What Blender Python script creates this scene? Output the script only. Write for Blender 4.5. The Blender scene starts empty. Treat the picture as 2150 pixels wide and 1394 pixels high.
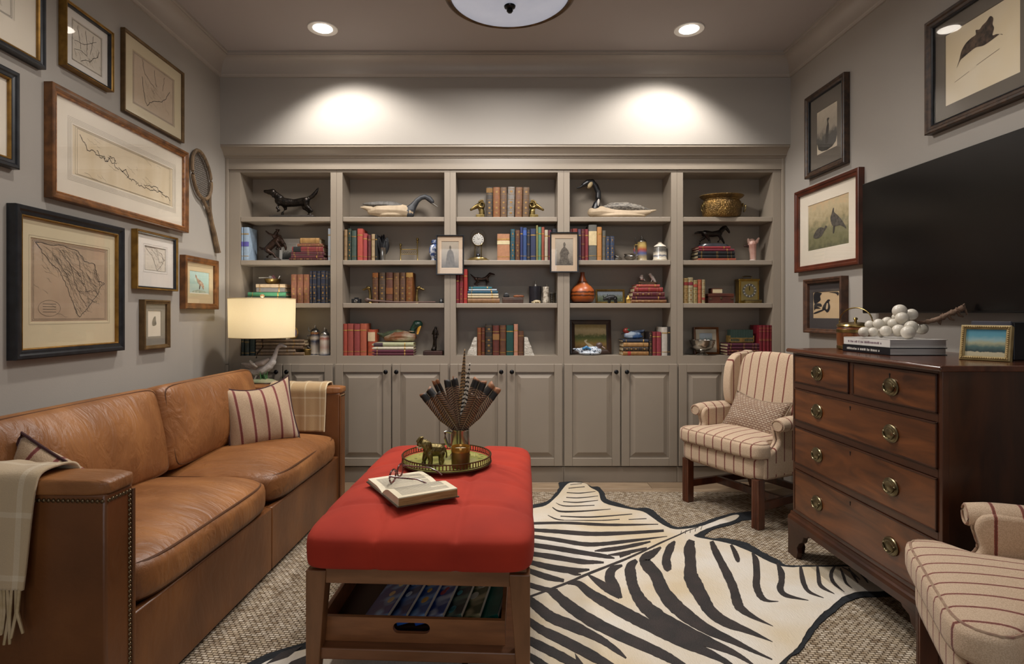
import bpy, bmesh, math, random
from mathutils import Vector, Matrix, Euler
import numpy as np
random.seed(7)
S = bpy.context.scene
COL = S.collection
PI = math.pi

# ------------------------------------------------------------------ camera
EYE = 1.08
FPX = 1200.0
cam_d = bpy.data.cameras.new('camera')
cam_d.sensor_width = 36.0
cam_d.lens = FPX / 2150 * 36.0
cam_d.shift_x = (1075 - 1040) / 2150
cam_d.shift_y = -(697 - 660) / 2150
cam_d.clip_start = 0.02
cam = bpy.data.objects.new('camera', cam_d)
COL.objects.link(cam)
cam.location = (0, 0, EYE)
cam.rotation_euler = (PI / 2, 0, 0)
S.camera = cam

# ------------------------------------------------------------------ world, exposure, added fill lamp
W = bpy.data.worlds.new('world')
S.world = W
W.use_nodes = True
W.node_tree.nodes['Background'].inputs[0].default_value = (0.75, 0.82, 0.95, 1)
W.node_tree.nodes['Background'].inputs[1].default_value = 0.35
S.view_settings.view_transform = 'Standard'
S.view_settings.look = 'None'
S.view_settings.gamma = 1.0
S.view_settings.use_curve_mapping = False
S.view_settings.exposure = -0.15
WARM = (1.0, 0.945, 0.885)
P_SOFFIT = 74.0      # wall-washing downlights by the bookcase
P_ADDED_DOWN = 37.0        # added ceiling downlights, unseen, for fill
P_FLUSH = 38.0       # flush-mount bowl
P_LAMP = 8.0
P_FILL = 30.0  # strength of the added fill lamp
day = bpy.data.lights.new('added_fill', 'AREA')  # area lamp added as fill, out of view behind the viewer
day.shape = 'RECTANGLE'; day.size = 2.0; day.size_y = 1.4
day.energy = P_FILL; day.color = (0.93, 0.96, 1.0)
fill_o = bpy.data.objects.new('added_fill', day)
COL.objects.link(fill_o)
fill_o.location = (0.05, -2.46, 1.5)
fill_o.rotation_euler = (PI / 2, 0, 0)

# ------------------------------------------------------------------ helpers
def lin(c):
    c = c / 255.0
    return c / 12.92 if c <= 0.04045 else ((c + 0.055) / 1.055) ** 2.4
def hexc(h):
    if not isinstance(h, str):
        return h if len(h) == 4 else (*h, 1)
    h = h.lstrip('#')
    return (lin(int(h[0:2], 16)), lin(int(h[2:4], 16)), lin(int(h[4:6], 16)), 1)

MATS = {}
def mat(name, col, col2=None, rough=0.5, metal=0.0, scale=6.0, stretch=(1, 1, 1), lo=0.35, hi=0.65,
        bump=0.0, bscale=60.0, bstretch=None, detail=4.0, spec=None, sheen=0.0, coat=0.0, emit=0.0, dist=0.0, emit_col=None):
    if name in MATS:
        return MATS[name]
    m = bpy.data.materials.new(name)
    m.use_nodes = True
    nt = m.node_tree
    b = nt.nodes['Principled BSDF']
    b.inputs['Roughness'].default_value = rough
    b.inputs['Metallic'].default_value = metal
    if spec is not None: b.inputs['Specular IOR Level'].default_value = spec
    if sheen:
        b.inputs['Sheen Weight'].default_value = sheen
        b.inputs['Sheen Roughness'].default_value = 0.4
    if coat:
        b.inputs['Coat Weight'].default_value = coat
        b.inputs['Coat Roughness'].default_value = 0.15
    b.inputs['Base Color'].default_value = hexc(col)
    tc = nt.nodes.new('ShaderNodeTexCoord')
    if col2 is None and bump == 0:
        col2 = tuple(min(1, x * 0.92) for x in hexc(col)[:3])
    if col2 is not None:
        mp = nt.nodes.new('ShaderNodeMapping'); mp.inputs['Scale'].default_value = stretch
        nz = nt.nodes.new('ShaderNodeTexNoise'); nz.inputs['Scale'].default_value = scale
        nz.inputs['Detail'].default_value = detail; nz.inputs['Distortion'].default_value = dist
        rp = nt.nodes.new('ShaderNodeValToRGB')
        rp.color_ramp.elements[0].position = lo; rp.color_ramp.elements[1].position = hi
        rp.color_ramp.elements[0].color = hexc(col); rp.color_ramp.elements[1].color = hexc(col2)
        nt.links.new(tc.outputs['Object'], mp.inputs['Vector'])
        nt.links.new(mp.outputs['Vector'], nz.inputs['Vector'])
        nt.links.new(nz.outputs['Fac'], rp.inputs['Fac'])
        nt.links.new(rp.outputs['Color'], b.inputs['Base Color'])
    if bump:
        mp2 = nt.nodes.new('ShaderNodeMapping'); mp2.inputs['Scale'].default_value = bstretch or (1, 1, 1)
        n2 = nt.nodes.new('ShaderNodeTexNoise'); n2.inputs['Scale'].default_value = bscale; n2.inputs['Detail'].default_value = 3
        bp = nt.nodes.new('ShaderNodeBump'); bp.inputs['Strength'].default_value = bump; bp.inputs['Distance'].default_value = 0.01
        nt.links.new(tc.outputs['Object'], mp2.inputs['Vector'])
        nt.links.new(mp2.outputs['Vector'], n2.inputs['Vector'])
        nt.links.new(n2.outputs['Fac'], bp.inputs['Height'])
        nt.links.new(bp.outputs['Normal'], b.inputs['Normal'])
    if emit:
        b.inputs['Emission Color'].default_value = hexc(emit_col or col)
        b.inputs['Emission Strength'].default_value = emit
    MATS[name] = m
    return m

def glass_mat(name='glass_pane', tint=(1, 1, 1, 1), rough=0.02, fac=0.10):
    if name in MATS: return MATS[name]
    m = bpy.data.materials.new(name); m.use_nodes = True
    nt = m.node_tree; nt.nodes.remove(nt.nodes['Principled BSDF'])
    out = nt.nodes['Material Output']
    tr = nt.nodes.new('ShaderNodeBsdfTransparent'); tr.inputs[0].default_value = tint
    gl = nt.nodes.new('ShaderNodeBsdfGlossy'); gl.inputs['Roughness'].default_value = rough
    lw = nt.nodes.new('ShaderNodeLayerWeight'); lw.inputs[0].default_value = .5
    pw = nt.nodes.new('ShaderNodeMath'); pw.operation = 'POWER'; pw.inputs[1].default_value = 4.0; nt.links.new(lw.outputs['Facing'], pw.inputs[0])
    fr = nt.nodes.new('ShaderNodeMath'); fr.operation = 'MULTIPLY_ADD'; fr.inputs[1].default_value = .55; fr.inputs[2].default_value = .022; nt.links.new(pw.outputs[0], fr.inputs[0])
    mx = nt.nodes.new('ShaderNodeMixShader')
    nt.links.new(fr.outputs[0], mx.inputs[0]); nt.links.new(tr.outputs[0], mx.inputs[1]); nt.links.new(gl.outputs[0], mx.inputs[2])
    nt.links.new(mx.outputs[0], out.inputs[0])
    MATS[name] = m
    return m

class MB:
    def __init__(s): s.v = []; s.f = []
    def add(s, v, f, M=None):
        o = len(s.v)
        if M is not None: v = [tuple(M @ Vector(p)) for p in v]
        s.v += [tuple(p) for p in v]; s.f += [tuple(i + o for i in q) for q in f]
        return s
    def box(s, x0, x1, y0, y1, z0, z1, M=None):
        v = [(x0,y0,z0),(x1,y0,z0),(x1,y1,z0),(x0,y1,z0),(x0,y0,z1),(x1,y0,z1),(x1,y1,z1),(x0,y1,z1)]
        f = [(0,3,2,1),(4,5,6,7),(0,1,5,4),(1,2,6,5),(2,3,7,6),(3,0,4,7)]
        return s.add(v, f, M)
    def cbox(s, c, d, M=None):
        return s.box(c[0]-d[0]/2, c[0]+d[0]/2, c[1]-d[1]/2, c[1]+d[1]/2, c[2]-d[2]/2, c[2]+d[2]/2, M)
    def lathe(s, prof, n=24, c=(0,0,0), M=None, sx=1, sy=1):
        v = []; f = []
        m = len(prof)
        for r, z in prof:
            for k in range(n):
                a = 2*PI*k/n
                v.append((c[0]+sx*r*math.cos(a), c[1]+sy*r*math.sin(a), c[2]+z))
        for i in range(m-1):
            for k in range(n):
                f.append((i*n+k, i*n+(k+1)%n, (i+1)*n+(k+1)%n, (i+1)*n+k))
        if prof[0][0] > 1e-6: f.append(tuple(range(n-1, -1, -1)))
        if prof[-1][0] > 1e-6: f.append(tuple((m-1)*n+k for k in range(n)))
        return s.add(v, f, M)
    def tube(s, pts, rad, n=8, M=None, closed=False, flat=1.0, up=(0,0,1)):
        pts = [Vector(p) for p in pts]; m = len(pts)
        if not hasattr(rad, '__len__'): rad = [rad]*m
        v = []; f = []
        for i, p in enumerate(pts):
            a = pts[i-1] if (i > 0 or closed) else p
            b = pts[(i+1) % m] if (i < m-1 or closed) else p
            t = (b-a)
            t = t.normalized() if t.length > 1e-9 else Vector((0,0,1))
            u = Vector(up)
            if abs(t.dot(u)) > 0.97: u = Vector((1,0,0)) if abs(t.x) < .9 else Vector((0,1,0))
            e1 = t.cross(u).normalized(); e2 = e1.cross(t).normalized()
            for k in range(n):
                an = 2*PI*k/n
                v.append(p + rad[i]*(math.cos(an)*e1 + flat*math.sin(an)*e2))
        L = m if closed else m-1
        for i in range(L):
            for k in range(n):
                j = (i+1) % m
                f.append((i*n+k, i*n+(k+1)%n, j*n+(k+1)%n, j*n+k))
        if not closed:
            f.append(tuple(range(n-1,-1,-1))); f.append(tuple((m-1)*n+k for k in range(n)))
        return s.add(v, f, M)
    def ell(s, c, r, nu=14, nv=9, M=None):
        if not hasattr(r, '__len__'): r = (r, r, r)
        v = [(c[0], c[1], c[2]-r[2])]; f = []
        for i in range(1, nv):
            ph = -PI/2 + PI*i/nv
            for k in range(nu):
                a = 2*PI*k/nu
                v.append((c[0]+r[0]*math.cos(ph)*math.cos(a), c[1]+r[1]*math.cos(ph)*math.sin(a), c[2]+r[2]*math.sin(ph)))
        v.append((c[0], c[1], c[2]+r[2])); T = len(v)-1
        for k in range(nu):
            f.append((0, 1+(k+1)%nu, 1+k))
            f.append((T, T-nu+k, T-nu+(k+1)%nu))
        for i in range(nv-2):
            for k in range(nu):
                a = 1+i*nu
                f.append((a+k, a+(k+1)%nu, a+nu+(k+1)%nu, a+nu+k))
        return s.add(v, f, M)
    def prism(s, poly, a, b, axis='z', M=None):
        def mk(p, t):
            if axis == 'z': return (p[0], p[1], t)
            if axis == 'y': return (p[0], t, p[1])
            return (t, p[0], p[1])
        n = len(poly)
        v = [mk(p, a) for p in poly] + [mk(p, b) for p in poly]
        f = [tuple(range(n-1,-1,-1)), tuple(range(n, 2*n))]
        f += [(i, (i+1)%n, n+(i+1)%n, n+i) for i in range(n)]
        return s.add(v, f, M)
    def grid(s, fn, nu, nv, cu=False, cv=False, M=None):
        v = []; f = []
        for i in range(nu):
            for j in range(nv):
                v.append(fn(i/(nu if cu else nu-1), j/(nv if cv else nv-1)))
        for i in range(nu if cu else nu-1):
            for j in range(nv if cv else nv-1):
                a = i*nv+j; b = i*nv+(j+1)%nv; c = ((i+1)%nu)*nv+(j+1)%nv; d = ((i+1)%nu)*nv+j
                f.append((a, d, c, b))
        return s.add(v, f, M)
    def loft(s, rings, M=None, caps=True):
        n = len(rings[0]); v = [p for r in rings for p in r]; f = []
        for i in range(len(rings)-1):
            for k in range(n):
                f.append((i*n+k, i*n+(k+1)%n, (i+1)*n+(k+1)%n, (i+1)*n+k))
        if caps:
            f.append(tuple(range(n-1,-1,-1))); f.append(tuple((len(rings)-1)*n+k for k in range(n)))
        return s.add(v, f, M)

def obj(name, mb, m, parent=None, smooth=35, bevel=0, bseg=2, sub=0, fix=True, weld=False):
    me = bpy.data.meshes.new(name)
    me.from_pydata(mb.v, [], mb.f)
    if fix:
        bm = bmesh.new(); bm.from_mesh(me)
        if weld: bmesh.ops.remove_doubles(bm, verts=bm.verts, dist=1e-5)
        bmesh.ops.recalc_face_normals(bm, faces=bm.faces); bm.to_mesh(me); bm.free()
    me.update()
    if smooth:
        me.polygons.foreach_set('use_smooth', [True]*len(me.polygons))
        if smooth < 180: me.set_sharp_from_angle(angle=math.radians(smooth))
    for q in (m if isinstance(m, (list, tuple)) else [m]): me.materials.append(q)
    o = bpy.data.objects.new(name, me); COL.objects.link(o)
    if parent is not None: o.parent = parent
    if bevel:
        md = o.modifiers.new('bevel', 'BEVEL'); md.width = bevel; md.segments = bseg; md.limit_method = 'ANGLE'; md.angle_limit = math.radians(40)
    if sub:
        md = o.modifiers.new('sub', 'SUBSURF'); md.levels = sub; md.render_levels = sub
    return o

def tag(o, label, cat, group=None, kind=None):
    o['label'] = label; o['category'] = cat
    if group: o['group'] = group
    if kind: o['kind'] = kind
    return o
def thing(name, label, cat, loc=(0,0,0), rz=0.0, group=None, rot=None):
    o = bpy.data.objects.new(name, None); COL.objects.link(o)
    o.empty_display_size = 0.05
    o.location = loc; o.rotation_euler = rot or (0, 0, rz)
    return tag(o, label, cat, group)
def struct(name, mb, m, label, cat, **k):
    return tag(obj(name, mb, m, **k), label, cat, kind='structure')
def copy_tree(o, parent=None):
    c = o.copy(); COL.objects.link(c); c.parent = parent
    for ch in list(o.children): copy_tree(ch, c)
    return c
def blob(name, items, m, parent=None, vox=0.003, smooth_it=3, M=None):
    """one continuous sculpted surface from tubes ('t', [(x,y,z,r)..]) and ellipsoids ('e', c, r)"""
    mb = MB()
    for it in items:
        if it[0] == 't':
            P = it[1]
            mb.tube([p[:3] for p in P], [p[3] for p in P], 10, M)
            for p in P: mb.ell(p[:3], p[3]*0.98, 10, 6, M)
        elif it[0] == 'e':
            Mm = it[3] if len(it) > 3 else None
            if Mm is not None: Mm = Matrix.Translation(it[1]) @ Mm; mb.ell((0,0,0), it[2], 14, 9, (M @ Mm) if M is not None else Mm)
            else: mb.ell(it[1], it[2], 14, 9, M)
        elif it[0] == 'b':
            mb.cbox(it[1], it[2], M)
    o = obj(name, mb, m, parent, smooth=180)
    md = o.modifiers.new('remesh', 'REMESH'); md.mode = 'VOXEL'; md.voxel_size = vox; md.use_smooth_shade = True
    if smooth_it:
        md = o.modifiers.new('smooth', 'SMOOTH'); md.factor = 0.5; md.iterations = smooth_it
    return o
def light(name, kind, energy, col, loc, parent=None, rot=(0,0,0), **k):
    l = bpy.data.lights.new(name, kind); l.energy = energy; l.color = col
    for a, b in k.items(): setattr(l, a, b)
    o = bpy.data.objects.new(name, l); COL.objects.link(o); o.location = loc; o.rotation_euler = rot
    if parent is not None: o.parent = parent
    return o
def ordn(i):
    return ['first','second','third','fourth','fifth','sixth','seventh','eighth','ninth','tenth','eleventh','twelfth','thirteenth','fourteenth'][i]
def rotm(ax, deg): return Matrix.Rotation(math.radians(deg), 4, ax)
def T(x, y, z): return Matrix.Translation((x, y, z))
def smoothstep(a, b, x):
    t = max(0, min(1, (x-a)/(b-a))); return t*t*(3-2*t)
def catmull(P, n=6, closed=False):
    """smooth polyline through 2-D/3-D points"""
    P = [Vector(p) for p in P]; out = []; m = len(P)
    for i in range(m if closed else m-1):
        if closed: a, b, c, d = P[i-1], P[i], P[(i+1)%m], P[(i+2)%m]
        else: a, b, c, d = P[max(i-1,0)], P[i], P[i+1], P[min(i+2,m-1)]
        for k in range(n):
            t = k/n
            out.append(0.5*((2*b)+(c-a)*t+(2*a-5*b+4*c-d)*t*t+(3*b-a-3*c+d)*t**3))
    if not closed: out.append(P[-1])
    return out
# ------------------------------------------------------------------ room shell
XL, XR, YS, YF, YN, ZC = -1.734, 1.86, 3.60, 3.68, -2.40, 2.70
YB = 3.875                      # back of the shelves
m_wall = mat('wall_paint', '#a09a92', '#9c968e', rough=0.75, scale=1.5, bump=0.04, bscale=180)
m_ceil = mat('ceiling_paint', '#a8a19e', '#a59e9b', rough=0.8, scale=1.2)
m_trim = mat('trim_paint', '#a69e95', '#a29a91', rough=0.42, scale=2)
m_case = mat('cabinet_paint', '#93887a', '#8f8476', rough=0.42, scale=2.5)
m_oak = mat('oak_floor', '#8f7a62', '#735f4a', rough=0.42, scale=5, stretch=(1, 9, 9), lo=.3, hi=.7)
m_oak2 = mat('oak_floor_pale', '#a38d73', '#85705a', rough=0.42, scale=5, stretch=(1, 9, 9), lo=.3, hi=.7)
m_under = mat('floor_slab', '#4a3c2e', rough=0.7)

def bx(x): return (x - 1040) / 326.087          # elevation of the bookcase wall, metres
def bz(y): return EYE + (660 - y) / 326.087

struct('floor', MB().box(XL-.1, XR+.1, YN-.1, YF+.3, -0.12, -0.022), m_under, 'brown wooden floor of the study', 'floor', smooth=0)
FLOOR = bpy.data.objects['floor']
def plank_mesh(L, m):
    mb = MB().box(0, L, 0, 0.124, -0.022, 0.0)
    o = obj('plank', mb, m, FLOOR, smooth=0, bevel=0.0015, bseg=1)
    return o
protos = {}
row = 0; y = YN
while y < YF + 0.02:
    x = XL - (row * 0.37 % 0.8)
    while x < XR:
        L = random.choice([0.8, 1.1, 1.4])
        x0 = max(x, XL); x1 = min(x + L, XR)
        if x1 - x0 > 0.05:
            key = (round(x1 - x0 - 0.002, 3), random.random() < .45)
            if key not in protos:
                o = plank_mesh(key[0], m_oak2 if key[1] else m_oak); protos[key] = o
            else:
                o = protos[key].copy(); COL.objects.link(o)
            o.location = (x0, y, 0)
        x += L
    y += 0.1265; row += 1

struct('ceiling', MB().box(XL-.1, XR+.1, YN-.1, YF+.3, ZC, ZC+.1), m_ceil, 'flat taupe painted ceiling', 'ceiling', smooth=0)
struct('wall_left', MB().box(XL-.1, XL, YN-.1, YF+.3, -0.02, ZC), m_wall, 'greige painted wall behind the leather sofa', 'wall', smooth=0)
struct('wall_right', MB().box(XR, XR+.1, YN-.1, YF+.3, -0.02, ZC), m_wall, 'greige painted wall behind the television', 'wall', smooth=0)
mb = MB().box(XL, XR, YS, YF+.3, 2.151, ZC).box(XL, XR, YB+.02, YF+.3, -0.02, 2.151)
struct('wall_back', mb, m_wall, 'greige painted wall band above the built-in shelves', 'wall', smooth=0)
# wall behind the viewer, with a window added to let fill light in
WX0, WX1, WZ0, WZ1 = -0.95, 1.05, 0.80, 2.20
mb = MB().box(XL, WX0, YN-.1, YN, -0.02, ZC).box(WX1, XR, YN-.1, YN, -0.02, ZC)
mb.box(WX0, WX1, YN-.1, YN, -0.02, WZ0).box(WX0, WX1, YN-.1, YN, WZ1, ZC)
struct('wall_front', mb, m_wall, 'greige painted wall with an added window opposite the shelves', 'wall', smooth=0)
wd = bpy.data.objects.new('added_window_1', None); COL.objects.link(wd); wd.location = (0, YN, 0)  # made-up window, an opening for the added fill lamp
tag(wd, 'wide window added for fill light, opposite the shelves', 'window', kind='structure')
mb = MB()
for a, b, c, d in ((WX0-.08, WX1+.08, WZ1, WZ1+.09), (WX0-.08, WX1+.08, WZ0-.09, WZ0), (WX0-.08, WX0, WZ0, WZ1), (WX1, WX1+.08, WZ0, WZ1)):
    mb.box(a, b, -.02, .025, c, d)
obj('added_window_casing', mb, m_trim, wd, smooth=0, bevel=.004)
mb = MB()
for k in range(1, 4): mb.box(WX0+(WX1-WX0)*k/4-.012, WX0+(WX1-WX0)*k/4+.012, -.07, -.03, WZ0, WZ1)
mb.box(WX0, WX1, -.07, -.03, 1.49, 1.515)
obj('added_window_muntin', mb, m_trim, wd, smooth=0)
obj('added_window_glass', MB().box(WX0, WX1, -.053, -.047, WZ0, WZ1), glass_mat(), wd, smooth=0)

# crown moulding along the ceiling, mitred in the corners
prof = [(0.0, 2.572), (0.010, 2.572), (0.012, 2.582), (0.016, 2.587)]
for k in range(9):
    a = k / 8
    prof.append((0.016 + 0.062*(1-math.cos(a*PI/2)), 2.587 + 0.088*math.sin(a*PI/2)))
prof += [(0.083, 2.676), (0.083, 2.684), (0.092, 2.686), (0.092, 2.70), (0.0, 2.70)]
def crown(name, fn0, fn1, label):
    mb = MB().loft([[fn0(p, z) for p, z in prof], [fn1(p, z) for p, z in prof]])
    struct(name, mb, m_trim, label, 'crown moulding', smooth=25)
crown('trim_1', lambda p, z: (XL+p, YN, z), lambda p, z: (XL+p, YS-p, z), 'crown moulding above the map wall')
crown('trim_2', lambda p, z: (XL+p, YS-p, z), lambda p, z: (XR-p, YS-p, z), 'crown moulding above the built-in shelves')
crown('trim_3', lambda p, z: (XR-p, YS-p, z), lambda p, z: (XR-p, YN, z), 'crown moulding above the television wall')
# baseboards
for nm, x0, x1, lb in (('baseboard_left', XL, XL+.016, 'baseboard behind the sofa'), ('baseboard_right', XR-.016, XR, 'baseboard behind the chest of drawers')):
    struct(nm, MB().box(x0, x1, YN, YF-.02, 0.0, 0.14), m_trim, lb, 'baseboard', smooth=0, bevel=.004)
# cornice under the soffit
cp = [(YF+.02, 2.151), (YS+.004, 2.151), (YS+.004, 2.137), (YS+.012, 2.134), (YS+.03, 2.120), (YS+.045, 2.104), (YS+.047, 2.094), (YS+.058, 2.092), (YS+.06, 2.084), (YF-.012, 2.082), (YF-.012, 2.012), (YF+.02, 2.012)]
mb = MB().loft([[(XL, y, z) for y, z in cp], [(XR, y, z) for y, z in cp]])
struct('trim_4', mb, m_case, 'cornice moulding running along the top of the shelves', 'cornice', smooth=25)

# ------------------------------------------------------------------ built-in shelves: five units over five cabinets
OPEN = [(504, 694), (719, 933), (957, 1171), (1196, 1409), (1434, 1623)]
EDGE = [474.4, 706.5, 945, 1183.5, 1421.5, 1646.6]
SHY = [455, 546, 636.5]                       # tops of the three shelves (elevation)
ZTOP, ZBOT, ZCAB = bz(362), bz(747), bz(765)
SH_T = 0.030
SHELF_Z = [bz(y) for y in SHY] + [ZBOT]
names = ['leftmost shelf unit with the bronze pointing dog on top shelf', 'second shelf unit from the left wall, bending goose decoy on top',
         'middle shelf unit with ram-head bookends on top shelf', 'fourth shelf unit from the left, black-necked goose decoy on top',
         'rightmost shelf unit with the hammered brass pot on top shelf']
for i, (a, b) in enumerate(OPEN):
    x0, x1, o0, o1 = bx(EDGE[i]), bx(EDGE[i+1]), bx(a), bx(b)
    t = thing('bookcase_unit', names[i], 'bookcase', ((x0+x1)/2, YF, ZCAB), group='built-in shelf units')
    cx = (x0+x1)/2
    mb = MB()
    g = 0.0006
    mb.box(x0-cx+g, o0-cx, 0, .022, ZBOT-ZCAB, 2.02-ZCAB).box(o1-cx, x1-cx-g, 0, .022, ZBOT-ZCAB, 2.02-ZCAB)
    mb.box(o0-cx, o1-cx, 0, .022, ZTOP-ZCAB, 2.02-ZCAB)
    mb.box(x0-cx+g, x1-cx-g, 0, .022, 0, ZBOT-ZCAB)
    obj('face_frame', mb, m_case, t, smooth=0)
    mb = MB()
    mb.box(x0-cx+g, o0-cx, .022, YB-YF, ZBOT-ZCAB, 2.02-ZCAB).box(o1-cx, x1-cx-g, .022, YB-YF, ZBOT-ZCAB, 2.02-ZCAB)
    mb.box(o0-cx, o1-cx, .022, YB-YF, ZTOP-ZCAB, 2.02-ZCAB).box(o0-cx, o1-cx, .022, YB-YF, 0, ZBOT-ZCAB)
    obj('carcass', mb, m_case, t, smooth=0)
    obj('back_panel', MB().box(x0-cx+g, x1-cx-g, YB-YF, YB-YF+.016, 0, 2.02-ZCAB), m_case, t, smooth=0)
    for z in SHELF_Z[:3]:
        obj('shelf', MB().box(o0-cx+.001, o1-cx-.001, .006, YB-YF, z-ZCAB-SH_T, z-ZCAB), m_case, t, smooth=0, bevel=.003)
    if i in (0, 4):
        xx = x0 if i == 0 else x1
        s = 1 if i == 0 else -1
        mb = MB()
        mb.box(min(xx, xx+s*.022)-cx, max(xx, xx+s*.022)-cx, -.014, 0, .001, 2.09-ZCAB)
        obj('scribe_moulding', mb, m_case, t, smooth=0, bevel=.005)

DOORS = [(491, 594.5), (596.5, 700), (705, 822), (824.5, 941), (945.5, 1062), (1064.5, 1180), (1184, 1301), (1303.5, 1420), (1423.5, 1530), (1532.5, 1638)]
ZD0, ZD1 = bz(977), bz(764)
m_knob = mat('knob_black', '#15161a', rough=0.25, metal=0.6)
cnames = ['leftmost base cabinet behind the goose lamp', 'base cabinet between the sofa arm and the ottoman, second from left', 'middle base cabinet behind the feather bouquet',
          'base cabinet right of the ottoman, fourth from left', 'rightmost base cabinet behind the wing chair']
def door(t, x0, x1, side, cx):
    w = x1-x0; fr = 0.052
    d = obj('door', MB().box(x0-cx, x0-cx+fr, -.021, 0, ZD0, ZD1).box(x1-cx-fr, x1-cx, -.021, 0, ZD0, ZD1)
            .box(x0-cx+fr, x1-cx-fr, -.021, 0, ZD1-fr, ZD1).box(x0-cx+fr, x1-cx-fr, -.021, 0, ZD0, ZD0+fr), m_case, t, smooth=0, bevel=.003)
    # raised panel: recess, bevelled field
    a0, a1, c0, c1 = x0-cx+fr, x1-cx-fr, ZD0+fr, ZD1-fr
    rings = []
    for ins, dep in ((-.002, 0.0), (-.002, -.006), (.010, -.008), (.034, -.0185), (.036, -.0195)):
        rings.append([(a0+ins, dep, c0+ins), (a1-ins, dep, c0+ins), (a1-ins, dep, c1-ins), (a0+ins, dep, c1-ins)])
    obj('raised_panel', MB().loft(rings), m_case, d, smooth=0)
    kx = (x1-cx-.030) if side > 0 else (x0-cx+.030)
    kb = MB().lathe([(.0, .03), (.008, .0295), (.0135, .026), (.0145, .022), (.012, .017), (.006, .013), (.0055, 0), (.009, -.0005)][::-1], 16, M=T(kx, -.021, ZD1-.048) @ rotm('X', 90))
    obj('knob', kb, m_knob, d, smooth=50)
for i in range(5):
    x0, x1 = bx(EDGE[i]), bx(EDGE[i+1]); cx = (x0+x1)/2
    t = thing('base_cabinet', cnames[i], 'cabinet', (cx, YF, 0), group='built-in base cabinets')
    mb = MB().box(x0-cx+.0006, x1-cx-.0006, 0, YB-YF, ZD0-.006, ZCAB)
    obj('cabinet_body', mb, m_case, t, smooth=0)
    obj('plinth', MB().box(x0-cx+.0006, x1-cx-.0006, -.004, YB-YF, 0.0, ZD0-.009), m_case, t, smooth=0, bevel=.003)
    if i in (0, 4):
        xx = x0 if i == 0 else x1; s = 1 if i == 0 else -1
        obj('scribe_moulding', MB().box(min(xx, xx+s*.022)-cx, max(xx, xx+s*.022)-cx, -.014, 0, .1, ZCAB-.001), m_case, t, smooth=0, bevel=.005)
    for k in (0, 1):
        a, b = DOORS[2*i+k]
        door(t, bx(a), bx(b), 1 if k == 0 else -1, cx)

# ------------------------------------------------------------------ ceiling lights
m_white = mat('white_enamel', '#e9e6e0', rough=0.4)
m_lens = mat('downlight_lens', '#fff4e6', rough=0.5, emit=14.0)
def downlight(x, y, label, energy, aim=(0, 0), blend=0.6, size=100):
    t = thing('recessed_downlight', label, 'ceiling light', (x, y, ZC), group='recessed ceiling downlights')
    obj('trim_ring', MB().lathe([(.058, -.003), (.082, -.006), (.084, -.003), (.084, .0), (.058, .0)], 28), m_white, t)
    obj('lens', MB().lathe([(0, -.010), (.03, -.009), (.052, -.005), (.057, -.001), (.057, 0)], 24), m_lens, t)
    light('downlight_beam', 'SPOT', energy, WARM, (0, 0, -.025), t, rot=(math.radians(aim[0]), math.radians(aim[1]), 0), spot_size=math.radians(size), spot_blend=blend, shadow_soft_size=.045)
downlight(-.977, 3.235, 'glowing round downlight left of the ceiling bowl', P_SOFFIT, (9, -8), .55, 124)
downlight(1.10, 3.245, 'glowing round downlight right of the ceiling bowl', P_SOFFIT, (9, 8), .55, 124)
for x, y, lb, k in ((-.95, 1.85, 'added fill downlight above the middle of the sofa', 1), (1.05, 1.85, 'added fill downlight above the chest of drawers', 1), (-.9, -.4, 'added fill downlight by the added window above the sofa side', .5), (1.0, -.4, 'added fill downlight by the added window on the television side', .5)):  # unseen downlights added to fill the middle and back of the room
    downlight(x, y, lb, P_ADDED_DOWN*k, (0, 0), .8, 140)
m_alab = mat('alabaster_glass', '#ccd3e2', '#bcc4d6', rough=0.25, scale=7, lo=.3, hi=.75, emit=0.32, emit_col='#d4dcf0')
m_brz = mat('aged_bronze', '#4b3a28', '#6a5236', rough=0.38, metal=0.8, scale=20)
t = thing('ceiling_bowl_light', 'alabaster glass bowl ceiling light with bronze rim and finial', 'ceiling light', (.069, 2.72, ZC))
obj('rim', MB().lathe([(.29, 0), (.318, -.02), (.325, -.05), (.322, -.085), (.312, -.105), (.300, -.112), (.288, -.108), (.282, -.098), (.282, -.08), (.27, 0)], 64), m_brz, t)
obj('glass_bowl', MB().lathe([(.286, -.098)] + [(.286*math.cos(a), -.10-.052*math.sin(a)) for a in [k*PI/2/10 for k in range(1, 10)]] + [(0.0, -.152)], 64), m_alab, t)
obj('finial', MB().lathe([(.0, -.186), (.01, -.184), (.016, -.176), (.013, -.168), (.026, -.160), (.028, -.154), (.024, -.150), (0, -.149)], 20), m_knob, t)
light('bowl_glow', 'AREA', P_FLUSH, (1.0, .95, .9), (0, 0, -.19), t, shape='DISK', size=.5)
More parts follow.
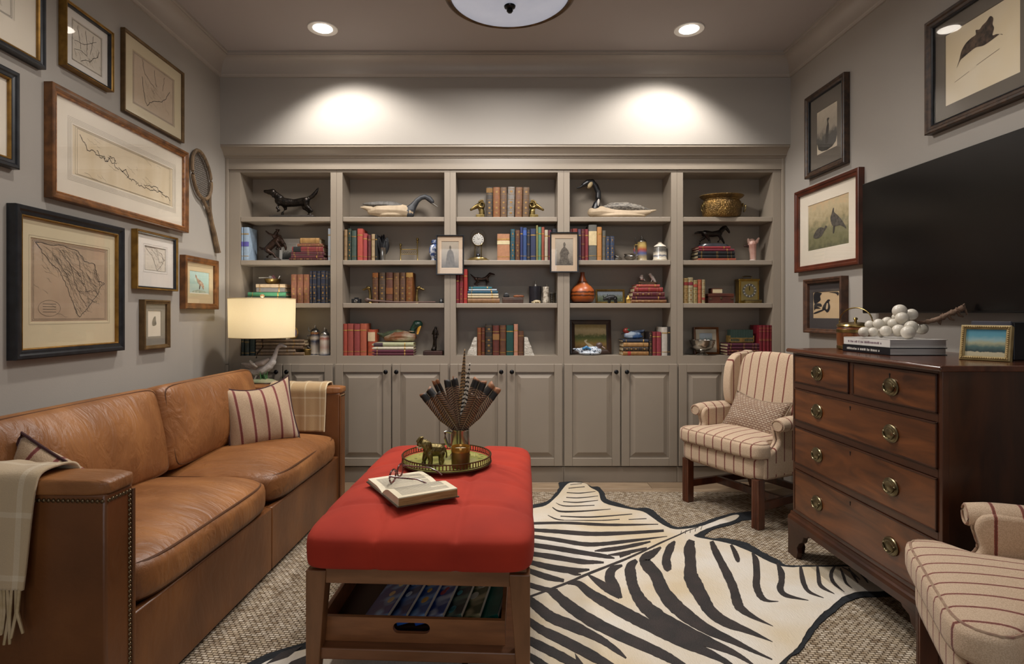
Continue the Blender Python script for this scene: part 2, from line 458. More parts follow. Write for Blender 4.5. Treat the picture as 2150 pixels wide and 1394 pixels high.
# ------------------------------------------------------------------ soft shapes
def pnorm_cushion(w, d, h, p=7, top=0.02, bot=0.0, bulge=0.0, n=18, nz=6, warp=None, c=(0,0,0), M=None, mb=None, q=None, pb=None):
    """upholstery block: rounded box with crowned faces; returns MB"""
    mb = mb or MB(); q = q or p
    def put(a, b, cc):
        pp = pb if (pb and cc < 0) else p
        s = ((abs(a)**q + abs(b)**q)**(pp/q) + abs(cc)**pp) ** (-1.0/pp)
        a2, b2, c2 = a*s, b*s, cc*s
        x, y, z = a2*w/2, b2*d/2, c2*h/2
        k = (1-min(1, abs(a2))**2.5)*(1-min(1, abs(b2))**2.5)
        z += (top if c2 > 0 else -bot) * k * min(1, abs(c2)*1.2)
        e = 1 + bulge*(1-c2*c2)
        x *= e; y *= e
        if warp: x, y, z = warp(x, y, z)
        return (c[0]+x, c[1]+y, c[2]+z)
    def lin2(i, n): 
        t = -1+2*i/n
        return math.copysign(abs(t)**0.75, t)
    for s in (-1, 1):
        mb.grid(lambda u, v: put(lin2(u*n, n), lin2(v*n, n), s), n+1, n+1, M=M)
        mb.grid(lambda u, v: put(s, lin2(u*n, n), lin2(v*nz, nz)), n+1, nz+1, M=M)
        mb.grid(lambda u, v: put(lin2(u*n, n), s, lin2(v*nz, nz)), n+1, nz+1, M=M)
    return mb
def piping(w, d, h, c0, p=7, r=.004, c=(0,0,0), warp=None, bulge=0, M=None, n=64, mb=None, out=1.0, pq=None):
    mb = mb or MB(); pts = []
    q = (1-abs(c0)**p)**(1.0/p); pq = pq or p
    for k in range(n):
        a = 2*PI*k/n; ca, sa = math.cos(a), math.sin(a)
        s = q*(abs(ca)**pq+abs(sa)**pq)**(-1.0/pq)*out
        x, y, z = ca*s*w/2*(1+bulge*(1-c0*c0)), sa*s*d/2*(1+bulge*(1-c0*c0)), c0*h/2
        if warp: x, y, z = warp(x, y, z)
        pts.append((c[0]+x, c[1]+y, c[2]+z))
    return mb.tube(pts, r, 6, M, closed=True)
def knife_pillow(w, h, t, M=None, n=20, flop=0.0):
    """throw pillow with pinched corners, in x-z plane, thickness along y"""
    mb = MB()
    for s in (-1, 1):
        def f(u, v):
            a, b = -1+2*u, -1+2*v
            k = max(0, (1-a*a))**.55*max(0, (1-b*b))**.55
            x = a*w/2*(1-0.075*(1-b*b)*abs(a)**2); z = b*h/2*(1-0.075*(1-a*a)*abs(b)**2)
            z -= flop*max(0, b)*(1-a*a)*h
            return (x, s*t/2*k*(1+.06*math.sin(5*a+3*b)), z)
        mb.grid(f, n, n, M=M)
    return mb
def pillow_pipe(w, h, r, M=None, flop=0.0):
    pts = []
    for k in range(64):
        q = k/16; e = int(q); f = -1+2*(q-e)
        a, b = [(f, -1), (1, f), (-f, 1), (-1, -f)][e]
        pts.append((a*w/2*(1-0.075*(1-b*b)), 0, b*h/2*(1-0.075*(1-a*a)) - flop*max(0, b)*(1-a*a)*h))
    return MB().tube(pts, r, 6, M, closed=True)

def stripe_mat(name, axis, period=0.06, base='#c9b197', base2='#b9a085', red='#96523f', dark='#6b3a30', wd=.13, weave=True, phase=0.0):
    if name in MATS: return MATS[name]
    m = bpy.data.materials.new(name); m.use_nodes = True; nt = m.node_tree; N = nt.nodes; L = nt.links
    b = N['Principled BSDF']; b.inputs['Roughness'].default_value = .9; b.inputs['Sheen Weight'].default_value = .15
    tc = N.new('ShaderNodeTexCoord'); sp = N.new('ShaderNodeSeparateXYZ'); L.new(tc.outputs['Object'], sp.inputs[0])
    ad = N.new('ShaderNodeMath'); ad.operation = 'ADD'; ad.inputs[1].default_value = 10+phase; L.new(sp.outputs['XYZ'.index(axis)], ad.inputs[0])
    dv = N.new('ShaderNodeMath'); dv.operation = 'DIVIDE'; dv.inputs[1].default_value = period; L.new(ad.outputs[0], dv.inputs[0])
    fr = N.new('ShaderNodeMath'); fr.operation = 'FRACT'; L.new(dv.outputs[0], fr.inputs[0])
    sb = N.new('ShaderNodeMath'); sb.operation = 'SUBTRACT'; sb.inputs[1].default_value = .5; L.new(fr.outputs[0], sb.inputs[0])
    ab = N.new('ShaderNodeMath'); ab.operation = 'ABSOLUTE'; L.new(sb.outputs[0], ab.inputs[0])
    nz = N.new('ShaderNodeTexNoise'); nz.inputs['Scale'].default_value = 380; nz.inputs['Detail'].default_value = 1; L.new(tc.outputs['Object'], nz.inputs['Vector'])
    jt = N.new('ShaderNodeMath'); jt.operation = 'MULTIPLY_ADD'; jt.inputs[1].default_value = .05; L.new(nz.outputs['Fac'], jt.inputs[0]); L.new(ab.outputs[0], jt.inputs[2])
    rp = N.new('ShaderNodeValToRGB'); e = rp.color_ramp.elements
    e[0].position = wd*.28+.025; e[0].color = hexc(dark); e[1].position = wd*.38+.025; e[1].color = hexc(red)
    q = e.new(wd*.5+.025); q.color = hexc(red); q = e.new(wd*.62+.025); q.color = (1, 1, 1, 1)
    L.new(jt.outputs[0], rp.inputs[0])
    bs = N.new('ShaderNodeValToRGB'); bs.color_ramp.elements[0].color = hexc(base); bs.color_ramp.elements[1].color = hexc(base2)
    bs.color_ramp.elements[0].position = .42; bs.color_ramp.elements[1].position = .58; L.new(nz.outputs['Fac'], bs.inputs[0])
    gt = N.new('ShaderNodeMath'); gt.operation = 'GREATER_THAN'; gt.inputs[1].default_value = wd*.56+.025; L.new(jt.outputs[0], gt.inputs[0])
    mx = N.new('ShaderNodeMix'); mx.data_type = 'RGBA'; L.new(gt.outputs[0], mx.inputs[0]); L.new(rp.outputs[0], mx.inputs[6]); L.new(bs.outputs[0], mx.inputs[7])
    L.new(mx.outputs[2], b.inputs['Base Color'])
    bp = N.new('ShaderNodeBump'); bp.inputs['Strength'].default_value = .35; bp.inputs['Distance'].default_value = .003
    L.new(nz.outputs['Fac'], bp.inputs['Height']); L.new(bp.outputs[0], b.inputs['Normal'])
    MATS[name] = m
    return m

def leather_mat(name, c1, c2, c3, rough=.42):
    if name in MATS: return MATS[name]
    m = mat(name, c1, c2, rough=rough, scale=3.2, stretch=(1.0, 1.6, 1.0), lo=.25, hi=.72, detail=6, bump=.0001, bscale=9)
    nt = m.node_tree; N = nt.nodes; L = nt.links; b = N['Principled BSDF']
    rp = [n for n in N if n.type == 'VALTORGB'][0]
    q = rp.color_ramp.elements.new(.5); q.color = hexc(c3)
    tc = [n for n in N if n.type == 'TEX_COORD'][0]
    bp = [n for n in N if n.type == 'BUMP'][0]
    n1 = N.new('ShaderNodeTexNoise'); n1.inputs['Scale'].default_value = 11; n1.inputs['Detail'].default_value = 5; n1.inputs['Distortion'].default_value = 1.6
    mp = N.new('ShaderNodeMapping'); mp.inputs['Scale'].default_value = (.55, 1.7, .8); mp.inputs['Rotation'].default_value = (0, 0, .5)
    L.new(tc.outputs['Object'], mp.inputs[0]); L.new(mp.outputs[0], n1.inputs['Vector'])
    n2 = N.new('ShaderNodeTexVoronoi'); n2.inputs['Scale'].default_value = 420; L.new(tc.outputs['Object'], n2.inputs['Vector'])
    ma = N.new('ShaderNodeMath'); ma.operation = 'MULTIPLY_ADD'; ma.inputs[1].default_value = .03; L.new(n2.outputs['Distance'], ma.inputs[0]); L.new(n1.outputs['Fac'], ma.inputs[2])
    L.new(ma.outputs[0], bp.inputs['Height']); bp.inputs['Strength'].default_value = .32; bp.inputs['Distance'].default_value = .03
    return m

# ------------------------------------------------------------------ sisal rug and zebra hide
RZ = 0.008
def sisal_mat():
    m = bpy.data.materials.new('sisal_weave'); m.use_nodes = True; nt = m.node_tree; N = nt.nodes; L = nt.links
    b = N['Principled BSDF']; b.inputs['Roughness'].default_value = .95; b.inputs['Specular IOR Level'].default_value = .2
    tc = N.new('ShaderNodeTexCoord')
    mp = N.new('ShaderNodeMapping'); mp.inputs['Rotation'].default_value = (0, 0, .12); L.new(tc.outputs['Object'], mp.inputs[0])
    br = N.new('ShaderNodeTexBrick'); br.inputs['Scale'].default_value = 1.0
    br.inputs['Brick Width'].default_value = .021; br.inputs['Row Height'].default_value = .0115; br.inputs['Mortar Size'].default_value = .0022
    br.inputs['Mortar Smooth'].default_value = .7; br.inputs['Bias'].default_value = 0.1
    br.inputs['Color1'].default_value = hexc('#d6cab8'); br.inputs['Color2'].default_value = hexc('#bcab92'); br.inputs['Mortar'].default_value = hexc('#6b5a45')
    L.new(mp.outputs[0], br.inputs['Vector'])
    nz = N.new('ShaderNodeTexNoise'); nz.inputs['Scale'].default_value = 55; nz.inputs['Detail'].default_value = 3; L.new(tc.outputs['Object'], nz.inputs[0])
    mx = N.new('ShaderNodeMix'); mx.data_type = 'RGBA'; mx.blend_type = 'MULTIPLY'; mx.inputs[0].default_value = .75
    rp = N.new('ShaderNodeValToRGB'); rp.color_ramp.elements[0].position = .32; rp.color_ramp.elements[0].color = hexc('#8a7357'); rp.color_ramp.elements[1].position = .6; rp.color_ramp.elements[1].color = (1, 1, 1, 1)
    L.new(nz.outputs['Fac'], rp.inputs[0]); L.new(br.outputs['Color'], mx.inputs[6]); L.new(rp.outputs[0], mx.inputs[7]); L.new(mx.outputs[2], b.inputs['Base Color'])
    iv = N.new('ShaderNodeMath'); iv.operation = 'SUBTRACT'; iv.inputs[0].default_value = 1; L.new(br.outputs['Fac'], iv.inputs[1])
    bp = N.new('ShaderNodeBump'); bp.inputs['Strength'].default_value = 1.0; bp.inputs['Distance'].default_value = .004
    L.new(iv.outputs[0], bp.inputs['Height']); L.new(bp.outputs[0], b.inputs['Normal'])
    return m
tag(obj('sisal_rug', MB().box(-1.66, 1.62, -1.6, 3.456, 0.0005, RZ), sisal_mat(), smooth=0, bevel=.003), 'large basket-weave sisal rug covering most of the floor', 'rug')

def fl(u, v):
    """floor point (metres) of a spot on the hide, surveyed in the picture of the rug"""
    px, py = 1090 + u/2.654, 980 + v/2.654
    d = EYE*FPX/(py-660)
    return ((px-1040)*d/FPX, d)
felt_v = [(70,225),(150,205),(200,160),(225,118),(222,98),(270,92),(330,93),(360,98),(405,120),(440,120),(470,150),(490,190),(560,215),(640,240),(720,240),(770,275),(820,315),(870,345),(920,345),(1000,330),(1080,300),(1150,280),(1200,268),(1300,262),(1312,300),(1240,312),(1180,335),(1100,355),(1035,388),(1050,408),(1150,412),(1250,430),(1310,460),(1380,500),(1440,530),(1490,560),(1600,563),(1760,563),(1850,560),(1960,575),(2060,640),(2150,690),(2130,735),(2040,735),(1900,745),(1820,772),(1760,822),(1700,868),(1650,925),(1610,985),(1560,1055),(1500,1099)]
hide_v = [(70,248),(150,228),(215,172),(258,118),(285,101),(330,100),(372,106),(400,130),(440,152),(456,200),(500,225),(600,247),(690,264),(750,302),(800,337),(860,362),(930,361),(1010,347),(1080,322),(1150,297),(1210,281),(1225,291),(1190,315),(1120,335),(1050,358),(1000,382),(978,404),(1080,425),(1180,447),(1280,487),(1360,530),(1430,562),(1500,577),(1620,575),(1760,575),(1850,577),(1950,602),(2040,652),(2080,690),(2030,710),(1900,715),(1800,747),(1740,800),(1690,837),(1640,892),(1590,962),(1550,1030),(1475,1099)]
rest_felt = [(.70,1.52),(.62,1.30),(.72,1.02),(.66,.94),(.52,1.05),(.40,1.30),(.1,1.36),(-.2,1.30),(-.46,1.24),(-.72,1.08),(-.92,1.12),(-.94,1.28),(-.84,1.46),(-.80,1.66),(-.72,1.80),(-.56,1.90),(-.46,2.05),(-.50,2.3),(-.62,2.5),(-.66,2.66),(-.56,2.70),(-.44,2.6),(-.28,2.46),(-.1,2.5),(.02,2.8),(.10,3.05)]
rest_hide = [(.67,1.55),(.58,1.31),(.67,1.04),(.64,.98),(.54,1.08),(.43,1.34),(.1,1.40),(-.2,1.335),(-.47,1.275),(-.72,1.12),(-.88,1.15),(-.90,1.28),(-.80,1.46),(-.755,1.66),(-.68,1.78),(-.54,1.86),(-.425,2.04),(-.465,2.31),(-.59,2.52),(-.62,2.64),(-.57,2.66),(-.46,2.57),(-.29,2.42),(-.06,2.46),(.06,2.77),(.13,3.02)]
def outline(vis, rest, jit, seed):
    rnd = random.Random(seed)
    P = [fl(*p) for p in vis] + rest
    Q = catmull([(x, y, 0) for x, y in P], 4, closed=True)
    return [(p.x+rnd.uniform(-jit, jit), p.y+rnd.uniform(-jit, jit)) for p in Q]
def sheet(poly, z0, z1):
    from mathutils.geometry import tessellate_polygon
    tri = tessellate_polygon([[Vector((x, y, 0)) for x, y in poly]])
    n = len(poly); mb = MB()
    v = [(x, y, z0) for x, y in poly] + [(x, y, z1) for x, y in poly]
    f = [(a, b, c) for a, b, c in tri] + [(a+n, b+n, c+n) for a, b, c in tri] + [(i, (i+1) % n, n+(i+1) % n, n+i) for i in range(n)]
    return mb.add(v, f)
zr = thing('zebra_hide_rug', 'black and cream striped zebra hide rug with a black felt border', 'rug', (0, 0, RZ+.0005))
m_felt = mat('black_felt', '#15181c', '#22262a', rough=.95, scale=60, bump=.4, bscale=300)
m_hide = mat('zebra_cream_hair', '#cdbb9c', '#d9d2c7', rough=.75, scale=2.2, lo=.38, hi=.62, bump=.35, bscale=240, bstretch=(1, .3, 1), sheen=.2)
m_stripe = mat('zebra_dark_hair', '#17110f', '#2a1f1c', rough=.7, scale=14, bump=.35, bscale=240, sheen=.15)
obj('felt_border', sheet(outline(felt_v, rest_felt, .003, 1), 0, .003), m_felt, zr, smooth=0)
obj('hide', sheet(outline(hide_v, rest_hide, .0015, 2), .003, .0055), m_hide, zr, smooth=0)
Z = [
 [(285,112,3),(350,106,3)],[(275,132,4),(365,124,4)],[(265,157,4),(340,160,5),(425,150,3)],[(262,184,4),(330,187,5),(440,176,3)],[(245,208,4),(330,212,6),(440,200,3)],
 [(205,215,2),(260,233,6),(420,229,4)],[(185,240,4),(230,263,9),(350,262,8),(510,250,3)],[(160,285,3),(205,306,7),(250,313,4)],[(230,290,5),(400,295,8),(630,278,4)],[(250,313,3),(450,314,5),(560,308,4)],[(610,309,4),(710,304,4)],
 [(40,332,14),(250,328,14),(500,339,15),(775,336,4)],[(40,366,18),(200,376,22),(400,390,24),(600,385,20),(806,372,14)],[(40,400,18),(200,422,22),(350,447,24),(450,448,22),(600,432,18),(825,404,3)],
 [(40,448,24),(200,471,28),(350,496,26),(480,517,22),(532,528,6)],[(420,487,6),(480,480,22),(560,470,22),(660,450,18),(732,434,8)],[(495,510,6),(560,503,18),(640,487,18),(712,470,10)],[(560,520,12),(620,500,10)],
 [(40,498,26),(200,522,30),(350,547,28),(430,550,18),(472,552,10)],[(40,545,26),(180,580,34),(300,597,32),(392,592,10)],[(250,600,6),(310,617,16),(345,620,6)],[(40,592,26),(150,632,34),(250,655,18)],[(40,672,26),(130,700,28),(215,706,8)],
 [(1000,352,3),(940,372,4),(885,398,6),(790,440,9),(700,484,10),(600,530,12),(500,570,13),(370,622,14),(280,662,13),(160,708,12),(40,752,12)],
 [(905,372,2),(900,395,5)],[(930,368,2),(925,390,4)],[(955,362,2),(952,384,4)],[(985,355,2),(980,376,4)],[(1020,345,2),(1012,366,3)],
 [(868,432,10),(842,470,44),(820,530,46),(826,575,50),(838,597,26)],
 [(962,426,34),(950,470,62),(955,560,64),(955,620,78),(975,670,84),(1025,760,74),(1070,830,66),(1150,888,54),(1290,945,28),(1412,1000,2)],
 [(1072,432,22),(1090,480,36),(1130,560,42),(1165,630,48),(1195,700,50),(1215,775,54),(1240,815,44),(1310,862,22),(1415,912,2)],
 [(1180,452,14),(1200,490,26),(1216,530,28),(1222,550,12)],
 [(1298,498,8),(1318,540,34),(1324,620,40),(1322,680,40),(1345,740,36),(1385,768,14),(1445,772,2)],
 [(1438,556,12),(1460,610,36),(1462,660,34),(1455,700,38),(1490,738,22),(1612,766,2)],
 [(1568,575,14),(1576,630,26),(1590,680,26),(1620,720,16),(1697,752,2)],[(1662,575,12),(1668,630,22),(1682,685,20),(1757,729,2)],[(1758,575,12),(1738,615,20),(1752,665,18),(1812,719,2)],
 [(1790,585,6),(1808,630,16),(1822,668,12),(1856,698,2)],[(1835,582,5),(1865,630,12),(1890,668,4)],[(1880,590,5),(1925,640,10),(1945,668,4)],[(1935,602,5),(1985,645,10),(2010,680,3)],[(1800,578,3),(1850,605,9),(1900,650,4)],
 [(790,466,10),(745,500,40),(700,530,52),(712,565,66),(760,620,68),(795,700,72),(845,772,78),(930,850,76),(1050,930,56),(1200,1000,34),(1300,1050,20),(1410,1100,6)],
 [(655,540,20),(622,575,54),(622,625,62),(640,700,60),(690,785,72),(770,855,80),(880,922,78),(1050,1000,58),(1180,1055,34),(1260,1100,20),(1330,1150,4)],
 [(575,568,10),(520,592,42),(505,640,56),(535,690,52),(570,752,12)],[(385,622,8),(430,655,30),(500,705,44),(560,752,14)],
 [(270,668,14),(330,672,34),(400,728,50),(520,800,62),(650,870,66),(800,948,64),(950,1018,56),(1080,1075,40),(1180,1130,22),(1240,1180,4)],
 [(150,712,12),(190,722,46),(280,798,60),(400,880,66),(560,962,62),(750,1048,56),(870,1110,44),(1000,1190,10)],
 [(40,752,40),(100,800,56),(180,862,62),(300,912,60),(450,985,40),(545,1050,28),(596,1092,8)],
 [(40,868,30),(120,930,48),(230,985,56),(400,1075,56),(560,1170,40),(700,1260,10)],[(40,985,44),(160,1045,52),(300,1120,50),(480,1230,20)],[(40,1068,30),(130,1130,44),(300,1250,30)],
]
mb = MB(); rnd = random.Random(4)
for st in Z:
    P = catmull([(a, b, c) for a, b, c in st], 7)
    L_, R_ = [], []
    for i, p in enumerate(P):
        a, b = P[max(0, i-1)], P[min(len(P)-1, i+1)]
        tx, ty = b.x-a.x, b.y-a.y; l = math.hypot(tx, ty) or 1
        w = max(.8, p.z*.5*(1+rnd.uniform(-.07, .07)))
        L_.append(fl(p.x-ty/l*w, p.y+tx/l*w)); R_.append(fl(p.x+ty/l*w, p.y-tx/l*w))
    n = len(P)
    z = .0060+.00002*Z.index(st)
    v = [(x, y, z) for x, y in L_] + [(x, y, z) for x, y in R_] + [(x, y, .0052) for x, y in L_] + [(x, y, .0052) for x, y in R_]
    f = [(i, i+1, n+i+1, n+i) for i in range(n-1)] + [(i, i+1, 2*n+i+1, 2*n+i) for i in range(n-1)] + [(n+i, n+i+1, 3*n+i+1, 3*n+i) for i in range(n-1)]
    mb.add(v, f)
# stripes under the ottoman and by the sofa
for k, (x0, y0, x1, y1, w) in enumerate([(-.62,1.84,-.70,1.74,.02),(-.55,1.82,-.66,1.66,.026),(-.50,1.72,-.64,1.55,.02),(-.5,1.9,-.47,1.86,.02),(-.3,2.35,-.02,1.95,.03),(-.42,2.3,-.22,1.9,.03),(-.2,2.4,.1,2.05,.03),(.05,1.85,.1,1.45,.03),(-.1,1.8,-.05,1.42,.03),(-.3,1.7,-.25,1.4,.03),(.25,1.8,.3,1.45,.03),(-.75,1.5,-.85,1.3,.015),(-.7,1.4,-.78,1.2,.015)]):
    dx, dy = x1-x0, y1-y0; l = math.hypot(dx, dy); nx, ny = -dy/l*w, dx/l*w
    mb.add([(x0, y0, .0063), ((x0+x1)/2+nx, (y0+y1)/2+ny, .0063), (x1, y1, .0063), ((x0+x1)/2-nx, (y0+y1)/2-ny, .0063)], [(0, 1, 2, 3)])
so = obj('stripes', mb, m_stripe, zr, smooth=0, fix=False); so['kind'] = 'stuff'

# ------------------------------------------------------------------ leather sofa
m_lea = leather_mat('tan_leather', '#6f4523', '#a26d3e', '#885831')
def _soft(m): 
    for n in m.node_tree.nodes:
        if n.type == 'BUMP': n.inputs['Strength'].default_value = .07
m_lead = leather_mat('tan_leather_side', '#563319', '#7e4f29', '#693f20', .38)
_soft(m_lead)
m_pipe = mat('leather_piping', '#59351a', rough=.5)
m_nail = mat('antique_nail', '#6a5a44', rough=.32, metal=.9)
m_blk = mat('black_foot', '#0d0c0b', rough=.6)
sofa = thing('leather_sofa', 'brown leather sofa with nailhead-trimmed square arms', 'sofa', (-.959, 1.407, RZ), -.0472)
SL, SD = 1.905, .735
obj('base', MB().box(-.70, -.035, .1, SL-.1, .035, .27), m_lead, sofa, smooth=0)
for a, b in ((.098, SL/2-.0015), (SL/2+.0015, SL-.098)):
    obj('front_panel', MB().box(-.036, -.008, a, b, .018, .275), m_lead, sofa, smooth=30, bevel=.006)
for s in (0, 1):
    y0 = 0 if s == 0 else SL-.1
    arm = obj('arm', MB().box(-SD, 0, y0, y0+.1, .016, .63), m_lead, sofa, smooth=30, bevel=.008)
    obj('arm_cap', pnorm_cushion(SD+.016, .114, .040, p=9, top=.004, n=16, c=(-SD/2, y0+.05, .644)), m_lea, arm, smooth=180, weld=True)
    # nailheads under the cap, round the front and down the front edge
    mb = MB(); yo = -.001 if s == 0 else SL+.001
    def nail(p, ax):
        M = T(*p) @ (rotm('X', 90) if ax == 'y-' else rotm('X', -90) if ax == 'y+' else rotm('Y', 90))
        mb.lathe([(.0055, 0), (.0048, .0022), (.0028, .0036), (0, .004)], 8, M=M)
    for k in range(58): nail((-.008-k*.0125, yo, .612), 'y-' if s == 0 else 'y+')
    for k in range(7): nail((.001, y0+.010+k*.0125, .612), 'x')
    ye = y0+.085 if s == 0 else y0+.015
    for k in range(46): nail((.001, ye, .600-k*.0125), 'x')
    nh = obj('nailhead_trim', mb, m_nail, arm, smooth=60); nh['kind'] = 'stuff'
    yi = y0+.097 if s == 0 else y0+.003
    obj('arm_piping', MB().tube([(.002, yi, .02), (.002, yi, .615)], .005, 8), m_lead, arm)
obj('back', MB().box(-SD, -SD+.13, .1, SL-.1, .05, .715), m_lead, sofa, smooth=30, bevel=.02, bseg=3)
from mathutils import noise as mnoise
cw = (SL-.2)/2
for k in range(2):
    cy = .1+cw*(k+.5)
    def wr(x, y, z, k=k):
        q = mnoise.noise((x*4+k*5, y*3, z*2))*.012
        return (x, y, z+(q if z > 0 else 0))
    c = obj('seat_cushion', pnorm_cushion(.60, cw-.004, .125, p=7, top=.048, n=26, bulge=.008, c=(-.293, cy, .338), warp=wr), m_lea, sofa, smooth=180, weld=True)
    obj('cushion_piping', piping(.60, cw-.004, .125, .82, r=.0042, c=(-.293, cy, .338), n=96, bulge=.008, mb=piping(.60, cw-.004, .125, -.86, r=.0042, c=(-.293, cy, .338), n=96, bulge=.008)), m_pipe, c)
    M = T(-.515, cy, .585) @ rotm('Y', 78)
    def wr2(x, y, z, k=k):
        q = mnoise.noise((x*5+k*3+9, y*4, z*2))*.012
        return (x, y, z+q)
    b = obj('back_cushion', pnorm_cushion(.365, cw-.002, .15, p=5, q=14, top=.05, bot=.02, n=30, bulge=.004, M=M, warp=wr2), m_lea, sofa, smooth=180, weld=True)
    obj('cushion_piping', piping(.365, cw-.002, .15, .78, p=5, pq=14, r=.004, n=140, bulge=.004, M=M, warp=wr2), m_pipe, b)
for x in (-.06, -SD+.06):
    for y in (.05, SL-.05):
        obj('foot', MB().lathe([(.022, 0), (.026, .02)], 12, c=(x, y, 0)), m_blk, sofa)

# throw blankets over the arms
def plaid(name, ax, bx_, base, line, sc):
    m = bpy.data.materials.new(name); m.use_nodes = True; nt = m.node_tree; N = nt.nodes; L = nt.links
    b = N['Principled BSDF']; b.inputs['Roughness'].default_value = .95; b.inputs['Sheen Weight'].default_value = .3
    at = N.new('ShaderNodeAttribute'); at.attribute_name = 'cloth'
    sp = N.new('ShaderNodeSeparateXYZ'); L.new(at.outputs['Vector'], sp.inputs[0])
    acc = None
    for i, (per, ph, wd) in enumerate(((ax, .3, .09), (bx_, .15, .09))):
        dv = N.new('ShaderNodeMath'); dv.operation = 'MULTIPLY_ADD'; dv.inputs[1].default_value = 1/per; dv.inputs[2].default_value = 5+ph; L.new(sp.outputs[i], dv.inputs[0])
        fr = N.new('ShaderNodeMath'); fr.operation = 'FRACT'; L.new(dv.outputs[0], fr.inputs[0])
        lt = N.new('ShaderNodeMath'); lt.operation = 'LESS_THAN'; lt.inputs[1].default_value = wd; L.new(fr.outputs[0], lt.inputs[0])
        h = N.new('ShaderNodeMath'); h.operation = 'MULTIPLY'; h.inputs[1].default_value = .5; L.new(lt.outputs[0], h.inputs[0])
        if acc is None: acc = h
        else:
            s = N.new('ShaderNodeMath'); s.operation = 'ADD'; L.new(acc.outputs[0], s.inputs[0]); L.new(h.outputs[0], s.inputs[1]); acc = s
    mx = N.new('ShaderNodeMix'); mx.data_type = 'RGBA'; mx.inputs[6].default_value = hexc(base); mx.inputs[7].default_value = hexc(line); L.new(acc.outputs[0], mx.inputs[0])
    L.new(mx.outputs[2], b.inputs['Base Color'])
    tc = N.new('ShaderNodeTexCoord'); nz = N.new('ShaderNodeTexNoise'); nz.inputs['Scale'].default_value = 260; L.new(tc.outputs['Object'], nz.inputs[0])
    bp = N.new('ShaderNodeBump'); bp.inputs['Strength'].default_value = .3; bp.inputs['Distance'].default_value = .003; L.new(nz.outputs['Fac'], bp.inputs['Height']); L.new(bp.outputs[0], b.inputs['Normal'])
    return m
def drape(name, parent, mtl, path, x0f, x1f, n=26, thick=.007, wav=.006, seed=0):
    """cloth following path [(y,z)..] across an arm, spanning x0..x1"""
    P = catmull([(a, b, 0) for a, b in path], 6); m = len(P)
    acc = [0]
    for i in range(1, m): acc.append(acc[-1]+(P[i]-P[i-1]).length)
    Lt = acc[-1]; v = []; cl = []; f = []
    for i in range(m):
        t = acc[i]/Lt
        a, b = P[max(0, i-1)], P[min(m-1, i+1)]
        nx = Vector((-(b-a).y, (b-a).x)).normalized()
        for j in range(n):
            s = j/(n-1)
            x = x0f(t)+(x1f(t)-x0f(t))*s
            w = wav*(math.sin(s*19+seed+2*t)+.6*math.sin(s*41+seed*2))*(.25+abs(t-.5)*1.5)
            v.append((x, P[i].x+nx.x*w, P[i].y+nx.y*w)); cl.append((x, acc[i], 0))
    for i in range(m-1):
        for j in range(n-1): f.append((i*n+j, i*n+j+1, (i+1)*n+j+1, (i+1)*n+j))
    mb = MB().add(v, f)
    o = obj(name, mb, mtl, parent, smooth=180, fix=False)
    at = o.data.attributes.new('cloth', 'FLOAT_VECTOR', 'POINT'); at.data.foreach_set('vector', [q for p in cl for q in p])
    md = o.modifiers.new('solid', 'SOLIDIFY'); md.thickness = thick; md.offset = 0
    return o, v, n, m
m_throw = plaid('tan_plaid_wool', .085, .10, '#b0946c', '#d2c2a2', 1)
m_throw2 = plaid('cream_plaid_wool', .16, .15, '#bba585', '#d3c4aa', 1)
th = thing('plaid_throw', 'tan plaid wool throw draped over the far sofa arm', 'throw blanket', sofa.location, -.0472)
yA = SL-.1
o, v, n, m = drape('cloth', th, m_throw, [(yA-.013, .415), (yA-.011, .50), (yA-.012, .60), (yA-.013, .650), (yA+.01, .678), (yA+.05, .684), (yA+.10, .677), (yA+.113, .64), (yA+.114, .58), (yA+.118, .52)], lambda t: -.40, lambda t: -.075-.02*abs(.5-t), wav=.003, seed=1)
pts = [Vector(v[i*n+n-1]) for i in range(m)]
obj('whipped_edge', MB().tube(pts, .0045, 6), mat('cream_stitch', '#d8c6a4', rough=.9), th)
th = thing('fringed_throw', 'pale plaid fringed throw hanging over the near sofa arm', 'throw blanket', sofa.location, -.0472)
o, v, n, m = drape('cloth', th, m_throw2, [(.114, .45), (.113, .60), (.112, .65), (.095, .678), (.05, .686), (.0, .680), (-.016, .648), (-.022, .56), (-.026, .46), (-.03, .405)], lambda t: -.68, lambda t: -.14-.04*t, wav=.007, seed=3)
mb = MB(); rnd = random.Random(3)
last = [Vector(v[(m-1)*n+j]) for j in range(n)]
for j in range(n-1):
    for q in range(2):
        p = last[j].lerp(last[j+1], q/2)
        L = .10+rnd.uniform(0, .035)
        mb.tube([p+Vector((0, 0, .004)), p+Vector((rnd.uniform(-.004, .004), rnd.uniform(-.004, .002), -L*.5)), p+Vector((rnd.uniform(-.008, .008), rnd.uniform(-.006, .002), -L))], [.0042, .0045, .0035], 5)
fo = obj('fringe', mb, mat('fringe_wool', '#a8946f', '#b9a586', rough=.95, scale=40), th, smooth=60); fo['kind'] = 'stuff'

# striped pillows on the sofa
m_pil = stripe_mat('pillow_stripe', 'X', .062, '#b8a084', '#a98f73', '#8a4a40', '#6e3630', wd=.17)
def pillow(label, loc, rot, w, h, t, flop, m=m_pil, pipe='#3d2023', name='striped_pillow'):
    th = thing(name, label, 'pillow', loc, rot=rot, group='throw pillows')
    c = obj('cushion', knife_pillow(w, h, t, flop=flop), m, th, smooth=180, weld=True)
    obj('cord_edge', pillow_pipe(w, h, .0045, flop=flop), mat('cord_'+pipe, pipe, rough=.9), th)
    return th
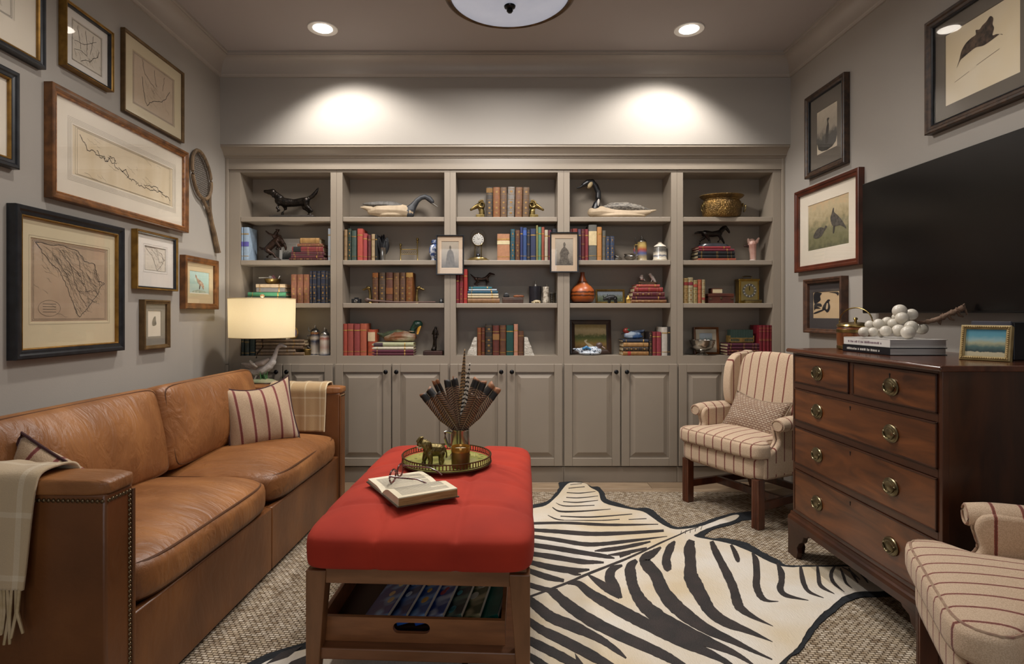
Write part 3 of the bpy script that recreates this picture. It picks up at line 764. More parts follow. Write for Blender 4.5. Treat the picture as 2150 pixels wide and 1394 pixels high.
# local -y faces the viewer side
pillow('tan pillow with red stripes in the far corner of the sofa', (-1.175, 2.86, .585), (math.radians(-16), math.radians(-6), math.radians(36)), .335, .33, .16, .10)
pillow('tan pillow with red stripes tucked behind the near sofa arm', (-1.31, 1.69, .505), (math.radians(12), math.radians(32), math.radians(6)), .35, .34, .15, .0)

# ------------------------------------------------------------------ red ottoman
m_velvet = mat('red_velvet', '#a62a10', '#90200a', rough=.9, scale=5, lo=.3, hi=.7, sheen=.0, bump=.05, bscale=30)
m_owood = mat('ottoman_wood', '#855a39', '#684426', rough=.45, scale=5, stretch=(5, 5, 1), lo=.3, hi=.7)
m_owood_h = mat('ottoman_wood_rail', '#855a39', '#684426', rough=.45, scale=5, stretch=(1, 5, 5), lo=.3, hi=.7)
ot = thing('tufted_ottoman', 'red velvet tufted ottoman on a walnut frame with lower shelf', 'ottoman', (-.199, 2.185, RZ), -.049)
HW, HL = .325, .545
def tuft(x, y, z):
    if z > .02:
        for a in (-.115, .115): 
            z -= .007*math.exp(-((x-a)/.014)**2)
        for a in (-.36, -.12, .12, .36):
            z -= .007*math.exp(-((y-a)/.016)**2)
    for a in (-.115, .115):
        if abs(y) > .5: y -= math.copysign(.006*math.exp(-((x-a)/.010)**2)*(abs(y)-.5)/.075, y)
    x += mnoise.noise((x*6, y*6, z*9))*.003
    return (x, y, z)
cus = obj('cushion', pnorm_cushion(.676, 1.15, .128, p=3.6, q=12, pb=16, top=.018, bulge=.004, n=90, nz=10, c=(0, 0, .402), warp=tuft), m_velvet, ot, smooth=180, weld=True)
def gline(pts): return MB().tube(pts, .0015, 5)
for sx in (-1, 1):
    for sy in (-1, 1):
        x, y = sx*HW, sy*HL
        q = []
        for z, w in ((.0072, .036), (.33, .060)):
            q.append([(x, y, z), (x-sx*w, y, z), (x-sx*w, y-sy*w, z), (x, y-sy*w, z)])
        obj('leg', MB().loft(q), m_owood, ot, smooth=0, bevel=.003)
for sy in (-1, 1): obj('rail', MB().box(-HW+.058, HW-.058, min(sy*(HL-.004), sy*(HL-.032)), max(sy*(HL-.004), sy*(HL-.032)), .293, .336), m_owood_h, ot, smooth=0, bevel=.002)
for sx in (-1, 1): obj('rail', MB().box(min(sx*(HW-.004), sx*(HW-.032)), max(sx*(HW-.004), sx*(HW-.032)), -HL+.058, HL-.058, .293, .336), mat('ottoman_wood_side', '#855a39', '#684426', rough=.45, scale=5, stretch=(5, 1, 5), lo=.3, hi=.7), ot, smooth=0, bevel=.002)
obj('deck', MB().box(-HW+.01, HW-.01, -HL+.01, HL-.01, .334, .348), m_owood_h, ot, smooth=0)
obj('shelf', MB().box(-HW+.03, HW-.03, -HL+.012, HL-.012, .066, .100), mat('ottoman_shelf', '#7a4f31', '#674126', rough=.4, scale=5, stretch=(1, 6, 6)), ot, smooth=0, bevel=.004)

# serving tray on the ottoman's shelf
m_tray = mat('tray_wood', '#8a5833', '#714525', rough=.4, scale=6, stretch=(1, 6, 6))
tr = thing('wooden_tray', 'walnut handled tray on the shelf under the ottoman', 'tray', (-.224, 2.185, RZ+.1005), -.049)
TW, TY0, TY1, TH = .277, -.495, .12, .072
obj('tray_floor', MB().box(-TW+.01, TW-.01, TY0+.01, TY1-.01, 0, .008), mat('tray_floor', '#3f2616', rough=.5), tr, smooth=0)
def handle_board(y0, y1):
    n = 48; mb = MB(); out = []; inn = []
    for k in range(n):
        a = 2*PI*k/n + PI/n; ca, sa = math.cos(a), math.sin(a)
        s = 1/max(abs(ca)/TW, abs(sa)/(TH/2)); out.append((ca*s, TH/2+sa*s))
        hx = .038 if ca > 0 else -.038
        t = abs(sa)**.8*math.copysign(1, sa)
        inn.append((hx+.017*ca if abs(ca) > .25 else .055*ca*3.4 if abs(.055*ca*3.4) < .055 else hx, TH*.60+.016*(sa if abs(ca) > .25 else math.copysign(1, sa))))
    cor = [(-TW, 0), (TW, 0), (TW, TH), (-TW, TH)]
    for c in cor:
        j = min(range(n), key=lambda k: (out[k][0]-c[0])**2+(out[k][1]-c[1])**2*30); out[j] = c
    v = [(x, y0, z) for x, z in out]+[(x, y0, z) for x, z in inn]+[(x, y1, z) for x, z in out]+[(x, y1, z) for x, z in inn]
    f = []
    for k in range(n):
        j = (k+1) % n
        f += [(k, j, n+j, n+k), (2*n+k, 2*n+j, 3*n+j, 3*n+k), (k, j, 2*n+j, 2*n+k), (n+k, n+j, 3*n+j, 3*n+k)]
    return mb.add(v, f)
obj('handle_end', handle_board(TY0, TY0+.014), m_tray, tr, smooth=0)
obj('handle_end', handle_board(TY1-.014, TY1), m_tray, tr, smooth=0)
for s in (-1, 1): obj('tray_side', MB().box(min(s*TW, s*(TW-.012)), max(s*TW, s*(TW-.012)), TY0+.014, TY1-.014, 0, TH), m_tray, tr, smooth=0)
# picture books fanned in the tray
cols = [('#1c3f8a', '#7fb0e0'), ('#17306e', '#5c86c8'), ('#2a5aa8', '#86b4ea'), ('#244a9a', '#c8d4ea'), ('#1d2a33', '#6a8a7a'), ('#3a4a2a', '#b8b08a'), ('#0f5a50', '#13685c')]
gl = ['dark blue picture book, leftmost in the tray under the ottoman', 'navy picture book, second from left in the tray', 'bright blue picture book, third from left in the tray', 'blue and white picture book, fourth from left in the tray', 'black patterned picture book, fifth from left in the tray', 'olive patterned picture book, sixth from left in the tray', 'plain teal green book, rightmost in the tray']
for k, (a, b) in enumerate(cols):
    mm = mat('picture_cover_%d' % k, a, b, rough=.3, scale=16, lo=.52, hi=.66, detail=1)
    t = thing('picture_book', gl[k], 'book', (-.224-.125+.056*k, 1.90, RZ+.110+.018), rot=(0, math.radians(-20), math.radians(-2.8-6)), group='picture books in the ottoman tray')
    obj('cover', MB().box(-.045, .05, -.15, .16, 0.0, .0125), mm, t, smooth=0, bevel=.001)
    obj('pages', MB().box(-.043, .0505, -.148, .158, .002, .0105), mat('page_white', '#d9d2c2', rough=.8), t, smooth=0)
    mb = MB(); rnd = random.Random(k)
    for q in range(4):
        x, y, r = rnd.uniform(.005, .03), rnd.uniform(-.12, .12), rnd.uniform(.008, .016)
        mb.lathe([(r, 0), (r*.98, .0006), (0, .0006)], 12, c=(x, y, .0124), sy=1.5)
    if k < 6: obj('cover_art', mb, mat('cover_art_%d' % k, ['#d7c28a', '#c8d8ea', '#e0b04a', '#b8333a', '#3a9aa8', '#c8c8b8'][k], rough=.3), t, smooth=0)['kind'] = 'stuff'
t = thing('flat_game_box', 'thin white-edged game box behind the tray under the ottoman', 'box', (-.07, 2.47, RZ+.1005), -.049)
obj('box_base', MB().box(-.15, .15, -.1, .1, 0, .05), mat('box_white', '#cfcac2', rough=.5), t, smooth=0, bevel=.002)
obj('box_lid', MB().box(-.152, .152, -.102, .102, .03, .062), mat('box_blue', '#22346a', '#c03a30', rough=.4, scale=14, lo=.55, hi=.6), t, smooth=0, bevel=.002)
# ------------------------------------------------------------------ mahogany chest of drawers
def wood(name, a, b, stretch, rough=.32, scale=3.0, dist=1.5, c=None, coat=.3):
    m = mat(name, a, b, rough=rough, scale=scale, stretch=stretch, lo=.28, hi=.75, detail=7, dist=dist, coat=coat)
    return m
m_mah_f = wood('mahogany_front', '#34190c', '#7a4521', (3, .8, 4.5))
m_mah_s = wood('mahogany_side', '#24120a', '#4a2712', (4, 4, .7))
m_mah_t = wood('mahogany_top', '#3a1d10', '#5f3420', (6, .8, 4), rough=.22)
m_mah_d = mat('mahogany_edge', '#2c150b', '#43220f', rough=.35, scale=8)
m_brass = mat('old_brass', '#8a8064', '#6a6048', rough=.3, metal=.95, scale=30)
m_brass2 = mat('polished_brass', '#a08a58', '#826e42', rough=.25, metal=.95, scale=18)
DX, DYC = 1.335, 2.135
ch = thing('chest_of_drawers', 'dark mahogany chest of drawers with round brass pulls', 'chest of drawers', (DX, DYC, RZ))
hw = .428
obj('case', MB().box(.006, .50, -hw, hw, .185, .902), m_mah_s, ch, smooth=0)
tp = [(-.018, .902), (-.022, .908), (-.022, .914), (-.016, .92), (.508, .92), (.508, .902)]
q = []
for e in (-hw-.02, hw+.02): q.append([(x, e, z) for x, z in tp])
obj('top', MB().loft(q), m_mah_t, ch, smooth=30, bevel=.003)
# face frame around the drawers
rows = [(.772, .892), (.604, .746), (.414, .577), (.203, .389)]
mb = MB().box(0, .02, -hw-.0008, -hw+.016, .185, .902).box(0, .02, hw-.016, hw+.0008, .185, .902)
zz = [.902, .892, .772, .746, .604, .577, .414, .389, .203, .185]
for k in range(0, 10, 2): mb.box(0, .02, -hw+.016, hw-.016, zz[k+1], zz[k])
mb.box(0, .02, -.004, .020, .772, .892)
obj('drawer_frame', mb, mat('mahogany_rail', '#4c2814', '#37190c', rough=.33, scale=6, stretch=(1, .5, 1), coat=.3), ch, smooth=0, bevel=.0015)
def pull(par, y, z):
    bp = obj('pull', MB().lathe([(.0, .010), (.012, .0095), (.0165, .007), (.019, .008), (.0225, .007), (.026, .0045), (.0285, .0045), (.0305, .002), (.0305, 0)][::-1], 28, M=T(-.0045, y, z) @ rotm('Y', -90), sy=1.22), m_brass, par)
    pts = [(-.014-.002*math.sin(a), y+.026*math.cos(a), z+.004-.024*abs(math.sin(a))) for a in [PI*k/12 for k in range(13)]]
    obj('bail', MB().tube(pts, .0026, 8).ell((-.011, y-.026, z+.004), .0045, 8, 6).ell((-.011, y+.026, z+.004), .0045, 8, 6), m_brass, bp)
def drawer(y0, y1, z0, z1, pulls, key=None):
    d = obj('drawer', MB().box(-.003, .03, y0+.002, y1-.002, z0+.002, z1-.002), m_mah_f, ch, smooth=0, bevel=.002)
    mb = MB()
    for a, b, c, e in ((y0+.001, y1-.001, z1-.006, z1-.001), (y0+.001, y1-.001, z0+.001, z0+.006), (y0+.001, y0+.006, z0, z1), (y1-.006, y1-.001, z0, z1)):
        mb.box(-.0055, .0, a, b, c, e)
    obj('cockbead', mb, m_mah_d, d, smooth=0, bevel=.001)
    for y in pulls: pull(d, y, (z0+z1)/2-.004)
    if key is not None:
        obj('keyhole', MB().lathe([(.0035, 0), (.0035, .0012), (0, .0012)], 10, M=T(-.003, key, z1-.022) @ rotm('Y', -90)).box(-.0042, -.003, key-.0015, key+.0015, z1-.034, z1-.022), m_blk, d)
yf, yn = 2.363-DYC, 1.923-DYC
drawer(.020, hw-.016, *rows[0], [yf])
drawer(-hw+.016, -.004, *rows[0], [yn], key=-.205)
for r in rows[1:]: drawer(-hw+.016, hw-.016, *r, [yf, yn], key=.01)
# base moulding and bracket feet
bp = [(-.004, .19), (-.006, .178), (-.014, .172), (-.018, .160), (-.018, .135), (.03, .135), (.03, .19)]
obj('base_moulding', MB().loft([[(x, e, z) for x, z in bp] for e in (-hw-.014, hw+.014)]).box(.0, .50, -hw-.014, -hw, .135, .186).box(.0, .50, hw, hw+.014, .135, .186), m_mah_d, ch, smooth=0, bevel=.002)
for s in (-1, 1):
    e = s*(hw+.014)
    foot = [(0, 0), (.075, 0), (.082, .03), (.076, .05), (.095, .075), (.12, .09), (.13, .115), (.16, .125), (.17, .138), (0, .138)]
    poly = [(e-s*a, b) for a, b in foot]
    obj('bracket_foot', MB().prism(poly, -.016, .006, 'x'), m_mah_d, ch, smooth=0, bevel=.002)
    poly = [(a*.8-.012, b) for a, b in foot]
    obj('bracket_foot', MB().prism(poly, min(e, e-s*.02), max(e, e-s*.02), 'y'), m_mah_d, ch, smooth=0, bevel=.002)
    obj('back_foot', MB().box(.44, .50, min(e, e-s*.05), max(e, e-s*.05), 0, .14), m_mah_d, ch, smooth=0)

# ------------------------------------------------------------------ wing chairs
m_cx = stripe_mat('chair_stripe_width', 'X', .0585, wd=.12, phase=.0328)
m_cy = stripe_mat('chair_stripe_depth', 'Y', .062, wd=.12, phase=.029)
m_cleg = mat('chair_leg_mahogany', '#5a2b14', '#3c1b0c', rough=.35, scale=6, stretch=(4, 4, .6), coat=.3)
m_cpipe = mat('chair_welt', '#a58e76', '#8d6a5c', rough=.9, scale=60)
def wing_chair(label, loc, rz):
    t = thing('wing_chair', label, 'armchair', loc, rz, group='striped wing chairs')
    for s in (-1, 1):
        mb = MB().box(s*.235-.0225, s*.235+.0225, 0, .045, 0, .25)
        lg = obj('leg', mb, m_cleg, t, smooth=0, bevel=.003)
        mb = MB()
        for k in (-.009, .0, .009): mb.box(s*.235+k-.002, s*.235+k+.002, -.0015, 0.001, .01, .24)
        obj('reeding', mb, m_cleg, lg, smooth=0)
        q = [[(s*.2+a*.02, .47+b*.02+k*.07, z) for a, b in ((-1, -1), (1, -1), (1, 1), (-1, 1))] for k, z in ((1, 0), (.25, .12), (0, .25))]
        obj('leg', MB().loft(q), m_cleg, t, smooth=0, bevel=.003)
        obj('stretcher', MB().box(-.011, .011, 0, 1, -.019, .019, M=Matrix([[1, -s*.034, 0, s*.232], [0, .465, 0, .04], [0, 0, 1, .105], [0, 0, 0, 1]])), m_cleg, t, smooth=0)
    obj('stretcher', MB().box(-.215, .215, .215, .240, .088, .126), m_cleg, t, smooth=0)
    obj('stretcher', MB().box(-.19, .19, .485, .507, .09, .125), m_cleg, t, smooth=0)
    ap = obj('seat_rail', pnorm_cushion(.545, .55, .115, p=9, n=14, c=(0, .262, .2975)), m_cx, t, smooth=180, weld=True)
    obj('welt', piping(.545, .55, .115, -.93, p=9, r=.0035, c=(0, .262, .2975), n=72), m_cpipe, ap)
    def tw(x, y, z):
        k = smoothstep(-.17, -.09, y)
        return (x*(1-k*.235), y, z - .006*math.cos(x*6)*0)
    sc = obj('seat_cushion', pnorm_cushion(.565, .50, .085, p=8, top=.022, n=30, c=(0, .215, .388), warp=tw, bulge=.006), m_cx, t, smooth=180, weld=True)
    for c0 in (.85, -.85): obj('welt', piping(.565, .50, .085, c0, p=8, r=.0033, c=(0, .215, .388), warp=tw, n=110), m_cpipe, sc)
    # back
    Mb = T(0, .415, .59) @ rotm('X', -11)
    bk = obj('backrest', pnorm_cushion(.43, .085, .50, p=6, top=.006, n=16, nz=16, warp=lambda x, y, z: (x, y-.02*(1-(x/.215)**2)*(1 if y < 0 else 0), z+.012*math.cos(x*7) if z > 0 else z), M=Mb), m_cx, t, smooth=180, weld=True)
    for s in (-1, 1):
        prof = [(.50, .25), (.50, .53), (.40, .535), (.22, .532), (.16, .530), (.135, .515), (.128, .49), (.135, .46), (.14, .435), (.125, .41), (.09, .385), (.055, .365), (.03, .34), (.025, .25)]
        x0, x1 = s*.222, s*.272
        pm = catmull([(a, b, 0) for a, b in prof], 4, closed=False)
        ar = obj('arm', MB().prism([(p.x, p.y) for p in pm], min(x0, x1), max(x0, x1), 'x'), m_cy, t, smooth=50, bevel=.012, bseg=3)
        # rolled top, flaring outwards
        pts = [(s*(.262+.012*(1-k/8)), .118+.33*k/8, .512+.006*math.sin(k/8*PI)) for k in range(9)]
        obj('arm_roll', MB().tube(pts, [.036, .042, .043, .043, .042, .042, .041, .04, .038], 18, flat=.85), m_cy, ar, smooth=70)
        pts = [(s*(.262+.010+.03*math.cos(a)), .116, .512+.026*math.sin(a)) for a in [2*PI*k/16 for k in range(16)]]
        obj('welt', MB().tube(pts, .003, 6, closed=True).tube([(s*.247-.0, p.x-.004, p.y) for p in pm[len(pm)*9//26:len(pm)*12//13]], .003, 6), m_cpipe, ar)
        # wing
        wp = [(.46, .50), (.40, .515), (.345, .545), (.325, .60), (.322, .68), (.335, .76), (.365, .81), (.41, .838), (.47, .845), (.53, .845), (.52, .70), (.50, .50)]
        pm = catmull([(a, b, 0) for a, b in wp], 4, closed=True)
        wg = obj('wing', MB().prism([(p.x, p.y) for p in pm], min(s*.205, s*.258), max(s*.205, s*.258), 'x'), m_cy, t, smooth=50, bevel=.018, bseg=4)
    obj('outer_back', MB().box(-.24, .24, .475, .525, .25, .55).box(-.225, .225, -.018, .018, -.02, .27, M=T(0, .505, .55) @ rotm('X', -8)), m_cx, t, smooth=0, bevel=.012, bseg=3)
    return t
wing_chair('red-striped linen wing chair between the bookcase and the chest', (1.19, 3.06, RZ), math.atan2(-.896, .443))
wing_chair('red-striped linen wing chair in front of the chest, nearest the viewer', (1.095, 1.409, RZ), math.atan2(-.9, -.435))
# woven pillow in the far chair
def weave_mat():
    m = bpy.data.materials.new('woven_check'); m.use_nodes = True; nt = m.node_tree; N = nt.nodes; L = nt.links
    b = N['Principled BSDF']; b.inputs['Roughness'].default_value = .95
    tc = N.new('ShaderNodeTexCoord'); mp = N.new('ShaderNodeMapping'); mp.inputs['Rotation'].default_value = (PI/2, 0, 0); mp.inputs['Scale'].default_value = (1, 1, 1); L.new(tc.outputs['Object'], mp.inputs[0])
    ck = N.new('ShaderNodeTexBrick'); ck.inputs['Scale'].default_value = 1; ck.inputs['Brick Width'].default_value = .02; ck.inputs['Row Height'].default_value = .011; ck.inputs['Mortar Size'].default_value = .0025
    ck.inputs['Color1'].default_value = hexc('#b7a893'); ck.inputs['Color2'].default_value = hexc('#a08a72'); ck.inputs['Mortar'].default_value = hexc('#7c6152'); L.new(mp.outputs[0], ck.inputs[0])
    L.new(ck.outputs[0], b.inputs['Base Color'])
    bp = N.new('ShaderNodeBump'); bp.inputs['Strength'].default_value = .5; bp.inputs['Distance'].default_value = .003; bp.invert = True; L.new(ck.outputs[1], bp.inputs['Height']); L.new(bp.outputs[0], b.inputs['Normal'])
    return m
cr = math.atan2(-.896, .443)
py = Vector((.896, .443)); pxx = Vector((.443, -.896)); o0 = Vector((1.19, 3.06))
c = o0 + py*.27 + pxx*.02
pillow('small woven lumbar pillow propped in the far wing chair', (c.x, c.y, .525), (math.radians(-30), math.radians(4), cr), .36, .23, .12, .10, m=weave_mat(), pipe='#8d7a66', name='woven_pillow')
# ------------------------------------------------------------------ television
tv = thing('television', 'large black flat television on the right wall', 'television', (1.80, 2.235, 1.40))
obj('casing', MB().box(-.008, .035, -.555, .555, -.315, .315), mat('tv_casing', '#070708', rough=.35), tv, smooth=0, bevel=.003)
obj('screen', MB().box(-.0095, -.006, -.551, .551, -.306, .311), mat('tv_screen', '#040405', rough=.24, spec=.55), tv, smooth=0)
obj('wall_bracket', MB().box(.035, .06, -.15, .15, -.12, .12), m_blk, tv, smooth=0)
# ------------------------------------------------------------------ framed pictures
from mathutils.geometry import tessellate_polygon
def rect_loft(w, h, prof, close=True):
    """prof: (inset from the outer edge, y depth); rectangular rings mitred at the corners"""
    R = [[(-w/2+i, y, -h/2+i), (w/2-i, y, -h/2+i), (w/2-i, y, h/2-i), (-w/2+i, y, h/2-i)] for i, y in prof]
    if close: R.append(R[0])
    return MB().loft(R, caps=False)
def ribbons(mb, pts, w, y):
    P = [Vector(p) for p in pts]; n = len(P); v = []
    for i, p in enumerate(P):
        d = P[min(n-1, i+1)]-P[max(0, i-1)]
        l = d.length or 1
        nx, nz = -d.y/l*w/2, d.x/l*w/2
        v += [(p.x+nx, y, p.y+nz), (p.x-nx, y, p.y-nz)]
    return mb.add(v, [(2*i, 2*i+1, 2*i+3, 2*i+2) for i in range(n-1)])
def flat(mb, poly, y):
    tri = tessellate_polygon([[Vector((x, z, 0)) for x, z in poly]])
    return mb.add([(x, y, z) for x, z in poly], [tuple(t) for t in tri])
def wiggle(rnd, p, q, n, amp):
    out = []
    for k in range(n+1):
        t = k/n
        out.append((p[0]+(q[0]-p[0])*t+rnd.uniform(-amp, amp)*(0 < k < n), p[1]+(q[1]-p[1])*t+rnd.uniform(-amp, amp)*(0 < k < n)))
    return out
def inpoly(p, poly):
    c = False
    for i in range(len(poly)):
        a, b = poly[i-1], poly[i]
        if (a[1] > p[1]) != (b[1] > p[1]) and p[0] < (b[0]-a[0])*(p[1]-a[1])/(b[1]-a[1])+a[0]: c = not c
    return c
m_ink = mat('print_ink', '#3f3a33', rough=.8)
m_ink2 = mat('print_ink_faint', '#7d7262', rough=.8)
m_sepia = mat('print_sepia', '#3b2f26', '#6a5846', rough=.8, scale=40)
m_glz = glass_mat()

def framed(label, wall, a0, a1, z0, z1, t, fw, fmat, lip=None, matb=None, window=None, paper=None, art=None, rules=0, name='framed_print', lipw=.006, prof=None, group='pictures hung on the walls', cat='picture', m_win=None):
    """wall 'L','R','B': outer size from a0..a1 along the wall, z0..z1; window = (l,r,b,t) margins of the mat"""
    w, h = abs(a1-a0), z1-z0; ac = (a0+a1)/2; zc = (z0+z1)/2
    loc, rz = {'L': ((XL+.001, ac, zc), PI/2), 'R': ((XR-.001, ac, zc), -PI/2), 'B': ((ac, YF-.001, zc), 0)}[wall]
    o = thing(name, label, cat, loc, rz, group=group)
    pr = prof or [(0, 0), (0, -t*.92), (fw*.12, -t), (fw*.42, -t*.99), (fw*.6, -t*.84), (fw*.9, -t*.80), (fw, -t*.74), (fw, -t*.3), (fw, 0)]
    obj('frame', rect_loft(w, h, pr), fmat, o, smooth=0)
    if lip:
        obj('inner_lip', rect_loft(w, h, [(fw-.0005, -t*.76), (fw+lipw*.3, -t*.80), (fw+lipw, -t*.70), (fw+lipw, -t*.3), (fw-.0005, -t*.3)]), lip, o, smooth=0)
    obj('backing', MB().box(-w/2+.002, w/2-.002, -t*.08, -.0005, -h/2+.002, h/2-.002), mat('backing_board', '#3a3028', rough=.9), o, smooth=0)
    yi = -t*.34
    iw, ih = w-2*fw, h-2*fw
    W = None
    if window:
        l, r, b, tp = window
        x0, x1, b0, b1 = -w/2+fw+l, w/2-fw-r, -h/2+fw+b, h/2-fw-tp
        mb = MB()
        O = [(-iw/2-.001, -ih/2-.001), (iw/2+.001, -ih/2-.001), (iw/2+.001, ih/2+.001), (-iw/2-.001, ih/2+.001)]
        I = [(x0, b0), (x1, b0), (x1, b1), (x0, b1)]; I2 = [(x0+.0016, b0+.0016), (x1-.0016, b0+.0016), (x1-.0016, b1-.0016), (x0+.0016, b1-.0016)]
        mb.loft([[(x, yi+.0016, z) for x, z in O], [(x, yi-.0012, z) for x, z in O], [(x, yi-.0012, z) for x, z in I], [(x, yi+.0016, z) for x, z in I2]], caps=False)
        obj('mat_board', mb, matb, o, smooth=0)
        if rules:
            mb = MB()
            for k in range(rules):
                e = .008+.006*k
                c = [(x0-e, b0-e), (x1+e, b0-e), (x1+e, b1+e), (x0-e, b1+e), (x0-e, b0-e)]
                for i in range(4): ribbons(mb, [c[i], c[i+1]], .0008, yi-.0016)
            q = obj('ruled_border', mb, m_ink2, o, smooth=0, fix=False); q['kind'] = 'stuff'
        W = (x0, x1, b0, b1)
    else:
        W = (-iw/2, iw/2, -ih/2, ih/2)
    p = obj('print', MB().box(W[0]-.001, W[1]+.001, yi+.0018, yi+.003, W[2]-.001, W[3]+.001), paper, o, smooth=0)
    if art: art(p, W, yi+.0012)
    obj('glass', MB().box(-iw/2-.001, iw/2+.001, -t*.62, -t*.62+.002, -ih/2-.001, ih/2+.001), m_glz, o, smooth=0)
    return o

def art_map(outline, rivers=(), seed=0, dens=60, border=True, cart=None, coast=.0022, thin=.0009):
    def f(par, W, y):
        rnd = random.Random(seed); w, h = W[1]-W[0], W[3]-W[2]
        P = lambda p: (W[0]+p[0]*w, W[2]+p[1]*h)
        mb = MB(); mf = MB()
        if border:
            for e in (.025, .04):
                c = [P((e, e)), P((1-e, e)), P((1-e, 1-e)), P((e, 1-e)), P((e, e))]
                for i in range(4): ribbons(mb, [c[i], c[i+1]], thin, y)
        if outline:
            ol = [P(p) for p in outline]
            for i in range(len(ol)-1):
                ribbons(mb, wiggle(rnd, ol[i], ol[i+1], 5, .008*w), coast, y)
        for rv in rivers:
            q = [P(p) for p in rv]
            for i in range(len(q)-1): ribbons(mb, wiggle(rnd, q[i], q[i+1], 5, .012*w), coast*.75, y)
        k = 0
        while k < dens:
            p = (rnd.random(), rnd.random())
            if outline and not inpoly(p, outline): 
                if rnd.random() < .93: continue
            a = rnd.uniform(-.6, .6)-.9; L = rnd.uniform(.05, .16)
            q = (p[0]+L*math.cos(a), p[1]+L*math.sin(a)); k += 1
            if not (.04 < q[0] < .96 and .04 < q[1] < .96): continue
            ribbons(mf, wiggle(rnd, P(p), P(q), 6, .008*w), thin, y+.0001)
        if cart:
            cx, cz, r = cart
            ribbons(mb, [P((cx+r*math.cos(t), cz+r*.75*math.sin(t))) for t in [PI*k/16 for k in range(33)]], thin, y)
            for e in (-.35, -.1, .15, .4): ribbons(mb, [P((cx-r*.6, cz+e*r)), P((cx+r*.6, cz+e*r))], thin*1.6, y)
        a = obj('engraving', mb, m_ink, par, smooth=0, fix=False); a['kind'] = 'stuff'
        a = obj('fine_engraving', mf, m_ink2, par, smooth=0, fix=False); a['kind'] = 'stuff'
    return f
def art_shapes(*shapes):
    """(polygon in 0..1, material, name)"""
    def f(par, W, y):
        w, h = W[1]-W[0], W[3]-W[2]
        for k, s in enumerate(shapes):
            poly, m, nm = s[:3]
            P = [(W[0]+x*w, W[2]+z*h) for x, z in poly]
            if len(s) > 3: obj(nm, ribbons(MB(), P, s[3]*w, y-.0001*k), m, par, smooth=0, fix=False)
            else:
                P = [(p.x, p.y) for p in catmull([(a, b, 0) for a, b in P], 4, closed=True)]
                obj(nm, flat(MB(), P, y-.0001*k), m, par, smooth=0, fix=False)
    return f
def scene_mat(name, stops, scale=7.0, amt=.25, rough=.7, axis=2, lo=-.2, hi=.2, stretch=(1, 1, 1)):
    """painted or engraved picture: tone bands from bottom to top, broken up by noise"""
    if name in MATS: return MATS[name]
    m = bpy.data.materials.new(name); m.use_nodes = True; nt = m.node_tree; N = nt.nodes; L = nt.links
    b = N['Principled BSDF']; b.inputs['Roughness'].default_value = rough
    tc = N.new('ShaderNodeTexCoord'); sp = N.new('ShaderNodeSeparateXYZ'); L.new(tc.outputs['Object'], sp.inputs[0])
    mr = N.new('ShaderNodeMapRange'); mr.inputs[1].default_value = lo; mr.inputs[2].default_value = hi; L.new(sp.outputs[axis], mr.inputs[0])
    mp = N.new('ShaderNodeMapping'); mp.inputs['Scale'].default_value = stretch; L.new(tc.outputs['Object'], mp.inputs[0])
    nz = N.new('ShaderNodeTexNoise'); nz.inputs['Scale'].default_value = scale/(hi-lo); nz.inputs['Detail'].default_value = 6; L.new(mp.outputs[0], nz.inputs['Vector'])
    ma = N.new('ShaderNodeMath'); ma.operation = 'MULTIPLY_ADD'; ma.inputs[1].default_value = amt*2; L.new(nz.outputs['Fac'], ma.inputs[0])
    sb = N.new('ShaderNodeMath'); sb.operation = 'SUBTRACT'; sb.inputs[1].default_value = amt; L.new(mr.outputs[0], sb.inputs[0]); L.new(sb.outputs[0], ma.inputs[2])
    rp = N.new('ShaderNodeValToRGB'); e = rp.color_ramp.elements
    e[0].position = stops[0][0]; e[0].color = hexc(stops[0][1]); e[1].position = stops[-1][0]; e[1].color = hexc(stops[-1][1])
    for p, c in stops[1:-1]: q = e.new(p); q.color = hexc(c)
    L.new(ma.outputs[0], rp.inputs[0]); L.new(rp.outputs[0], b.inputs['Base Color'])
    MATS[name] = m
    return m

f_black = mat('frame_black', '#15171b', '#22252a', rough=.3, scale=30)
f_gold = mat('frame_gold', '#9a7434', '#7b5a24', rough=.4, metal=.6, scale=25)
f_gold2 = mat('frame_dull_gold', '#6f5636', '#574226', rough=.45, metal=.4, scale=25)
f_brown = mat('frame_walnut', '#5c3620', '#3d2416', rough=.4, scale=14, stretch=(1, 1, 4))
f_amber = mat('frame_amber_burl', '#7d5028', '#523216', rough=.38, scale=22)
f_burl = mat('frame_burl_inner', '#6b3f20', '#a06a38', rough=.4, scale=60)
f_dark = mat('frame_dark_carved', '#2b201a', '#4a3627', rough=.4, scale=40)
f_redw = mat('frame_red_mahogany', '#5b2a18', '#3a1a10', rough=.35, scale=10)
f_rust = mat('frame_rough_brown', '#3b2619', '#573825', rough=.6, scale=30)
b_cream = mat('mat_cream', '#cdbf9f', '#c8ba9a', rough=.85, scale=4)
b_ivory = mat('mat_ivory', '#ddd3c2', '#d9cfbd', rough=.85, scale=4)
b_white = mat('mat_white', '#dcd6cd', '#d6d0c7', rough=.85, scale=4)
b_grey = mat('mat_grey', '#857f74', '#807a6f', rough=.85, scale=4)
b_taupe = mat('mat_taupe', '#6d665c', '#696258', rough=.85, scale=4)
b_char = mat('mat_charcoal', '#453f3e', '#403b3a', rough=.85, scale=4)
pp_tan = mat('paper_tan', '#b59e83', '#a68f76', rough=.85, scale=6)
pp_old = mat('paper_aged', '#dccdb2', '#d2c0a0', rough=.85, scale=5, stretch=(2, 1, .5))
pp_wht = mat('paper_white', '#d8cfc0', '#cdc4b4', rough=.85, scale=5)
pp_pink = mat('paper_pinkish', '#c2ae97', '#b8a58c', rough=.85, scale=5)

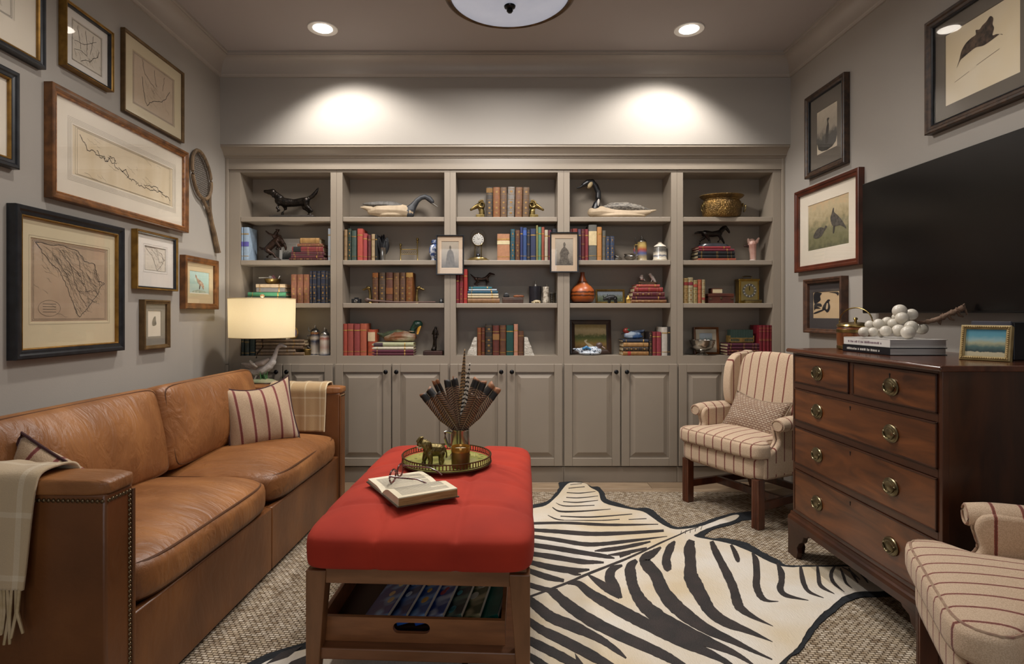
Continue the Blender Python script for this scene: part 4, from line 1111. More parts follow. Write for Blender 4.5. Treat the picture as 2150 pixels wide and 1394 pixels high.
SC = [(.06,.95),(.16,.82),(.24,.72),(.33,.66),(.38,.55),(.44,.44),(.47,.33),(.52,.22),(.55,.12),(.60,.06),(.66,.13),(.74,.22),(.80,.31),(.86,.37),(.88,.46),(.95,.52),(.86,.55),(.83,.66),(.80,.78),(.66,.80),(.58,.92),(.40,.96),(.06,.95)]
RV = [[(.56,.90),(.60,.76),(.64,.62),(.66,.50),(.68,.40),(.80,.42),(.86,.38)],[(.80,.78),(.83,.66),(.88,.52),(.88,.46)],[(.34,.9),(.46,.76),(.58,.62),(.66,.50)],[(.46,.76),(.52,.58),(.56,.44),(.62,.30),(.70,.2)],[(.30,.80),(.42,.62),(.5,.42)]]
framed('large black-framed antique map with cream mat, lowest on the left wall', 'L', 2.026, 2.622, .916, 1.475, .036, .034, f_black, f_gold, b_cream, (.055, .05, .10, .075), pp_tan, art_map(SC, RV, 1, 260, cart=(.22, .17, .13)), rules=1)
framed('wide amber-framed strip map hanging above the large black-framed map', 'L', 2.194, 3.168, 1.53, 1.975, .036, .026, f_amber, f_burl, b_ivory, (.105, .095, .095, .095), pp_old,
       art_map(None, [[(.06,.86),(.10,.74),(.12,.60),(.19,.62),(.24,.55),(.29,.52),(.31,.62),(.36,.50),(.42,.46),(.5,.33),(.56,.34),(.6,.26),(.68,.28),(.76,.26),(.84,.30),(.9,.24),(.97,.14)], [(.20,.68),(.25,.60),(.29,.52)], [(.31,.62),(.34,.66),(.38,.56)], [(.42,.46),(.47,.50),(.5,.40),(.48,.33)], [(.66,.32),(.74,.32),(.82,.36),(.88,.30)]], 3, 26, coast=.004), rules=4)
framed('small gold-sided map frame beneath the crown moulding', 'L', 2.267, 2.55, 2.07, 2.334, .034, .009, f_gold, f_black, b_white, (.045, .036, .036, .036), pp_wht, art_map([(.3,.1),(.45,.2),(.6,.22),(.7,.35),(.85,.45),(.88,.6)], [[(.45,.9),(.5,.6),(.48,.3)], [(.1,.5),(.4,.55),(.8,.8)], [(.2,.9),(.25,.6),(.3,.4)], [(.7,.9),(.65,.6),(.6,.4)], [(.1,.3),(.3,.35),(.5,.3)]], 5, 50))
framed('thin gold-framed coastal map nearest the crown and back wall', 'L', 2.642, 3.148, 2.022, 2.408, .022, .012, f_gold2, None, b_cream, (.062, .062, .05, .055), pp_pink, art_map([(.22,.62),(.25,.4),(.28,.2),(.34,.12),(.4,.22),(.52,.3),(.66,.36),(.78,.48),(.88,.68)], [[(.22,.95),(.28,.7),(.5,.55)], [(.5,.9),(.55,.6)], [(.75,.9),(.7,.6)]], 7, 45, border=True, coast=.003))
framed('black and gold framed chart cut off at the top left corner', 'L', 1.55, 2.17, 2.008, 2.48, .03, .022, f_black, f_gold, b_ivory, (.10, .10, .10, .08), pp_wht, art_map([(.2,.9),(.5,.6),(.9,.4)], [[(.1,.5),(.6,.9)]], 9, 40, cart=(.8, .3, .12)))
framed('thick black-framed print cut off at the left edge', 'L', 1.62, 2.05, 1.598, 1.943, .03, .030, f_black, f_gold, b_ivory, (.07, .07, .07, .07), pp_wht, art_map([(.2,.8),(.5,.5),(.8,.2)], (), 11, 30))
framed('small gold-sided map of a wedge-shaped territory on a white mat', 'L', 2.72, 3.068, 1.203, 1.489, .032, .009, f_gold, f_black, b_white, (.075, .070, .085, .06), pp_wht, art_map(SC, RV[:3], 13, 60, border=True, coast=.0014, thin=.0006), rules=1)
fs = mat('feather_tone', '#7d776a', '#5f594e', rough=.8, scale=60)
framed('tiny gilt-framed feather print on a grey mat, lowest on the left wall', 'L', 2.779, 3.0, .906, 1.153, .03, .020, f_gold2, None, b_grey, (.034, .034, .042, .034), pp_wht, art_shapes(([(.38,.42),(.34,.55),(.44,.72),(.58,.78),(.62,.62),(.66,.48),(.56,.42)], fs, 'feather_drawing')))
bt = mat('bird_brown', '#7a5640', '#c4ad94', rough=.8, scale=90)
framed('amber wood frame with a brown bird on pale teal, beside the racket handle', 'L', 3.138, 3.517, 1.11, 1.408, .034, .034, f_amber, None, mat('mat_tan', '#c9b592', rough=.85), (.045, .045, .055, .045), scene_mat('teal_wash', [(0, '#b9c7bd'), (.5, '#9db9b0'), (1, '#b7cfc8')], 5, .3, lo=-.08, hi=.08),
       art_shapes(([(.12,.0),(.9,.0),(.9,.05),(.12,.05)], b_white, 'paper_margin'), ([(.30,.85),(.36,.80),(.40,.70),(.52,.62),(.66,.52),(.74,.36),(.70,.20),(.62,.34),(.50,.40),(.40,.52),(.36,.66),(.30,.74)], bt, 'bird_drawing'), ([(.5,.38),(.48,.22),(.52,.22),(.55,.38)], m_sepia, 'leg_drawing'), ([(.15,.10),(.4,.18),(.75,.14),(.8,.06),(.2,.05)], mat('ground_wash', '#8c9a86', '#b5bba8', rough=.8, scale=60), 'ground_drawing')))
# right wall
eng = scene_mat('engraving_dark', [(0, '#3a3936'), (.35, '#56534d'), (.5, '#a49a8a'), (1, '#c9beaa')], 9, .22, lo=-.13, hi=.13)
framed('dark-framed engraving of a wading bird, highest by the bookcase', 'R', 3.378, 2.996, 1.877, 2.352, .034, .030, f_dark, f_black, b_taupe, (.062, .062, .085, .085), mat('paper_mount', '#d8cbb4', rough=.85),
       art_shapes(([(.08,.12),(.92,.12),(.92,.94),(.08,.94)], eng, 'engraved_scene'), ([(.42,.2),(.46,.5),(.52,.62),(.50,.72),(.56,.74),(.62,.71),(.57,.66),(.60,.55),(.58,.4),(.56,.2)], m_ink, 'bird_drawing')), lipw=.004)
tk = scene_mat('field_painting', [(0, '#4d4d3a'), (.25, '#73704f'), (.45, '#7f7a5c'), (.6, '#a39572'), (.8, '#b9a987'), (1, '#c9a982')], 12, .28, lo=-.17, hi=.17)
bird = mat('bird_slate', '#3c3833', '#5d564d', rough=.8, scale=70)
framed('red mahogany frame with two game birds in a field, left of the television', 'R', 3.497, 2.878, 1.333, 1.823, .032, .034, f_redw, None, b_ivory, (.085, .075, .085, .07), tk,
       art_shapes(([(.57,.60),(.60,.68),(.63,.78),(.66,.78),(.66,.70),(.74,.62),(.86,.46),(.94,.30),(.86,.36),(.78,.40),(.68,.40),(.60,.46)], bird, 'standing_bird'), ([(.64,.42),(.63,.28),(.66,.28),(.68,.42)], m_ink, 'leg_drawing'), ([(.14,.30),(.22,.42),(.32,.46),(.42,.43),(.45,.47),(.49,.44),(.42,.36),(.34,.26),(.2,.24)], bird, 'crouching_bird')))
wc = mat('woodcut_black', '#17161a', rough=.8)
framed('rough brown frame with a black woodcut of a bird, lowest on the right wall', 'R', 3.378, 3.008, .973, 1.284, .042, .026, f_rust, None, b_char, (.032, .030, .058, .05), mat('paper_buff', '#cbb18c', '#c4a983', rough=.85, scale=8),
       art_shapes(([(.04,.96),(.34,.95),(.28,.84),(.30,.70),(.22,.62),(.05,.56)], wc, 'night_sky_print'), ([(.62,.96),(.95,.95),(.94,.82),(.86,.90)], wc, 'branch_print'), ([(.50,.62),(.58,.70),(.66,.68),(.62,.60),(.66,.44),(.62,.28),(.54,.22),(.46,.30),(.36,.34),(.40,.48)], wc, 'bird_print'), ([(.54,.56),(.58,.54),(.57,.36),(.50,.36)], mat('paper_buff2', '#cbb18c', rough=.85), 'wing_print'), ([(.06,.54),(.3,.56),(.34,.44),(.16,.46),(.3,.38),(.1,.36),(.05,.3)], wc, 'reeds_print'), ([(.05,.22),(.4,.34),(.42,.30),(.08,.17)], wc, 'water_print')))
dog = mat('dog_sketch', '#241d18', '#5d4a3a', rough=.8, scale=55)
framed('large dark frame with an ink sketch of a running dog, above the television', 'R', 2.432, 1.925, 1.84, 2.315, .036, .030, f_dark, f_black, b_taupe, (.055, .055, .062, .062), mat('paper_sketch', '#d8c6a2', '#e0d4bc', rough=.85, scale=3),
       art_shapes(([(.17,.46),(.21,.56),(.24,.66),(.30,.73),(.38,.76),(.44,.77),(.44,.83),(.49,.81),(.53,.84),(.58,.86),(.63,.90),(.67,.85),(.66,.78),(.68,.72),(.66,.64),(.72,.62),(.79,.57),(.75,.60),(.64,.58),(.54,.57),(.44,.60),(.34,.58),(.27,.56),(.22,.54)], dog, 'dog_drawing'), ([(.14,.28),(.35,.33)], m_ink2, 'signature', .004), ([(.45,.36),(.75,.42)], m_ink2, 'signature', .004)))
# two small black frames hung on the bookcase stiles
def stile(px0, px1, py0, py1, label, poly):
    pm = scene_mat('portrait_engraving', [(0, '#4b4640'), (.3, '#857c70'), (.6, '#9c9284'), (1, '#a89d8d')], 16, .25, lo=-.085, hi=.085)
    framed(label, 'B', (px0-1040)*(YF-.02)/1200, (px1-1040)*(YF-.02)/1200, EYE+(660-py1)*(YF-.02)/1200, EYE+(660-py0)*(YF-.02)/1200, .02, .0085, f_black, None, mat('mat_blush', '#c4ad94', '#bda68d', rough=.85), (.024, .024, .036, .030), pm, art_shapes((poly, mat('sitter_ink', '#4b453e', '#6a6258', rough=.8, scale=90), 'sitter_drawing')), lipw=.003)
stile(915.5, 974, 493, 577, 'black-framed portrait engraving on the left stile of the middle shelves', [(.30,.05),(.30,.4),(.36,.62),(.46,.68),(.45,.78),(.50,.84),(.56,.78),(.55,.68),(.66,.60),(.72,.4),(.72,.05)])
stile(1155, 1215, 487, 572, 'black-framed portrait engraving on the right stile of the middle shelves', [(.26,.06),(.30,.30),(.26,.44),(.36,.60),(.46,.68),(.45,.80),(.52,.86),(.58,.78),(.56,.68),(.68,.60),(.78,.46),(.70,.36),(.76,.06)])

# wooden tennis racket on the left wall
rk = thing('tennis_racket', 'old wooden tennis racket hung beside the strip map', 'racket', (XL+.014, 3.41, 1.74), rot=(0, 0, PI/2))
dirv = Vector((3.545-3.295, 1.463-2.010)).normalized()
ang = math.atan2(dirv.x, -dirv.y)
Mr = rotm('Y', -math.degrees(ang))
m_rk = mat('racket_wood', '#7b6449', '#4f3e2c', rough=.6, scale=18, stretch=(3, 1, .6))
hd = [(.1*math.cos(a)*(1-.12*math.sin(a)), -.004, .17+.14*math.sin(a)) for a in [2*PI*k/40 for k in range(40)]]
obj('head', MB().tube(hd, .0105, 8, Mr, closed=True), m_rk, rk)
obj('throat', MB().tube([(-.052, -.004, .05), (-.03, -.004, .005), (-.012, -.004, -.045)], .0095, 8, Mr).tube([(.052, -.004, .05), (.03, -.004, .005), (.012, -.004, -.045)], .0095, 8, Mr), m_rk, rk)
obj('handle', MB().tube([(0, -.004, -.02), (0, -.004, -.12), (0, -.004, -.18), (0, -.004, -.29), (0, -.004, -.305)], [.016, .013, .0165, .017, .019], 8, Mr, flat=.8), m_rk, rk)
mb = MB()
for k in range(-9, 10):
    x = k*.01; s = math.sqrt(max(0, 1-(x/.095)**2)); mb.tube([(x, -.004, .17-.135*s), (x, -.004, .17+.135*s)], .0012, 4, Mr)
for k in range(-13, 14):
    z = k*.01; s = math.sqrt(max(0, 1-(z/.135)**2)); mb.tube([(-.095*s, -.004, .17+z), (.095*s, -.004, .17+z)], .0012, 4, Mr)
q = obj('strings', mb, mat('gut_string', '#3d3022', rough=.6), rk); q['kind'] = 'stuff'
# ------------------------------------------------------------------ books
YBK = YF + .012                 # plane of the book spines
def ex(px, Y=YBK): return (px-1040)*Y/1200
def ez(py, Y=YBK): return EYE+(660-py)*Y/1200
m_page = mat('book_pages', '#cdbd9c', '#b9a780', rough=.85, scale=40, stretch=(1, 1, 8))
m_gilt = mat('gilt_tooling', '#a5813f', '#c39d54', rough=.4, metal=.5, scale=60)
m_gilt_d = mat('gilt_worn', '#7a5a34', '#94743f', rough=.5, metal=.3, scale=60)
CNAME = {}
def leather(col):
    c = hexc(col); d = tuple(x*.55 for x in c[:3])
    return mat('bookcover_'+col.strip('#'), col, d, rough=.5, scale=38, lo=.4, hi=.75)
def cloth_b(col):
    c = hexc(col); d = tuple(x*.85 for x in c[:3])
    return mat('bookcloth_'+col.strip('#'), col, d, rough=.75, scale=50)
def book_parts(t, w, h, d, col, style, lab=None, seed=0):
    r = min(.006, w*.28); tk = min(.0028, w*.18)
    arc = [(-w/2*math.cos(a), r-r*math.sin(a)) for a in [PI*k/8 for k in range(9)]]
    poly = [(-w/2, d)] + arc + [(w/2, d), (w/2-tk, d), (w/2-tk, r+.003), (-w/2+tk, r+.003), (-w/2+tk, d)]
    m = leather(col) if style in ('gilt', 'worn', 'band') else cloth_b(col)
    obj('cover', MB().prism(poly, 0, h), m, t, smooth=40)
    obj('pages', MB().box(-w/2+tk, w/2-tk, r+.003, d-.003, .0035, h-.0035), m_page, t, smooth=0)
    arc2 = [(x*1.012, y-.0009) for x, y in arc]
    def band(mb, z0, z1): mb.prism(arc2 + [(w/2*1.0, r+.001), (-w/2*1.0, r+.001)], z0, z1)
    mb = MB()
    if style == 'gilt':
        n = 6
        for k in range(n): band(mb, h*(.06+.175*k), h*(.06+.175*k)+.0016)
        for k in range(n-1):
            zc = h*(.06+.175*k+.0875)
            mb.prism([(x*.55, y-.0011) for x, y in arc[2:7]]+[(w*.2, r), (-w*.2, r)], zc-h*.035, zc+h*.03) if k not in (3,) else None
        q = obj('gilt_tooling', mb, m_gilt_d, t, smooth=0); q['kind'] = 'stuff'
    elif style == 'band':
        for k in (.08, .1, .5, .53, .8, .9): band(mb, h*k, h*k+.0013)
        q = obj('gilt_lines', mb, m_gilt, t, smooth=0); q['kind'] = 'stuff'
    elif style in ('cloth', 'worn'):
        for k in ((.78, .006), (.12, .003)): band(mb, h*k[0], h*k[0]+k[1])
        mb2 = mb
        q = obj('spine_title', mb, m_gilt_d if style == 'worn' else m_gilt, t, smooth=0); q['kind'] = 'stuff'
    if lab:
        mb = MB(); mb.prism([(x*1.02, y-.0012) for x, y in arc]+[(w/2, r+.002), (-w/2, r+.002)], h*lab[1], h*lab[2])
        obj('spine_label', mb, cloth_b(lab[0]), t, smooth=30)
def upright(px0, px1, ytop, z, col, style, label, group, d=.135, lab=None, lean=0, Y=YBK):
    x0, x1 = ex(px0, Y), ex(px1, Y)
    for a, b in OPEN:
        if a-4 < (px0+px1)/2 < b+4: x0, x1 = max(x0, bx(a)+.001), min(x1, bx(b)-.001)
    w = x1-x0-.0006; h = ez(ytop, Y)-z
    t = thing('book', label, 'book', ((x0+x1)/2, Y, z+.0004), rot=(0, math.radians(lean), 0), group=group)
    book_parts(t, w, h, d, col, style, lab); return t
def lying(px0, px1, zt0, zt1, col, style, label, group, d=.135, lab=None, Y=YBK, yaw=0):
    w = zt1-zt0-.0004; h = (px1-px0)*Y/1200
    t = thing('book', label, 'book', (ex(px0, Y), Y, (zt0+zt1)/2), rot=(0, PI/2, math.radians(yaw)), group=group)
    book_parts(t, w, h, d, col, style, lab); return t
def row(shelf, where, items, group, d=.135, Y=YBK):
    z = SHELF_Z[shelf]; n = len(items)
    for i, it in enumerate(items):
        px0, px1, yt, col, style, desc = it[:6]
        lab = it[6] if len(it) > 6 else None; lean = it[7] if len(it) > 7 else 0
        pos = 'leftmost' if i == 0 else 'rightmost' if i == n-1 else ordn(i)+' from left'
        upright(px0, px1, yt, z, col, style, f'{desc} book, {pos} of the upright row {where}', group, d=d, lab=lab, lean=lean, Y=Y)
def stack(shelf, where, items, group, d=.135, Y=YBK):
    """items bottom to top: (px0, px1, thickness_px, colour, style, desc[, label])"""
    z = SHELF_Z[shelf]; n = len(items)
    for i, it in enumerate(items):
        px0, px1, th, col, style, desc = it[:6]
        z1 = z+th*Y/1200
        pos = 'bottom' if i == 0 else 'topmost' if i == n-1 else ordn(i)+' from bottom'
        lying(px0, px1, z+.0004, z1, col, style, f'{desc} book, {pos} of the stack {where}', group, d=d, lab=it[6] if len(it) > 6 else None, Y=Y, yaw=0)
        z = z1+.0003
    return z
BR, MR, RD, NV, GR, TN = '#5a3a24', '#43161c', '#7d2320', '#1b2138', '#1f3a32', '#a08462'
# column one
row(1, 'beside the bronco bronze', [(504.5,509.5,477,'#8fa3b8','cloth','pale blue',('#5b55a0',.42,.56)),(510,521.5,477,'#93a7bb','cloth','pale blue',('#5b55a0',.42,.56))], 'pale blue books')
zt1 = stack(1, 'right of the small print', [(607,686,5,MR,'gilt','dark maroon gilt'),(611,679,5,'#54202a','cloth','maroon'),(611,681,7.5,'#4e1d26','band','wine red'),(613,678,11,'#7a2f30','band','red with black label',('#17191a',.04,.28)),(624,677,6,'#7a4632','gilt','russet gilt'),(630,670,12,'#a07a48','worn','tan leather')], 'stacked leather books')
row(1, 'at the right of the second shelf', [(688.5,693.5,480,'#9fa8b2','cloth','thin pale grey')], 'thin book')
stack(2, 'under the brass dish', [(522,600,7,'#31423c','cloth','dark slate'),(518,600,7,'#3a4a44','cloth','grey-green'),(520,600,9,'#3f7d5a','cloth','bright green'),(538,598,9.5,'#6f6c68','cloth','grey'),(537,598.5,7.5,'#b8a284','worn','cream floral')], 'stack under the dish')
row(2, 'beside the goose lamp shade', [(610.5,622.5,576,'#7d4f3c','gilt','tan gilt'),(623.5,636,576,'#7d4f3c','gilt','tan gilt'),(637,649,576,'#82533c','gilt','tan gilt'),(649.8,654.8,569,'#23283a','gilt','navy gilt'),(655.5,664.3,569,'#1c2233','gilt','navy gilt'),(665,672.3,569,'#1d2436','band','black ribbed'),(673,682.5,568.5,'#22283a','gilt','navy gilt'),(683,688.6,569.5,'#272a33','gilt','charcoal gilt'),(689.2,693.5,569,'#1a1f2c','band','black ribbed')], 'leather sets by the lamp')
row(3, 'behind the goose lamp', [(504.8,511.5,690,'#1f2a2a','band','black-green'),(512.5,523,692,'#26322f','band','dark green'),(524,535,694,'#2e3b3c','cloth','slate green')], 'books behind the lamp')
stack(3, 'behind the goose lamp neck', [(537,638,7,'#7d6650','worn','aged brown'),(537,620,6,'#8b7866','worn','faded tan'),(537,636,7.5,'#6f5945','worn','worn brown'),(537,640,6.5,'#84705a','worn','buff'),(537,638,6,'#665240','worn','dark tan'),(545,600,8,'#8a8070','worn','greyish')], 'stack of worn books')
# column two
row(1, 'left of the black feathers', [(722,729,482,'#8b7150','worn','tan'),(730,737.3,480,'#22352f','gilt','dark green gilt'),(738,748,484,'#3f4f47','worn','grey-green'),(750,761.5,480,'#a8483a','cloth','coral red'),(762,770.5,490,'#9a3f40','cloth','rose red'),(772,778.3,493,'#5a2a2a','worn','maroon'),(779.5,787,491.5,'#a48d6c','worn','cream-spined'),(787.8,791.5,492,'#1e1c1c','cloth','thin black')], 'cloth books')
row(2, 'between the brass duck-head bookends', [(781.5,793.5,572,'#5b3a27','gilt','brown gilt',('#8d5524',.84,.98)),(795.5,808.5,572,'#4c3c30','gilt','grey-brown gilt'),(810,824.5,572,'#5e3a2c','worn','red-brown',('#7a4a24',.30,.50)),(826,838,572.5,'#6a4a30','gilt','tan-brown gilt'),(839.4,851,572,'#5b4032','gilt','brown gilt'),(852.3,866.5,572,'#7c4a22','gilt','amber-topped gilt',('#b28a48',.85,.99))], 'antique books between duck heads', Y=YF+.036)
row(3, 'left of the mallard decoy', [(719.5,728.7,680,'#9a4030','cloth','brick red'),(729.3,741.5,679.5,'#92443a','cloth','dusty red'),(743,755.3,680,'#8a3c3a','cloth','crimson'),(756,769,679.5,'#a4543c','cloth','orange-red'),(772,787,692,'#a34a30','worn','short orange',('#cbb391',.55,.9))], 'red books')
zt2 = stack(3, 'under the mallard decoy', [(780.5,868,6,'#54202e','cloth','maroon'),(780.5,868,6,'#5a2236','cloth','plum'),(781,868,6.5,'#c9c1ae','cloth','white'),(781,868,8.5,'#a9ab88','cloth','pale green',('#4a3a40',.04,.26))], 'stack under the mallard')
# column three
row(0, 'between the ram-head bookends', [(1021,1034.3,393,'#3a332c','gilt','black-brown gilt',('#7a5a2c',.82,.97)),(1035.3,1050,393,'#7c4b25','gilt','amber gilt'),(1050.8,1064,393,'#5f4632','gilt','brown gilt'),(1065,1079.5,392,'#777069','gilt','grey vellum',None,1.5),(1081.5,1096,393,'#6e4a30','gilt','tan-brown gilt',None,1.2),(1097,1110.5,393,'#5a4430','gilt','dark tan gilt',None,1.2)], 'antique books between ram heads', Y=YF+.03)
upright(1044, 1070, 491, SHELF_Z[1], '#a87858', 'cloth', 'pinkish tan book with cream label beside the dome clock', 'face-out book', d=.03, lab=('#cdbf97', .60, .74))
row(1, 'right of the tan labelled book', [(1072,1081,481,'#25505e','gilt','teal gilt'),(1082,1091.6,483,'#5a3a2c','gilt','brown gilt'),(1092.4,1097.6,476.6,'#28325e','cloth','navy'),(1098.2,1106,478,'#2c4674','cloth','blue',('#3d5aa0',.76,.92)),(1106.6,1113,482,'#2a2d38','band','charcoal'),(1114,1125.3,480,'#2b3350','cloth','dark navy'),(1126,1129.6,473,'#7d7a46','cloth','thin olive'),(1130.2,1136.7,476.6,'#4f7a66','cloth','sea green'),(1137.3,1143.2,476.6,'#8d4a38','cloth','rust'),(1143.8,1150.8,482.6,'#b3a791','cloth','cream'),(1151.5,1158,483,'#5a2430','cloth','dark red'),(1160,1169.5,480,'#24242a','cloth','black')], 'mixed cloth books')
row(2, 'left of the small dog bronze', [(957.5,963.5,578,'#741f26','cloth','dark red'),(964.2,972.3,577,'#7d2630','gilt','crimson gilt'),(973.3,981,565,'#a02e28','cloth','tall scarlet')], 'red books by the small dog')
zt3 = stack(2, 'under the small dog bronze', [(982,1049,10,'#8a6440','worn','brown leather'),(982,1046.5,5.5,'#bfae8c','cloth','cream'),(982,1046.5,4.5,'#c8bda4','cloth','ivory'),(982,1045,5.5,'#28536a','cloth','teal'),(984,1043,4,'#a9bac6','cloth','pale blue'),(984.5,1033,4.5,'#2a6a78','cloth','thin turquoise')], 'stack under the small dog')
row(3, 'between the white stone bookends', [(1002,1010.3,688,'#7a4426','worn','orange-brown'),(1011,1018,688,'#5c2f22','band','red-brown'),(1019,1033.8,681,'#2f2a26','gilt','black gilt'),(1034.6,1048.3,683.6,'#5e2c24','worn','oxblood',('#8a6236',.52,.72)),(1049.5,1062.4,683,'#5f3b28','band','brown'),(1063.2,1078,683,'#17423c','cloth','dark green'),(1079,1087.6,680.5,'#b07c66','cloth','pink'),(1088.3,1099.5,695,'#5b3a28','worn','short brown')], 'books between stone bookends', Y=YF+.03)
# column four
row(1, 'left of the painted steins', [(1197,1201.5,481,'#4a171c','cloth','dark red'),(1202.2,1212.6,480,'#7a2f26','worn','red-brown'),(1214,1220.3,481,'#4a3a4e','cloth','violet-grey'),(1221,1228.2,481,'#5a2026','band','maroon gold-lettered'),(1228.8,1235.3,481,'#7a2c32','cloth','red'),(1236.3,1253,472,'#5f5e58','cloth','large grey',('#cdb98f',.42,.82)),(1254,1263.7,476.5,'#b07a44','cloth','tan orange'),(1265,1272,484,'#5d5950','worn','grey-brown'),(1272.6,1280.8,496,'#33415a','gilt','blue patterned'),(1281.5,1290.3,496,'#33415a','gilt','blue patterned')], 'books beside the steins')
zt4 = stack(2, 'under the pair of bird figurines', [(1326,1399.5,7.5,'#7a4c2c','gilt','brown gilt'),(1327,1397,6.5,'#4c1826','cloth','plum'),(1329,1395.5,9.5,'#571a24','gilt','maroon gilt'),(1332.5,1392,9.5,'#8a2a2c','band','red'),(1336.5,1385.5,6,'#a2483e','cloth','rose')], 'red stack under the birds')
zt5 = stack(3, 'under the painted wood duck', [(1308.5,1362,9,'#93683a','gilt','tan gilt',('#a02c28',.18,.30)),(1309,1361.5,9,'#2c2320','gilt','black gilt'),(1309.5,1361.5,9.5,'#a87f4e','worn','pale tan'),(1308,1362,6,'#252a3a','cloth','navy')], 'stack under the wood duck')
row(3, 'right of the painted wood duck', [(1363.3,1369.8,697,'#2a2220','gilt','black gilt'),(1370.5,1378.3,697,'#7a2a30','cloth','red'),(1379,1388.8,697,'#86303a','cloth','crimson'),(1390,1402.2,687,'#b5aea4','cloth','white'),(1403,1407.8,686,'#2a2624','cloth','thin black')], 'books right of the wood duck')
# column five
zt6 = stack(1, 'under the dark horse bronze', [(1466,1545.5,4,'#9a4a34','cloth','thin rust'),(1466,1543.5,7.5,'#15161a','band','black'),(1466,1543,7.5,'#17181c','band','black'),(1468,1542,5,'#6a2030','cloth','maroon'),(1467.5,1534,5,'#8a2830','cloth','red')], 'stack under the horse')
row(2, 'left of the small wooden chest', [(1436,1445.4,584,'#9b8050','gilt','cream gilt',('#7a2420',.72,.84)),(1446,1455.8,582.6,'#a39878','gilt','ivory gilt',('#7a2430',.70,.82)),(1456.6,1465.3,588,'#94865c','gilt','buff gilt',('#9a4030',.70,.82)),(1466.3,1473.8,587,'#a8563c','gilt','coral gilt'),(1474.6,1481.2,587,'#9a8e6c','gilt','cream gilt',('#8a3a30',.14,.24))], 'pale gilt books')
zt7 = stack(3, 'under the rack of tiny green books', [(1528,1594,6.5,'#4c1c26','gilt','maroon gilt'),(1528,1594,6,'#5a222c','gilt','wine gilt'),(1528,1594,6.5,'#4a1a2a','band','plum'),(1529,1594,6.5,'#4e1e30','band','mulberry')], 'maroon stack')
row(3, 'against the right end panel', [(1594.5,1601.5,683,'#6e1420','band','tall red'),(1602,1609.2,683,'#741722','band','tall red'),(1609.8,1617,683,'#701622','band','tall red'),(1617.5,1622.6,683,'#6a121e','band','tall red')], 'tall red books')

# ------------------------------------------------------------------ sculptures and curios on the shelves
KS = 3.76/1200                                  # metres per picture pixel at the shelves
YM = 3.76
def fx(px, Y=YM): return (px-1040)*Y/1200
def figm(ax, ay, k=KS):
    return Matrix([[k, 0, 0, -ax*k], [0, k, 0, 0], [0, 0, -k, ay*k], [0, 0, 0, 1]])
def fig(items, ax, ay, k=KS):
    out = []
    for it in items:
        if it[0] == 't': out.append(('t', [((p[0]-ax)*k, p[2]*k, (ay-p[1])*k, p[3]*k) for p in it[1]]))
        elif it[0] == 'e': c, r = it[1], it[2]; out.append(('e', ((c[0]-ax)*k, c[2]*k, (ay-c[1])*k), (r[0]*k, r[1]*k, r[2]*k)) + ((rotm('Y', it[3]),) if len(it) > 3 else ()))
    return out
m_bronze = mat('dark_bronze', '#1d1a18', '#332c26', rough=.32, metal=.75, scale=40, bump=.3, bscale=120)
m_bronze2 = mat('brown_bronze', '#2c1f18', '#4a352a', rough=.4, metal=.6, scale=40, bump=.3, bscale=120)
m_stone = mat('statue_base', '#2b2724', '#3a342f', rough=.45, scale=30)
ZS = SHELF_Z
def curio(name, label, cat, ax, shelf_z, Y=YM, rz=0, group=None):
    return thing(name, label, cat, (fx(ax, Y), Y, shelf_z+.0004), rz, group)
# bronze pointing dog
t = curio('dog_statue', 'dark bronze pointing dog with raised tail on the top shelf', 'statue', 616, ZS[0])
obj('statue_base', MB().box(-.145, .145, -.045, .045, 0, .018), m_stone, t, smooth=0, bevel=.004)
blob('dog', fig([('t', [(586,416,0,9.5),(598,420,0,10),(618,421,0,8),(640,418,0,9)]), ('t', [(588,412,0,8.5),(579,404,0,7),(572,400,0,6.5)]), ('t', [(573,398,0,6.8),(564,398,0,5),(556.5,396.5,0,3.4)]), ('e', (575,405,5), (3,2,6)), ('e', (575,405,-5), (3,2,6)),
   ('t', [(593,422,4,6),(598,432,4,3.6),(592,441,4,2.8),(591,447,4,2.8),(588,448,4,2.4)]), ('t', [(588,422,-4,5.5),(584,432,-5,3.2),(588,437,-5,2.6),(585,439,-5,2.2)]),
   ('t', [(640,418,4,8.5),(638,430,4,5.5),(648,439,4,3),(645,447,4,2.7),(641,448,4,2.4)]), ('t', [(644,417,-4,8),(646,429,-4,5),(656,438,-4,3),(653,447,-4,2.7),(649,448,-4,2.4)]),
   ('t', [(647,412,0,4.2),(656,407,0,4.4),(663,399,0,3.8),(668,390,0,1.6)])], 616, 454), m_bronze, t, vox=.0028)
# small pointer on the turquoise book
t = thing('dog_statue', 'small brown bronze pointer standing on stacked books', 'statue', (fx(1010, 3.78), 3.78, zt3+.0004))
obj('statue_base', MB().box(-.052, .052, -.025, .025, 0, .008), m_stone, t, smooth=0, bevel=.002)
blob('dog', fig([('t', [(1001,582,0,4.2),(1012,583,0,3.6),(1021,581,0,4.6)]), ('t', [(1022,579,0,4),(1026,574,0,3),(1029,571,0,3)]), ('t', [(1029,571,0,3),(1034,571.5,0,2.2),(1038,572.5,0,1.5)]), ('e', (1027,574,2.5), (1.5,1,3)),
   ('t', [(1021,583,2,3),(1022,590,2,1.6),(1021,596,2,1.3)]), ('t', [(1023,583,-2,3),(1026,588,-2,1.5),(1024,591,-2,1.3)]), ('t', [(1000,582,2,4),(1002,588,2,2.2),(996,592,2,1.5),(998,597,2,1.3)]), ('t', [(1000,582,-2,4),(1004,588,-2,2.2),(1000,592,-2,1.5),(1003,597,-2,1.3)]),
   ('t', [(997,580,0,2),(992,576,0,1.5),(988,572,0,.9)])], 1010, 599.5), m_bronze2, t, vox=.0014)
